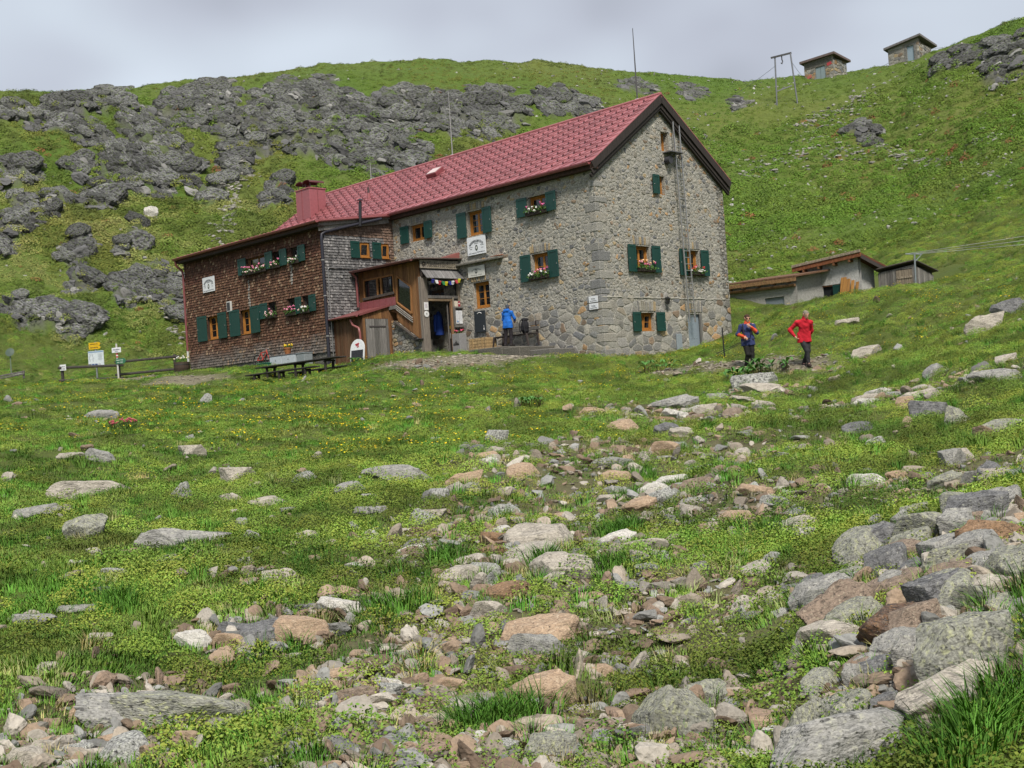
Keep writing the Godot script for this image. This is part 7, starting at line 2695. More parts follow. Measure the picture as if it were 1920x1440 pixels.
func build_fence_and_signs() -> void:
	var grey := Color(0.075, 0.068, 0.062)
	var P := [Vector3(-22.94, 3.95, -58.68), Vector3(-20.36, 3.95, -59.62), Vector3(-17.68, 4.1, -60.47)]
	for k in 2:
		var f := thing("rail_fence", ["left section of the dark wooden rail fence, a white card nailed to its post", "right section of the dark wooden rail fence, ending by the annexe corner"][k], "fence", P[k])
		var d: Vector3 = P[k + 1] - P[k]
		var lift := 0.0 if k == 0 else 0.16
		var posts := [Vector3.ZERO, d] if k == 1 else [Vector3.ZERO]
		for p in posts:
			var m := MB.new()
			m.box(p + Vector3(0, 0.42 + lift * 0.5, 0), Vector3(0.13, 0.95 + lift, 0.13), grey, Basis(Vector3.BACK, 0.02), 0.015)
			obj("post", m, M.wood, f)
		for q in [[0.78, 0.62], [0.12, 0.06]]:
			var m := MB.new()
			m.beam(Vector3(0, q[0] + lift, 0.1) - d * 0.06, d * 1.1 + Vector3(0, q[0] + lift - 0.02, 0.1), 0.10, 0.13, grey * 1.1, Vector3.UP, 0.03)
			obj("rail", m, M.wood_x, f)
	var cd := thing("card", "small white card with two lines of print on the left fence post", "sign", P[0] + Vector3(0.1, 0.78, 0.16), -0.3)
	var cm := MB.new()
	cm.box(Vector3.ZERO, Vector3(0.38, 0.3, 0.015), Color(0.72, 0.73, 0.76), Basis.IDENTITY, 0.004)
	obj("plate", cm, M.paint, cd)
	write_on(cd, "Hunde an", Vector3(0, 0.05, 0.012), 0.06, Color(0.05, 0.05, 0.06), 0.26)
	write_on(cd, "die Leine", Vector3(0, -0.06, 0.012), 0.06, Color(0.05, 0.05, 0.06), 0.26)
	# information board
	var ib := thing("information_board", "pale information board with a sketch map on a grey post behind the fence", "information board", at_ground(-21.72, -60.2), -0.33)
	var m := MB.new()
	m.tube([Vector3(0, -0.2, 0), Vector3(0, 2.1, 0)], 0.05, Color(0.42, 0.45, 0.45), 10)
	obj("post", m, M.steel, ib)
	m = MB.new()
	m.box(Vector3(0.05, 1.22, 0.07), Vector3(0.98, 0.8, 0.03), Color(0.62, 0.68, 0.72), Basis.IDENTITY, 0.006)
	obj("panel", m, M.paint, ib)
	m = MB.new()
	m.box(Vector3(0.05, 1.57, 0.088), Vector3(0.94, 0.07, 0.004), Color(0.25, 0.36, 0.5))
	for k in 4:
		m.box(Vector3(-0.34 + 0.2 * k, 0.9, 0.088), Vector3(0.17, 0.1, 0.004), [Color(0.08, 0.08, 0.1), Color(0.06, 0.10, 0.25), Color(0.05, 0.08, 0.2), Color(0.4, 0.42, 0.45)][k])
	for k in 9:
		m.box(Vector3(0.32, 1.46 - 0.04 * k, 0.088), Vector3(0.3 - 0.05 * (k % 3), 0.012, 0.004), Color(0.35, 0.4, 0.43))
	obj("print", m, M.paint, ib)
	m = MB.new()
	var r := RandomNumberGenerator.new()
	r.seed = 12
	for k in 4:
		var pts := []
		var p := Vector3(-0.36 + 0.08 * k, 1.5, 0.089)
		for j in 7:
			pts.append(p)
			p += Vector3(r.randf_range(-0.03, 0.06), -0.07, 0)
		m.tube(pts, 0.006, Color(0.16, 0.18, 0.2), 4)
	obj("map_line", m, M.paint, ib)
	for k in 2:
		m = MB.new()
		var y := 1.98 - 0.18 * k
		var poly := PackedVector2Array([Vector2(-0.36, y - 0.085), Vector2(0.3, y - 0.085), Vector2(0.38, y), Vector2(0.3, y + 0.085), Vector2(-0.36, y + 0.085)])
		m.prism(poly, Transform3D(Basis.IDENTITY, Vector3(0, 0, 0.08)), 0.02, Color(0.70, 0.43, 0.015))
		var o := obj("arrow_plate", m, M.paint, ib)
		write_on(o, ["Seßladjoch 2 Std.", "Hoppe Seyler Weg"][k], Vector3(-0.03, y, 0.083), 0.06, Color(0.04, 0.035, 0.02), 0.5)
	# signpost
	var sp := thing("signpost", "pale signpost at the fence, white plate above a green arrow", "signpost", at_ground(-20.26, -59.2), -0.33)
	m = MB.new()
	m.tube([Vector3(0, -0.2, 0), Vector3(-0.02, 2.1, 0)], 0.05, Color(0.55, 0.54, 0.52), 10)
	obj("post", m, M.paint, sp)
	m = MB.new()
	m.box(Vector3(0.02, 1.76, 0.07), Vector3(0.56, 0.26, 0.025), Color(0.70, 0.71, 0.76), Basis.IDENTITY, 0.005)
	obj("white_plate", m, M.paint, sp)
	write_on(sp, "Niederelbehütte", Vector3(0.02, 1.79, 0.085), 0.06, Color(0.06, 0.06, 0.08), 0.4)
	write_on(sp, "2310 m", Vector3(0.02, 1.70, 0.085), 0.05, Color(0.06, 0.06, 0.08), 0.2)
	for k in 3:
		m = MB.new()
		m.tube([Vector3(-0.01, 1.38 + 0.07 * k, 0), Vector3(-0.01, 1.45 + 0.07 * k, 0)], 0.055, [Color(0.5, 0.04, 0.05), Color(0.75, 0.75, 0.75), Color(0.5, 0.04, 0.05)][k], 10)
		obj("band", m, M.paint, sp)
	m = MB.new()
	m.prism(PackedVector2Array([Vector2(-0.06, 1.04), Vector2(0.46, 1.04), Vector2(0.58, 1.18), Vector2(0.46, 1.32), Vector2(-0.06, 1.32)]), Transform3D(Basis.IDENTITY, Vector3(0, 0, 0.08)), 0.02, Color(0.04, 0.16, 0.09))
	var ga := obj("green_arrow", m, M.paint, sp)
	write_on(ga, "Kappl  2 Std.", Vector3(0.2, 1.23, 0.083), 0.05, Color(0.6, 0.65, 0.6), 0.42)
	write_on(ga, "See  3 Std.", Vector3(0.2, 1.12, 0.083), 0.05, Color(0.6, 0.65, 0.6), 0.36)
	# disc on a post, at the far left
	var ds := thing("disc_post", "dull green disc on a thin post at the far left", "post", at_ground(-27.7, -63.6))
	m = MB.new()
	m.tube([Vector3(0, -0.1, 0), Vector3(0, 1.25, 0)], 0.035, Color(0.16, 0.2, 0.16), 8)
	obj("post", m, M.paint, ds)
	m = MB.new()
	m.lathe([Vector2(0, 0.02), Vector2(0.25, 0.0), Vector2(0, -0.02)], Transform3D(Basis(Vector3.RIGHT, 1.2), Vector3(0, 1.3, 0.03)), Color(0.07, 0.10, 0.075), 18)
	obj("disc", m, M.paint, ds)
	m = MB.new()
	m.beam(Vector3(-0.1, 0.05, 0), Vector3(0.75, 0.08, 0.1), 0.04, 0.04, Color(0.45, 0.46, 0.42))
	obj("foot", m, M.paint, ds)
	var tr := thing("trestle", "low weathered timber trestle lying at the far left edge", "trestle", at_ground(-26.9, -61.3), 0.1)
	for q in [[Vector3(-0.8, 0.15, 0), Vector3(0.9, 0.38, 0)], [Vector3(-0.8, 0.02, 0.1), Vector3(0.9, 0.25, 0.1)], [Vector3(0.85, 0.0, 0.05), Vector3(0.85, 0.42, 0.05)], [Vector3(-0.75, -0.1, 0.05), Vector3(-0.75, 0.2, 0.05)]]:
		m = MB.new()
		m.beam(q[0], q[1], 0.08, 0.09, GREYWOOD * 0.7, Vector3.UP, 0.01)
		obj("bar", m, M.wood_x, tr)


# a small building: x along its front, z outward, own base
func cabin(t: Node3D, w: float, d: float, hl: float, hr: float, back: float, col: Color, m: Material, holes: Array, over := 0.25, roof_col := Color(0.24, 0.11, 0.08), thick := 0.18) -> void:
	var out := PackedVector2Array([Vector2(0, -0.6), Vector2(w, -0.6), Vector2(w, hr), Vector2(0, hl)])
	obj("front_wall", wall_mesh(out, holes, 0.25, col), m, t)
	var sd := MB.new()
	for x in [[0.0, hl], [w - 0.25, hr]]:
		sd.prism(PackedVector2Array([Vector2(0.251, -0.6), Vector2(d, -0.6), Vector2(d, x[1] + back), Vector2(0.251, x[1])]), Transform3D(Basis(Vector3.UP, PI / 2), Vector3(x[0], 0, 0)), -0.25, col * 0.97)
	obj("side_walls", sd, m, t)
	var bk := MB.new()
	bk.prism(PackedVector2Array([Vector2(0.26, -0.6), Vector2(w - 0.26, -0.6), Vector2(w - 0.26, hr + back), Vector2(0.26, hl + back)]), Transform3D(Basis.IDENTITY, Vector3(0, 0, -d + 0.25)), 0.24, col)
	obj("rear_wall", bk, m, t)
	var rf := MB.new()
	var c := [Vector3(-over, hl + 0.02 - over * (hr - hl) / w, over), Vector3(w + over, hr + 0.02 + over * (hr - hl) / w, over), Vector3(w + over, hr + back + over * (hr - hl) / w, -d - over), Vector3(-over, hl + back - over * (hr - hl) / w, -d - over)]
	var up := Vector3(0, thick, 0)
	rf.quad_o(c[0] + up, c[1] + up, c[2] + up, c[3] + up, Vector3.UP, roof_col)
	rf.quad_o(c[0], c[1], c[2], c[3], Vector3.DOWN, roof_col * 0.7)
	for k in 4:
		var a: Vector3 = c[k]
		var b: Vector3 = c[(k + 1) % 4]
		rf.quad_o(a, b, b + up, a + up, (a + b) / 2 - Vector3(w / 2, hl, -d / 2), roof_col)
	obj("roof", rf, M.wood_x, t)


func build_small_buildings() -> void:
	M.plaster = mat(0.95, T.grain, Vector3.ONE * 0.8, T.grain_n, 0.6)
	# plaster hut with the wooden eaves, right of the stone hut
	var b := hthing("plaster_hut", "low grey plastered hut with a brown board roof and orange planks leaning on it", "hut", -1.66, 3.2, 17.5)
	cabin(b, 3.15, 2.0, 1.72, 1.95, -0.55, Color(0.62, 0.62, 0.60), M.plaster, [[0.62, -0.05, 2.3, 0.72]], 0.3, Color(0.20, 0.075, 0.04), 0.1)
	var m := MB.new()
	m.beam(Vector3(-0.35, 1.68, 0.32), Vector3(3.5, 1.98, 0.32), 0.05, 0.2, Color(0.30, 0.11, 0.05), Vector3.UP, 0.008)
	m.beam(Vector3(-0.35, 1.86, 0.36), Vector3(3.5, 2.16, 0.36), 0.05, 0.13, Color(0.40, 0.33, 0.25), Vector3.UP, 0.008)
	obj("eave_board", m, M.wood_x, b)
	for k in 4:
		m = MB.new()
		m.box(Vector3(0.3 + 0.85 * k, 1.56 + 0.062 * k, 0.15), Vector3(0.1, 0.12, 0.4), Color(0.25, 0.11, 0.05), Basis.IDENTITY, 0.01)
		obj("rafter_end", m, M.wood, b)
	for k in 3:
		m = MB.new()
		m.beam(Vector3(3.42 + 0.02 * k, 2.06 - 0.1 * k, 0.3), Vector3(3.42 + 0.02 * k, 1.46 - 0.1 * k, -2.2), 0.03, 0.1, DARKWOOD * 1.6, Vector3.UP, 0.004)
		obj("verge_board", m, M.wood_x, b)
	m = MB.new()
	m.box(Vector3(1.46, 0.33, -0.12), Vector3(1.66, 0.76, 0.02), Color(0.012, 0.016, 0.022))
	for x in [0.66, 2.26]:
		m.box(Vector3(x, 0.33, -0.06), Vector3(0.07, 0.77, 0.08), Color(0.25, 0.12, 0.06))
	m.box(Vector3(1.46, 0.69, -0.06), Vector3(1.55, 0.06, 0.08), Color(0.25, 0.12, 0.06))
	var wn := obj("window", m, M.wood, b)
	for x in [0.32, 2.0]:
		m = MB.new()
		m.box(Vector3(x, 0.32, 0.03), Vector3(0.58, 0.72, 0.03), GREEN, Basis.IDENTITY, 0.006)
		m.box(Vector3(x, 0.64, 0.05), Vector3(0.58, 0.07, 0.012), GREEN * 1.2)
		obj("shutter", m, M.paint, wn)
	m = MB.new()
	m.box(Vector3(0.12, 1.05, 0.06), Vector3(0.14, 0.26, 0.1), Color(0.03, 0.03, 0.035), Basis.IDENTITY, 0.02)
	obj("wall_lamp", m, M.paint, b)
	for k in 4:
		var pk := hthing("leaning_plank", ["widest orange plank leaning on the plaster hut, leftmost", "second orange plank leaning on the plaster hut, overlapping the widest", "third orange plank leaning on the plaster hut, shorter", "last orange plank leaning on the plaster hut, nearest its corner"][k], "plank", 0.72 + 0.24 * k, 3.0, 17.12, "orange planks leaning on the hut")
		m = MB.new()
		m.beam(Vector3.ZERO, Vector3(0.0, 1.2 - 0.1 * k, -0.3), [0.3, 0.22, 0.17, 0.16][k], 0.03, Color(0.50, 0.25, 0.07) * [1.0, 0.9, 1.1, 0.85][k], Vector3.BACK, 0.004)
		obj("board", m, M.wood, pk)
	# lower hut, half hidden behind the stone hut's corner
	var a := hthing("low_hut", "low grey rendered outbuilding with timber eaves, half hidden by the gable corner", "hut", -4.2, 3.0, 14.5)
	cabin(a, 3.9, 3.4, 1.25, 1.22, 0.5, Color(0.46, 0.455, 0.43), M.plaster, [[1.05, -0.3, 1.85, 0.0], [2.2, -0.25, 3.3, 0.4]], 0.25, Color(0.22, 0.12, 0.07), 0.08)
	m = MB.new()
	m.beam(Vector3(-0.3, 1.16, 0.3), Vector3(4.2, 1.12, 0.3), 0.05, 0.18, Color(0.36, 0.21, 0.10), Vector3.UP, 0.008)
	m.beam(Vector3(-0.3, 0.9, 0.08), Vector3(4.0, 0.86, 0.08), 0.12, 0.13, Color(0.30, 0.17, 0.08), Vector3.UP, 0.01)
	obj("eave_beam", m, M.wood_x, a)
	for k in 5:
		m = MB.new()
		m.box(Vector3(0.3 + 0.85 * k, 1.06, 0.12), Vector3(0.1, 0.11, 0.4), Color(0.2, 0.1, 0.05), Basis.IDENTITY, 0.01)
		obj("rafter_end", m, M.wood, a)
	m = MB.new()
	m.box(Vector3(2.75, 0.05, -0.1), Vector3(1.1, 0.66, 0.03), Color(0.25, 0.29, 0.33), Basis.IDENTITY, 0.004)
	obj("door", m, M.paint, a)
	m = MB.new()
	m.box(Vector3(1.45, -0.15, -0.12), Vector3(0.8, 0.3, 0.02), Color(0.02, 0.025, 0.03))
	m.box(Vector3(1.45, 0.0, 0.0), Vector3(0.9, 0.05, 0.1), Color(0.2, 0.1, 0.05))
	var w2 := obj("window", m, M.wood, a)
	for x in [0.85, 2.05]:
		m = MB.new()
		m.box(Vector3(x, -0.15, 0.03), Vector3(0.38, 0.32, 0.03), GREEN, Basis.IDENTITY, 0.005)
		obj("shutter", m, M.paint, w2)
	# board shed
	var c := hthing("board_shed", "grey weathered board shed at the right end of the huts", "shed", 1.72, 3.1, 19.0)
	var silver := func(x: float, r: RandomNumberGenerator) -> Color:
		return Color(0.22, 0.205, 0.195).lerp(Color(0.42, 0.40, 0.37), r.randf()) * r.randf_range(0.7, 1.1)
	var paler := func(x: float, r: RandomNumberGenerator) -> Color:
		return Color(0.40, 0.33, 0.25) * r.randf_range(0.8, 1.1)
	m = MB.new()
	m.box(Vector3(0.95, 0.35, -1.0), Vector3(1.8, 1.9, 1.9), Color(0.06, 0.055, 0.05))
	var core := obj("shed_core", m, M.wood, c)
	planks("board", core, Transform3D(Basis.IDENTITY, Vector3(0, 0, 0.03)), PackedVector2Array([Vector2(0, -0.4), Vector2(1.9, -0.4), Vector2(1.9, 1.42), Vector2(0, 1.22)]), [rect(0.95, -0.3, 1.8, 1.25)], 0.14, 401, silver, M.wood)
	planks("board", core, Transform3D(Basis(Vector3.UP, PI / 2), Vector3(1.9, 0, 0)), PackedVector2Array([Vector2(0, -0.4), Vector2(2.0, -0.4), Vector2(2.0, 0.95), Vector2(0, 1.38)]), [], 0.15, 402, silver, M.wood)
	m = MB.new()
	m.box(Vector3(1.38, 0.45, 0.0), Vector3(0.86, 1.5, 0.03), Color(0.2, 0.17, 0.14))
	var sdoor := obj("shed_door", m, M.wood, c)
	planks("board", sdoor, Transform3D(Basis.IDENTITY, Vector3(0, 0, 0.05)), rect(0.96, -0.28, 1.79, 1.22), [], 0.12, 403, paler, M.wood)
	for y in [0.0, 0.45, 0.85]:
		m = MB.new()
		m.box(Vector3(1.38, y, 0.065), Vector3(0.82, 0.1, 0.02), Color(0.42, 0.35, 0.27), Basis.IDENTITY, 0.004)
		obj("batten", m, M.wood_x, sdoor)
	m = MB.new()
	m.box(Vector3(0.98, 1.28, -1.0), Vector3(2.2, 0.06, 2.4), Color(0.12, 0.10, 0.09), Basis(Vector3.BACK, 0.1) * Basis(Vector3.RIGHT, -0.2), 0.01)
	obj("roof", m, M.wood_x, c)
	# post with the cables
	var po := thing("cable_post", "grey steel post with a short arm beside the board shed, cables running right", "post", at_ground(19.18, -53.67))
	m = MB.new()
	m.tube([Vector3(0, -0.1, 0), Vector3(0.05, 1.95, 0)], 0.045, Color(0.40, 0.44, 0.46), 8)
	obj("mast", m, M.steel, po)
	m = MB.new()
	m.beam(Vector3(-0.35, 2.0, -0.05), Vector3(0.4, 1.93, 0.05), 0.05, 0.05, Color(0.42, 0.45, 0.47))
	m.beam(Vector3(0.05, 1.6, 0), Vector3(0.35, 1.9, 0.04), 0.035, 0.035, Color(0.42, 0.45, 0.47))
	m.box(Vector3(0, -0.02, 0), Vector3(0.4, 0.08, 0.4), Color(0.4, 0.4, 0.38), Basis.IDENTITY, 0.02)
	obj("arm", m, M.steel, po)
	var g0 := ground(19.18, -53.67)
	for k in 3:
		var wi := thing("cable", ["upper pale cable running right from the post", "middle pale cable running right from the post", "lower pale cable running right from the post"][k], "cable", Vector3(18.95 + 0.25 * k, g0 + 2.0 - 0.02 * k, -53.7))
		var pts := []
		for j in 17:
			var s := j / 16.0
			pts.append(Vector3(22.0 * s, (2.3 - 0.75 * k) * s - 1.4 * s * (1.0 - s), 8.5 * s))
		m = MB.new()
		m.tube(pts, 0.011, Color(0.42, 0.43, 0.42), 5)
		obj("wire", m, M.steel, wi)
	# two cabins up on the ridge
	var stone_c := Color(0.50, 0.46, 0.40)
	var q := hthing("ridge_cabin", "left stone cabin on the skyline, grey double door and red paint marks", "cabin", -31.45, 28.95, 70.0)
	cabin(q, 3.3, 2.6, 2.42, 2.5, -0.35, stone_c, M.mortar, [[1.25, -0.2, 2.35, 1.7]], 0.32, Color(0.23, 0.17, 0.16), 0.22)
	m = MB.new()
	m.box(Vector3(1.8, 0.75, -0.08), Vector3(1.08, 1.88, 0.05), Color(0.25, 0.31, 0.33), Basis.IDENTITY, 0.006)
	m.box(Vector3(1.8, 0.75, -0.05), Vector3(0.03, 1.88, 0.02), Color(0.12, 0.15, 0.16))
	obj("door", m, M.paint, q)
	m = MB.new()
	m.box(Vector3(1.6, 2.05, 0.012), Vector3(3.0, 0.62, 0.02), Color(0.30, 0.28, 0.25))
	obj("dark_band", m, M.mortar, q)
	m = MB.new()
	m.box(Vector3(2.85, 1.75, 0.03), Vector3(0.5, 0.3, 0.02), Color(0.45, 0.06, 0.07), Basis(Vector3.BACK, 0.2))
	m.box(Vector3(0.55, 0.95, 0.03), Vector3(0.5, 0.3, 0.02), Color(0.45, 0.14, 0.11), Basis(Vector3.BACK, 0.3))
	obj("paint_mark", m, M.paint, q)
	var q2 := hthing("ridge_cabin", "right stone cabin on the skyline, one pale framed door and a slanting slab roof", "cabin", -23.6, 29.2, 72.5)
	cabin(q2, 3.2, 3.0, 1.95, 2.35, -0.5, stone_c * 1.05, M.mortar, [[1.95, -0.3, 2.65, 1.75]], 0.3, Color(0.27, 0.25, 0.25), 0.2)
	m = MB.new()
	m.box(Vector3(2.3, 0.75, -0.1), Vector3(0.7, 2.0, 0.05), Color(0.28, 0.36, 0.42))
	obj("door", m, M.paint, q2)
	m = MB.new()
	for e in [[1.82, 0.75, 0.24, 2.0], [2.78, 0.75, 0.24, 2.0], [2.3, 1.86, 1.2, 0.22]]:
		m.box(Vector3(e[0], e[1], 0.015), Vector3(e[2], e[3], 0.03), Color(0.38, 0.37, 0.35), Basis.IDENTITY, 0.005)
	obj("door_surround", m, M.mortar, q2)
	for e in [[q, 3.3, 2.4, [1.25, -0.2, 2.35, 1.7], 21], [q2, 3.2, 1.95, [1.7, -0.3, 2.95, 2.0], 22]]:
		var keep := stones_left
		stones_left = 0
		masonry(e[0].get_node("front_wall"), PackedVector2Array([Vector2(0, -0.4), Vector2(e[1], -0.4), Vector2(e[1], e[2] - (0.0 if e[4] == 22 else 0.7)), Vector2(0, e[2] - (0.0 if e[4] == 22 else 0.7))]), [e[3]], e[4], 9.0, 1.1)
		var sw := part3("side_face", e[0], Transform3D(Basis(Vector3.UP, PI / 2), Vector3(e[1], 0, 0)))
		masonry(sw, rect(0, -0.4, 2.6, e[2] - 0.2), [], e[4] + 5, 9.0, 1.1)
		stones_left = keep
	# goods lift gantry
	var base := at_ground(26.9, -108.7)
	var ga := thing("lift_gantry", "thin steel gantry frame with a hanging hook on the ridge", "gantry", base)
	var grey := Color(0.28, 0.28, 0.29)
	var t0 := Vector3(27.02, 32.46, -108.69) - base
	var t1 := Vector3(28.42, 32.62, -108.33) - base
	var b1 := at_ground(28.75, -108.2) - base
	m = MB.new()
	m.tube([Vector3(0, -0.3, 0), t0], 0.075, grey, 8)
	obj("leg", m, M.steel, ga)
	m = MB.new()
	m.tube([b1 + Vector3(0, -0.3, 0), t1], 0.075, grey, 8)
	obj("leg", m, M.steel, ga)
	m = MB.new()
	m.beam(t0 + Vector3(-0.4, -0.06, 0), t1 + Vector3(0.1, 0.04, 0), 0.12, 0.16, Color(0.06, 0.06, 0.065))
	obj("crosshead", m, M.paint, ga)
	m = MB.new()
	m.beam(Vector3(0.03, 1.25, 0), Vector3(1.45, 1.62, 0.4), 0.09, 0.09, grey)
	obj("crossbar", m, M.steel, ga)
	m = MB.new()
	m.tube([t0 + Vector3(0.62, 0.0, 0.1), t0 + Vector3(0.62, -0.3, 0.1), t0 + Vector3(0.68, -0.5, 0.1), t0 + Vector3(0.6, -0.72, 0.1), t0 + Vector3(0.5, -0.6, 0.1)], 0.055, Color(0.05, 0.05, 0.055), 6)
	obj("hook", m, M.paint, ga)
	for e in [[Vector3(27.0, 31.6, -108.6), Vector3(23.0, 29.9, -114.0), "thin lift cable dropping left from the gantry"], [Vector3(28.4, 31.9, -108.3), Vector3(31.6, 31.0, -114.0), "thin lift cable between gantry and left cabin"], [Vector3(35.2, 30.8, -113.0), Vector3(38.7, 31.9, -111.3), "thin lift cable between the two cabins"], [Vector3(42.5, 32.6, -110.0), Vector3(50.0, 33.5, -109.0), "thin lift cable right of the right cabin"]]:
		var wi := thing("lift_cable", e[2], "cable", e[0])
		var pts := []
		for j in 9:
			var s := j / 8.0
			pts.append((e[1] - e[0]) * s + Vector3(0, -0.5 * s * (1 - s), 0))
		m = MB.new()
		m.tube(pts, 0.018, Color(0.2, 0.2, 0.21), 4)
		obj("wire", m, M.steel, wi)
	# slab ramp by the gable corner
	var rp := hthing("stone_ramp", "flat grey concrete slab lying by the far corner of the gable", "slab", 1.2, 1.62, 10.2)
	m = MB.new()
	m.box(Vector3.ZERO, Vector3(1.6, 0.12, 2.6), Color(0.33, 0.33, 0.33), Basis(Vector3.RIGHT, 0.16), 0.02)
	obj("slab_body", m, M.grain, rp)


func build_leafy() -> void:
	var spots := [[7.15, -35.9, 1.0, "broad leaved dock plant left of the black and white boulder, below the person in navy"], [8.35, -36.9, 1.15, "largest broad leaved dock plant, between the two walkers"], [5.2, -40.6, 0.9, "broad leaved dock plant alone in the meadow below the gable corner"], [0.35, -25.0, 0.5, "small dock plant in the bright meadow above the lone flecked boulder"], [-6.4, -47.5, 0.6, "dock leaves growing in front of the shed door"]]
	var i := 0
	for s in spots:
		var r := RandomNumberGenerator.new()
		r.seed = 900 + i
		var t := thing("dock_plant", s[3], "plant", at_ground(s[0], s[1]), 0.0, "broad leaved plants in the meadow")
		for k in 34:
			var a := r.randf() * TAU
			var ln: float = r.randf_range(0.20, 0.36) * s[2]
			var wd: float = ln * r.randf_range(0.3, 0.42)
			var d := Vector3(cos(a), 0, sin(a))
			var root: Vector3 = Vector3(r.randf_range(-0.55, 0.55), 0, r.randf_range(-0.3, 0.3)) * s[2]
			var rise: float = r.randf_range(0.22, 0.62) * s[2]
			var side := Vector3(-d.z, 0, d.x)
			var p0 := root + Vector3(0, rise * 0.6, 0) + d * 0.05
			var mb := MB.new()
			var c := Color(0.085, 0.20, 0.05) * r.randf_range(0.75, 1.5)
			var prev := [p0, p0, p0]
			for j in range(1, 9):
				var q := j / 8.0
				var ctr := p0 + d * ln * q + Vector3(0, rise * (0.8 * q - 0.75 * q * q), 0)
				var ww := wd * 0.75 * sin(PI * pow(q, 0.8) * 0.99)
				var cur := [ctr - side * ww + Vector3(0, ww * 0.25, 0), ctr, ctr + side * ww + Vector3(0, ww * 0.25, 0)]
				for e in 2:
					var nn := (Vector3.UP + d * 0.4 * (q - 0.4) + side * (0.35 if e == 1 else -0.35)).normalized()
					mb.trin(prev[e], prev[e + 1], cur[e + 1], nn, nn, nn, c)
					mb.trin(prev[e], cur[e + 1], cur[e], nn, nn, nn, c)
				prev = cur
			mb.tube([root + Vector3(0, -0.03, 0), p0], 0.008, Color(0.12, 0.1, 0.04), 4, false)
			obj("leaf", mb, M.leaf, t)
		i += 1
	# alpine roses
	var al := thing("alpenrose", "low alpenrose shrub with pink blossom in the left meadow", "shrub", at_ground(-8.0, -23.5))
	var r := RandomNumberGenerator.new()
	r.seed = 44
	var lf := MB.new()
	for k in 260:
		var p := Vector3(r.randf_range(-0.28, 0.28), r.randf_range(0.02, 0.2), r.randf_range(-0.2, 0.2))
		var d := Vector3(r.randfn(), 1.0, r.randfn()).normalized() * 0.03
		var sd := d.cross(Vector3(r.randfn(), 0.2, r.randfn())).normalized() * 0.012
		lf.tri(p - d, p + sd, p + d, Color(0.05, 0.08, 0.02))
		lf.tri(p - d, p + d, p - sd, Color(0.05, 0.08, 0.02))
	obj("foliage", lf, M.leaf, al)
	for k in 22:
		var m := MB.new()
		var ctr := Vector3(r.randf_range(-0.26, 0.26), r.randf_range(0.15, 0.25), r.randf_range(-0.15, 0.2))
		for j in 5:
			m.ball(ctr + Vector3(r.randfn(), r.randfn(), r.randfn()) * 0.012, Vector3.ONE * 0.016, Color(0.42, 0.09, 0.11) * r.randf_range(0.7, 1.2), 4)
		obj("blossom", m, M.petal, al)


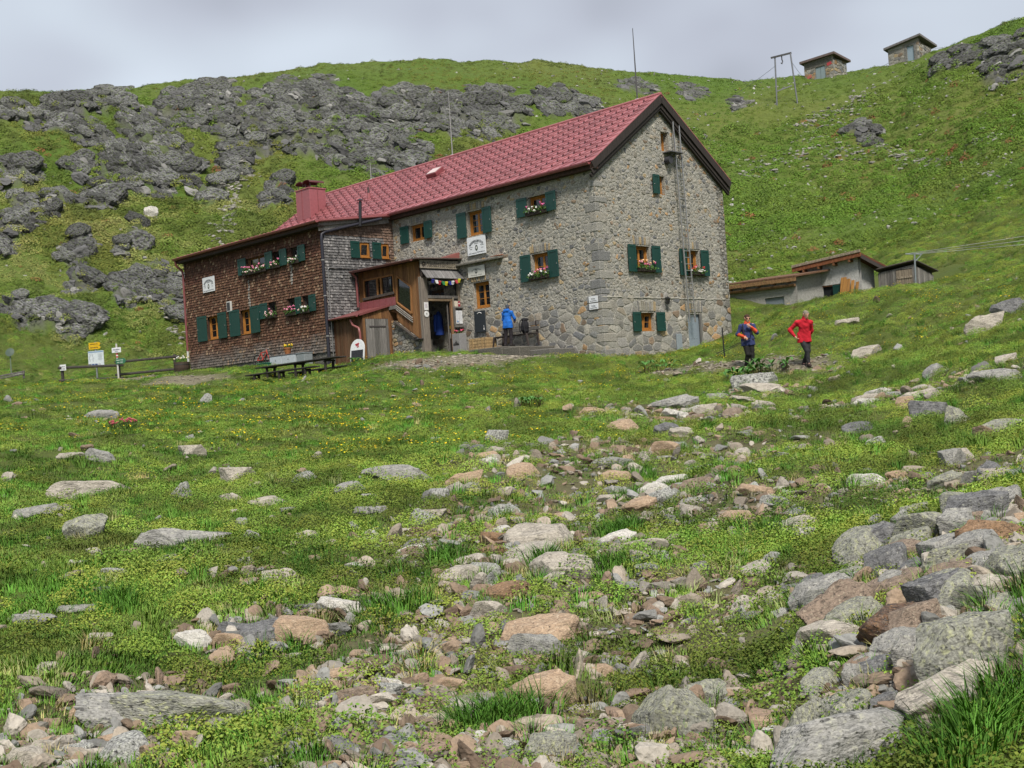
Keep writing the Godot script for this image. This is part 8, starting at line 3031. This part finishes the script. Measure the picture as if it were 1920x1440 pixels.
# ------------------------------------------------------------------ people
# bones: [a, b, radius at a, radius at b, flatness front to back]; joined by a smooth minimum and meshed as surface nets
func skin_over(mb: MB, bones: Array, cell: float, k: float, col: Color, ripple := 0.0, cut := Plane()) -> void:
	var lo := Vector3.ONE * 99.0
	var hi := -lo
	for b in bones:
		var m: float = maxf(b[2], b[3]) + cell * 3.0
		lo = lo.min((b[0] as Vector3).min(b[1]) - Vector3.ONE * m)
		hi = hi.max((b[0] as Vector3).max(b[1]) + Vector3.ONE * m)
	var nx := int((hi.x - lo.x) / cell) + 2
	var ny := int((hi.y - lo.y) / cell) + 2
	var nz := int((hi.z - lo.z) / cell) + 2
	var f := PackedFloat32Array()
	f.resize(nx * ny * nz)
	f.fill(9.0)
	var wr := noise(71, 9.0, 2)
	for b in bones:
		var a: Vector3 = b[0]
		var c: Vector3 = b[1]
		var ra: float = b[2]
		var rb: float = b[3]
		var fl: float = b[4] if b.size() > 4 else 1.0
		var m := maxf(ra, rb) + k + cell * 2.0
		var q0 := ((a.min(c) - Vector3.ONE * m - lo) / cell).floor()
		var q1 := ((a.max(c) + Vector3.ONE * m - lo) / cell).ceil()
		var ab := c - a
		ab.z *= fl
		var l2 := maxf(ab.length_squared(), 1e-8)
		for iz in range(maxi(0, int(q0.z)), mini(nz, int(q1.z) + 1)):
			for iy in range(maxi(0, int(q0.y)), mini(ny, int(q1.y) + 1)):
				var row := (iz * ny + iy) * nx
				for ix in range(maxi(0, int(q0.x)), mini(nx, int(q1.x) + 1)):
					var ap := lo + Vector3(ix, iy, iz) * cell - a
					ap.z *= fl
					var t := clampf(ap.dot(ab) / l2, 0.0, 1.0)
					var d := (ap - ab * t).length() - lerpf(ra, rb, t)
					var o := f[row + ix]
					var h := maxf(k - absf(o - d), 0.0) / k if k > 0.0 else 0.0
					f[row + ix] = minf(o, d) - h * h * k * 0.25
	if ripple > 0.0 or cut != Plane():
		for iz in nz:
			for iy in ny:
				for ix in nx:
					var i := (iz * ny + iy) * nx + ix
					if f[i] < 0.08:
						var p := lo + Vector3(ix, iy, iz) * cell
						if ripple > 0.0:
							f[i] += wr.get_noise_3d(p.x * 0.9 + p.y * 0.5, p.y * 0.7, p.z * 0.9) * ripple
						if cut != Plane():
							f[i] = maxf(f[i], cut.distance_to(p))
	var at := PackedInt32Array()
	at.resize(nx * ny * nz)
	at.fill(-1)
	var vs := PackedVector3Array()
	var ns := PackedVector3Array()
	var off := [0, 1, nx, nx + 1, nx * ny, nx * ny + 1, nx * ny + nx, nx * ny + nx + 1]
	var edges := [[0, 1], [2, 3], [4, 5], [6, 7], [0, 2], [1, 3], [4, 6], [5, 7], [0, 4], [1, 5], [2, 6], [3, 7]]
	for iz in nz - 1:
		for iy in ny - 1:
			for ix in nx - 1:
				var i := (iz * ny + iy) * nx + ix
				if f[i] > cell * 2.5 or f[i] < -cell * 2.5:
					continue
				var pos := 0
				for e in 8:
					if f[i + off[e]] > 0.0:
						pos += 1
				if pos == 0 or pos == 8:
					continue
				var s := Vector3.ZERO
				var cnt := 0
				for e in edges:
					var d0 := f[i + off[e[0]]]
					var d1 := f[i + off[e[1]]]
					if (d0 > 0.0) != (d1 > 0.0):
						var t := d0 / (d0 - d1)
						var p0 := Vector3(e[0] & 1, (e[0] >> 1) & 1, (e[0] >> 2) & 1)
						var p1 := Vector3(e[1] & 1, (e[1] >> 1) & 1, (e[1] >> 2) & 1)
						s += p0.lerp(p1, t)
						cnt += 1
				at[i] = vs.size()
				vs.append(lo + (Vector3(ix, iy, iz) + s / cnt) * cell)
				ns.append(Vector3(f[i + 1] - f[i], f[i + nx] - f[i], f[i + nx * ny] - f[i]).normalized())
	var st := [1, nx, nx * ny]
	for iz in range(1, nz - 1):
		for iy in range(1, ny - 1):
			for ix in range(1, nx - 1):
				var i := (iz * ny + iy) * nx + ix
				var d := f[i]
				if absf(d) > cell * 2.0:
					continue
				for ax in 3:
					if (d > 0.0) == (f[i + st[ax]] > 0.0):
						continue
					var u: int = st[(ax + 1) % 3]
					var w: int = st[(ax + 2) % 3]
					var q := [at[i], at[i - u], at[i - u - w], at[i - w]]
					if q.min() < 0:
						continue
					mb.trin(vs[q[0]], vs[q[1]], vs[q[2]], ns[q[0]], ns[q[1]], ns[q[2]], col)
					mb.trin(vs[q[0]], vs[q[2]], vs[q[3]], ns[q[0]], ns[q[2]], ns[q[3]], col)


func hand(mb: MB, wrist: Vector3, fwd: Vector3, palm: Vector3, thumb: float, col: Color) -> void:
	fwd = fwd.normalized()
	palm = (palm - fwd * palm.dot(fwd)).normalized()
	var side := fwd.cross(palm) * thumb
	var b := [[wrist - fwd * 0.03, wrist + fwd * 0.02, 0.027, 0.03], [wrist + fwd * 0.02, wrist + fwd * 0.085 + side * 0.022, 0.026, 0.016], [wrist + fwd * 0.02, wrist + fwd * 0.085 - side * 0.022, 0.026, 0.015]]
	for k in 4:
		var s := 0.030 - 0.020 * k
		var ln: float = [0.070, 0.080, 0.075, 0.058][k]
		var p0 := wrist + fwd * 0.085 + side * s
		var p1 := p0 + (fwd * 0.85 + palm * 0.5).normalized() * ln * 0.45
		var p2 := p1 + (fwd * 0.35 + palm * 0.95).normalized() * ln * 0.32
		var p3 := p2 + (palm - fwd * 0.3).normalized() * ln * 0.25
		b.append_array([[p0 - fwd * 0.012, p1, 0.0095, 0.009], [p1, p2, 0.009, 0.0085], [p2, p3, 0.0085, 0.0075]])
	var t0 := wrist + fwd * 0.03 + side * 0.03
	var t1 := t0 + (fwd * 0.6 + side * 0.7 + palm * 0.35).normalized() * 0.04
	b.append_array([[t0, t1, 0.0125, 0.011], [t1, t1 + (fwd * 0.85 + palm * 0.5).normalized() * 0.032, 0.0105, 0.0085]])
	skin_over(mb, b, 0.0075, 0.008, col)


# j: the joints. look: which way the face points
func person(called: String, label: String, at: Vector3, turn: float, j: Dictionary, look: Vector3, tones: Dictionary) -> Node3D:
	var t := thing(called, label, "person", at, turn)
	t.scale = Vector3.ONE * tones.get("size", 1.0)
	var skin: Color = tones.skin
	var P: Vector3 = j.pelvis
	var C: Vector3 = j.chest
	var N: Vector3 = j.neck
	var Hd: Vector3 = j.head
	var body := MB.new()
	var b := [[P + Vector3(0, -0.02, 0), P.lerp(C, 0.5), 0.135, 0.125, 1.25], [P.lerp(C, 0.5), C, 0.125, 0.14, 1.25], [C, N, 0.13, 0.065, 1.2], [N, Hd + Vector3(0, -0.05, 0), 0.058, 0.058]]
	for s in ["l", "r"]:
		b.append_array([[C + Vector3(0, 0.06, 0), j["sh" + s], 0.075, 0.05], [j["sh" + s], j["el" + s], 0.05, 0.042], [j["el" + s], j["wr" + s], 0.043, 0.03],
			[j["hip" + s], j["kn" + s], 0.08, 0.052], [j["kn" + s], j["an" + s], 0.05, 0.036], [j["an" + s], j["toe" + s], 0.04, 0.03]])
	skin_over(body, b, 0.017, 0.05, skin)
	# head
	look = look.normalized()
	var up := (Hd - N).normalized().lerp(Vector3.UP, 0.4).normalized()
	var rt := up.cross(look).normalized()
	look = rt.cross(up).normalized()
	var hb := [[Hd + up * 0.03 - look * 0.018, Hd + up * 0.02 + look * 0.02, 0.085, 0.078], [Hd - up * 0.02 + look * 0.03, Hd - up * 0.085 + look * 0.055, 0.066, 0.036],
		[Hd + up * 0.01 + look * 0.088, Hd - up * 0.032 + look * 0.108, 0.011, 0.015], [Hd - up * 0.066 + look * 0.082 - rt * 0.015, Hd - up * 0.066 + look * 0.082 + rt * 0.015, 0.012, 0.012],
		[Hd + up * 0.035 + look * 0.078 - rt * 0.04, Hd + up * 0.035 + look * 0.078 + rt * 0.04, 0.014, 0.014], [Hd + rt * 0.082 - up * 0.015, Hd + rt * 0.088 + up * 0.02, 0.012, 0.016], [Hd - rt * 0.082 - up * 0.015, Hd - rt * 0.088 + up * 0.02, 0.012, 0.016], [N, Hd - up * 0.04, 0.056, 0.056]]
	skin_over(body, hb, 0.0075, 0.02, skin)
	for s in ["l", "r"]:
		hand(body, j["wr" + s], j["wr" + s] - j["el" + s] + j.get("bend" + s, Vector3.ZERO), j["palm" + s], 1.0 if s == "l" else -1.0, skin)
	obj("body", body, M.skin, t)
	var eyes := MB.new()
	if tones.has("glasses"):
		eyes.beam(Hd + up * 0.018 + look * 0.088 - rt * 0.062, Hd + up * 0.018 + look * 0.088 + rt * 0.062, 0.02, 0.036, Color(0.015, 0.012, 0.01), up, 0.006)
		obj("sunglasses", eyes, M.paint, t)
	else:
		for s in [-1, 1]:
			eyes.ball(Hd + up * 0.015 + look * 0.083 + rt * 0.032 * s, Vector3.ONE * 0.011, Color(0.05, 0.04, 0.035), 8)
		obj("eyes", eyes, M.paint, t)
	var mo := MB.new()
	mo.ball(Hd - up * 0.048 + look * 0.088, Vector3(0.022, 0.006, 0.012), Color(0.35, 0.12, 0.10), 8)
	obj("mouth", mo, M.skin, t)
	# hair or cap
	var hr := MB.new()
	var hc: Color = tones.hair
	skin_over(hr, [[Hd + up * 0.045 - look * 0.035, Hd + up * 0.045 + look * 0.012, 0.090, 0.084], [Hd + up * 0.0 - look * 0.05, Hd - up * 0.03 - look * 0.05, 0.07, 0.05 if not tones.has("cap") else 0.066]], 0.011, 0.02, hc, 0.012)
	obj("cap" if tones.has("cap") else "hair", hr, M.cloth, t)
	# jacket
	var jk := MB.new()
	var jb := [[P + Vector3(0, -0.05, 0), P.lerp(C, 0.5), 0.165, 0.15, 1.25], [P.lerp(C, 0.5), C, 0.15, 0.165, 1.25], [C, N + Vector3(0, 0.015, 0), 0.14, 0.082, 1.15], [N, N + Vector3(0, 0.035, 0), 0.082, 0.078]]
	for s in ["l", "r"]:
		var sh: Vector3 = j["sh" + s] + Vector3(0, -0.025, 0)
		jb.append_array([[N + Vector3(0, -0.05, 0), sh, 0.07, 0.066], [C + Vector3(0, 0.0, 0), sh, 0.11, 0.066], [sh, j["el" + s], 0.071, 0.058], [j["el" + s], (j["el" + s] as Vector3).lerp(j["wr" + s], 0.88), 0.059, 0.046],
			[(j["hip" + s] as Vector3) + Vector3(0, 0.12, 0), (j["hip" + s] as Vector3) + Vector3(0, -0.25, 0), 0.115, 0.135]])
	if tones.has("hood"):
		jb.append([N + Vector3(-0.08, 0.0, -0.09), N + Vector3(0.08, 0.0, -0.09), 0.075, 0.075])
	skin_over(jk, jb, 0.017, 0.045, tones.jacket, 0.013, Plane(Vector3.DOWN, -(P.y - 0.17)))
	if tones.has("trim"):
		for i in jk.v.size():
			var p := jk.v[i]
			var d := 1.0
			for e in ["l", "r"]:
				var q := Geometry3D.get_closest_point_to_segment(p, (j["el" + e] as Vector3).lerp(j["wr" + e], 0.3), j["wr" + e])
				d = minf(d, p.distance_to(q))
			if d < 0.075 or (p.y > N.y - 0.03 and Vector2(p.x - N.x, p.z - N.z).length() < 0.105):
				jk.c[i] = tones.trim
	obj("jacket", jk, M.cloth, t)
	if tones.has("trim"):
		var pk := MB.new()
		pk.beam(C + Vector3(-0.13, 0.16, 0.1), C + Vector3(-0.10, -0.2, 0.17), 0.03, 0.02, Color(0.02, 0.02, 0.03), Vector3.BACK, 0.005)
		pk.beam(C + Vector3(0.13, 0.16, 0.1), C + Vector3(0.10, -0.2, 0.17), 0.03, 0.02, Color(0.02, 0.02, 0.03), Vector3.BACK, 0.005)
		pk.beam(P + Vector3(-0.16, 0.02, 0.1), P + Vector3(0.16, 0.02, 0.1), 0.03, 0.05, Color(0.02, 0.02, 0.03), Vector3.UP, 0.005)
		pk.box(C + Vector3(0, -0.05, -0.24), Vector3(0.26, 0.44, 0.16), Color(0.02, 0.02, 0.028), Basis.IDENTITY, 0.05)
		obj("small_rucksack", pk, M.cloth, t)
	# trousers
	var tr := MB.new()
	var tb := [[P + Vector3(0, -0.03, 0), P + Vector3(0, 0.06, 0), 0.145, 0.14, 1.2]]
	for s in ["l", "r"]:
		tb.append_array([[j["hip" + s], j["kn" + s], 0.102, 0.072], [j["kn" + s], j["an" + s], 0.072, 0.056]])
	skin_over(tr, tb, 0.017, 0.03, tones.trousers, 0.010)
	obj("trousers", tr, M.cloth, t)
	for s in ["l", "r"]:
		var so := MB.new()
		skin_over(so, [[j["an" + s], (j["an" + s] as Vector3) + Vector3(0, -0.03, 0), 0.062, 0.06], [(j["an" + s] as Vector3) + Vector3(0, -0.035, -0.03), (j["toe" + s] as Vector3) + Vector3(0, 0.005, 0.02), 0.056, 0.048]], 0.012, 0.02, tones.shoes)
		obj("boot", so, M.cloth, t)
	return t


func build_people() -> void:
	M.skin = mat(0.6)
	M.skin.subsurf_scatter_enabled = true
	M.skin.subsurf_scatter_strength = 0.1
	var V := func(x: float, y: float, z: float) -> Vector3:
		return Vector3(x, y, z)
	# the one in blue, back to us, busy with a rucksack on the bench
	var j1 := {"pelvis": Vector3(0, 0.93, 0), "chest": Vector3(0.01, 1.28, 0.05), "neck": Vector3(0.01, 1.47, 0.08), "head": Vector3(0.01, 1.61, 0.12),
		"shl": Vector3(-0.18, 1.41, 0.05), "shr": Vector3(0.19, 1.40, 0.06), "ell": Vector3(-0.27, 1.15, 0.12), "elr": Vector3(0.27, 1.14, 0.12), "wrl": Vector3(-0.15, 1.06, 0.33), "wrr": Vector3(0.15, 1.06, 0.33), "palml": Vector3(0.5, -1, 0), "palmr": Vector3(-0.5, -1, 0),
		"hipl": Vector3(-0.1, 0.88, 0), "hipr": Vector3(0.1, 0.88, 0), "knl": Vector3(-0.12, 0.48, 0.02), "knr": Vector3(0.13, 0.48, 0.03), "anl": Vector3(-0.13, 0.09, -0.02), "anr": Vector3(0.15, 0.09, -0.02), "toel": Vector3(-0.15, 0.04, 0.13), "toer": Vector3(0.18, 0.04, 0.13)}
	person("person", "person in bright blue jacket and dark knit cap, back turned, standing at the wall bench", L(-3.98, 1.42, -1.35), -YAW + PI + 0.25, j1, Vector3(0.05, -0.25, 1), {"skin": Color(0.45, 0.26, 0.18), "hair": Color(0.06, 0.07, 0.09), "cap": true, "hood": true, "jacket": Color(0.012, 0.13, 0.52), "trousers": Color(0.022, 0.018, 0.022), "shoes": Color(0.02, 0.018, 0.018)})
	# the one in navy with orange sleeves
	var j2 := {"pelvis": Vector3(0.02, 0.92, 0), "chest": Vector3(0.0, 1.27, 0.0), "neck": Vector3(0.02, 1.46, 0.02), "head": Vector3(0.03, 1.60, 0.05),
		"shr": Vector3(-0.17, 1.39, 0.0), "shl": Vector3(0.18, 1.39, 0.02), "elr": Vector3(-0.29, 1.13, -0.03), "ell": Vector3(0.29, 1.14, 0.10), "wrr": Vector3(-0.10, 1.02, 0.17), "wrl": Vector3(0.10, 1.33, 0.22), "palmr": Vector3(0.3, -1, 0.2), "palml": Vector3(-0.6, 0.1, -1),
		"hipr": Vector3(-0.085, 0.87, 0), "hipl": Vector3(0.10, 0.87, 0), "knr": Vector3(-0.03, 0.48, 0.09), "knl": Vector3(0.11, 0.47, 0.05), "anr": Vector3(-0.10, 0.10, -0.10), "anl": Vector3(0.09, 0.09, 0.06), "toer": Vector3(-0.10, 0.03, 0.05), "toel": Vector3(0.11, 0.04, 0.22)}
	var w := at_ground(7.83, -37.7)
	person("person", "person in navy jacket with orange cuffs and sunglasses, one hand at the collar", w, -0.12, j2, Vector3(0.25, -0.05, 1), {"skin": Color(0.48, 0.27, 0.19), "hair": Color(0.06, 0.03, 0.018), "glasses": true, "size": 1.05, "jacket": Color(0.035, 0.045, 0.14), "trim": Color(0.62, 0.085, 0.03), "trousers": Color(0.012, 0.012, 0.014), "shoes": Color(0.05, 0.04, 0.04)})
	for k in 2:
		var po := thing("trekking_pole", ["upper of two dark trekking poles held by the person in navy", "lower of two dark trekking poles held by the person in navy"][k], "trekking pole", w + Vector3(-0.06, 1.0 - 0.02 * k, 0.2))
		var m := MB.new()
		m.tube([Vector3(0.06, 0.02, 0.02), Vector3(-0.98, -0.40 - 0.05 * k, -0.22 + 0.1 * k)], 0.010, Color(0.02, 0.02, 0.022), 6)
		obj("shaft", m, M.paint, po)
		m = MB.new()
		m.tube([Vector3(0.12, 0.05, 0.03), Vector3(0.0, 0.0, 0.0)], 0.018, Color(0.015, 0.015, 0.016), 6)
		obj("grip", m, M.paint, po)
	var bp := thing("thin_post", "thin black post standing by the far gable corner", "post", at_ground(7.75, -41.5))
	var pm := MB.new()
	pm.tube([Vector3(0, -0.1, 0), Vector3(-0.02, 1.15, 0)], 0.025, Color(0.02, 0.02, 0.024), 8)
	obj("rod", pm, M.paint, bp)
	# the one in red
	var j3 := {"pelvis": Vector3(0.06, 0.93, -0.03), "chest": Vector3(0.07, 1.28, 0.05), "neck": Vector3(0.10, 1.46, 0.11), "head": Vector3(0.13, 1.585, 0.17),
		"shr": Vector3(-0.12, 1.40, 0.02), "shl": Vector3(0.26, 1.37, 0.06), "elr": Vector3(-0.34, 1.17, -0.10), "ell": Vector3(0.30, 1.10, -0.08), "wrr": Vector3(-0.21, 0.95, 0.02), "wrl": Vector3(0.22, 0.93, -0.2), "palmr": Vector3(1, 0.2, 0), "palml": Vector3(-1, 0, 0.2),
		"hipr": Vector3(-0.03, 0.88, -0.02), "hipl": Vector3(0.15, 0.88, -0.03), "knr": Vector3(0.10, 0.50, 0.10), "knl": Vector3(0.15, 0.49, -0.02), "anr": Vector3(0.12, 0.11, 0.10), "anl": Vector3(0.02, 0.13, -0.22), "toer": Vector3(0.14, 0.04, 0.25), "toel": Vector3(0.03, 0.04, -0.08)}
	person("person", "person in red pullover with short grey hair, stepping down past the big leaved plants", at_ground(9.40, -36.8), -0.1, j3, Vector3(0.3, -0.45, 1), {"skin": Color(0.50, 0.28, 0.21), "hair": Color(0.22, 0.19, 0.15), "size": 1.06, "jacket": Color(0.50, 0.015, 0.03), "trousers": Color(0.028, 0.030, 0.034), "shoes": Color(0.05, 0.035, 0.028)})


# ------------------------------------------------------------------ camera, sky, sun
func camera_and_light() -> void:
	var cam := Camera3D.new()
	cam.name = "camera"
	add_child(cam)
	cam.fov = 37.045
	cam.near = 0.1
	cam.far = 3000.0
	cam.transform = Transform3D(Basis(Vector3.RIGHT, 0.013402) * Basis(Vector3.BACK, -0.065942), EYE)
	cam.current = true
	var env := Environment.new()
	env.background_mode = Environment.BG_SKY
	env.tonemap_mode = Environment.TONE_MAPPER_LINEAR
	env.tonemap_exposure = 3.2
	env.sdfgi_enabled = true
	env.ssao_enabled = true
	env.ssil_enabled = true
	var sky := Sky.new()
	var pm := PanoramaSkyMaterial.new()
	var W := 512
	var H := 256
	var im := Image.create_empty(W, H, false, Image.FORMAT_RGBF)
	var cl := noise(61, 0.9, 5)
	var cl2 := noise(62, 2.3, 4)
	for y in H:
		var el := PI * (0.5 - (y + 0.5) / H)
		for x in W:
			var az := TAU * x / W
			var d := Vector3(cos(el) * cos(az), sin(el), cos(el) * sin(az))
			var q := Vector3(d.x, d.y * 2.6, d.z) * 1.5
			var n := cl.get_noise_3dv(q * 1.6) * 0.6 + cl2.get_noise_3dv(q * 1.3) * 0.4
			var b := 1.0 + n * 0.62 + 0.12 * maxf(d.y, 0.0)
			var c := Color(0.182, 0.196, 0.229).lerp(Color(0.168, 0.187, 0.212), clampf(0.5 + n * 2.0, 0.0, 1.0)) * b
			if d.y < 0.0:
				c = c.lerp(Color(0.12, 0.14, 0.08), clampf(-d.y * 6.0, 0.0, 1.0))
			im.set_pixel(x, y, c)
	pm.panorama = ImageTexture.create_from_image(im)
	sky.sky_material = pm
	env.sky = sky
	var we := WorldEnvironment.new()
	we.name = "sky"
	we.environment = env
	add_child(we)
	var sun := DirectionalLight3D.new()
	sun.name = "sun"
	sun.light_energy = 0.5
	sun.light_angular_distance = 12.0
	sun.light_color = Color(1.0, 0.97, 0.92)
	sun.shadow_enabled = true
	add_child(sun)
	sun.look_at_from_position(Vector3(6, 50, 40), Vector3.ZERO)


func _ready() -> void:
	rng.seed = 1
	camera_and_light()
	make_materials()
	M.grain_world = mat(0.95, T.grain, Vector3.ONE * 1.5, T.grain_n, 1.0, true)
	make_land()
	rock_meshes()
	build_hut()
	build_porch()
	build_signs()
	build_hut_things()
	build_fence_and_signs()
	build_small_buildings()
	build_leafy()
	build_people()
	stones()
	plants()
	hill_plants()
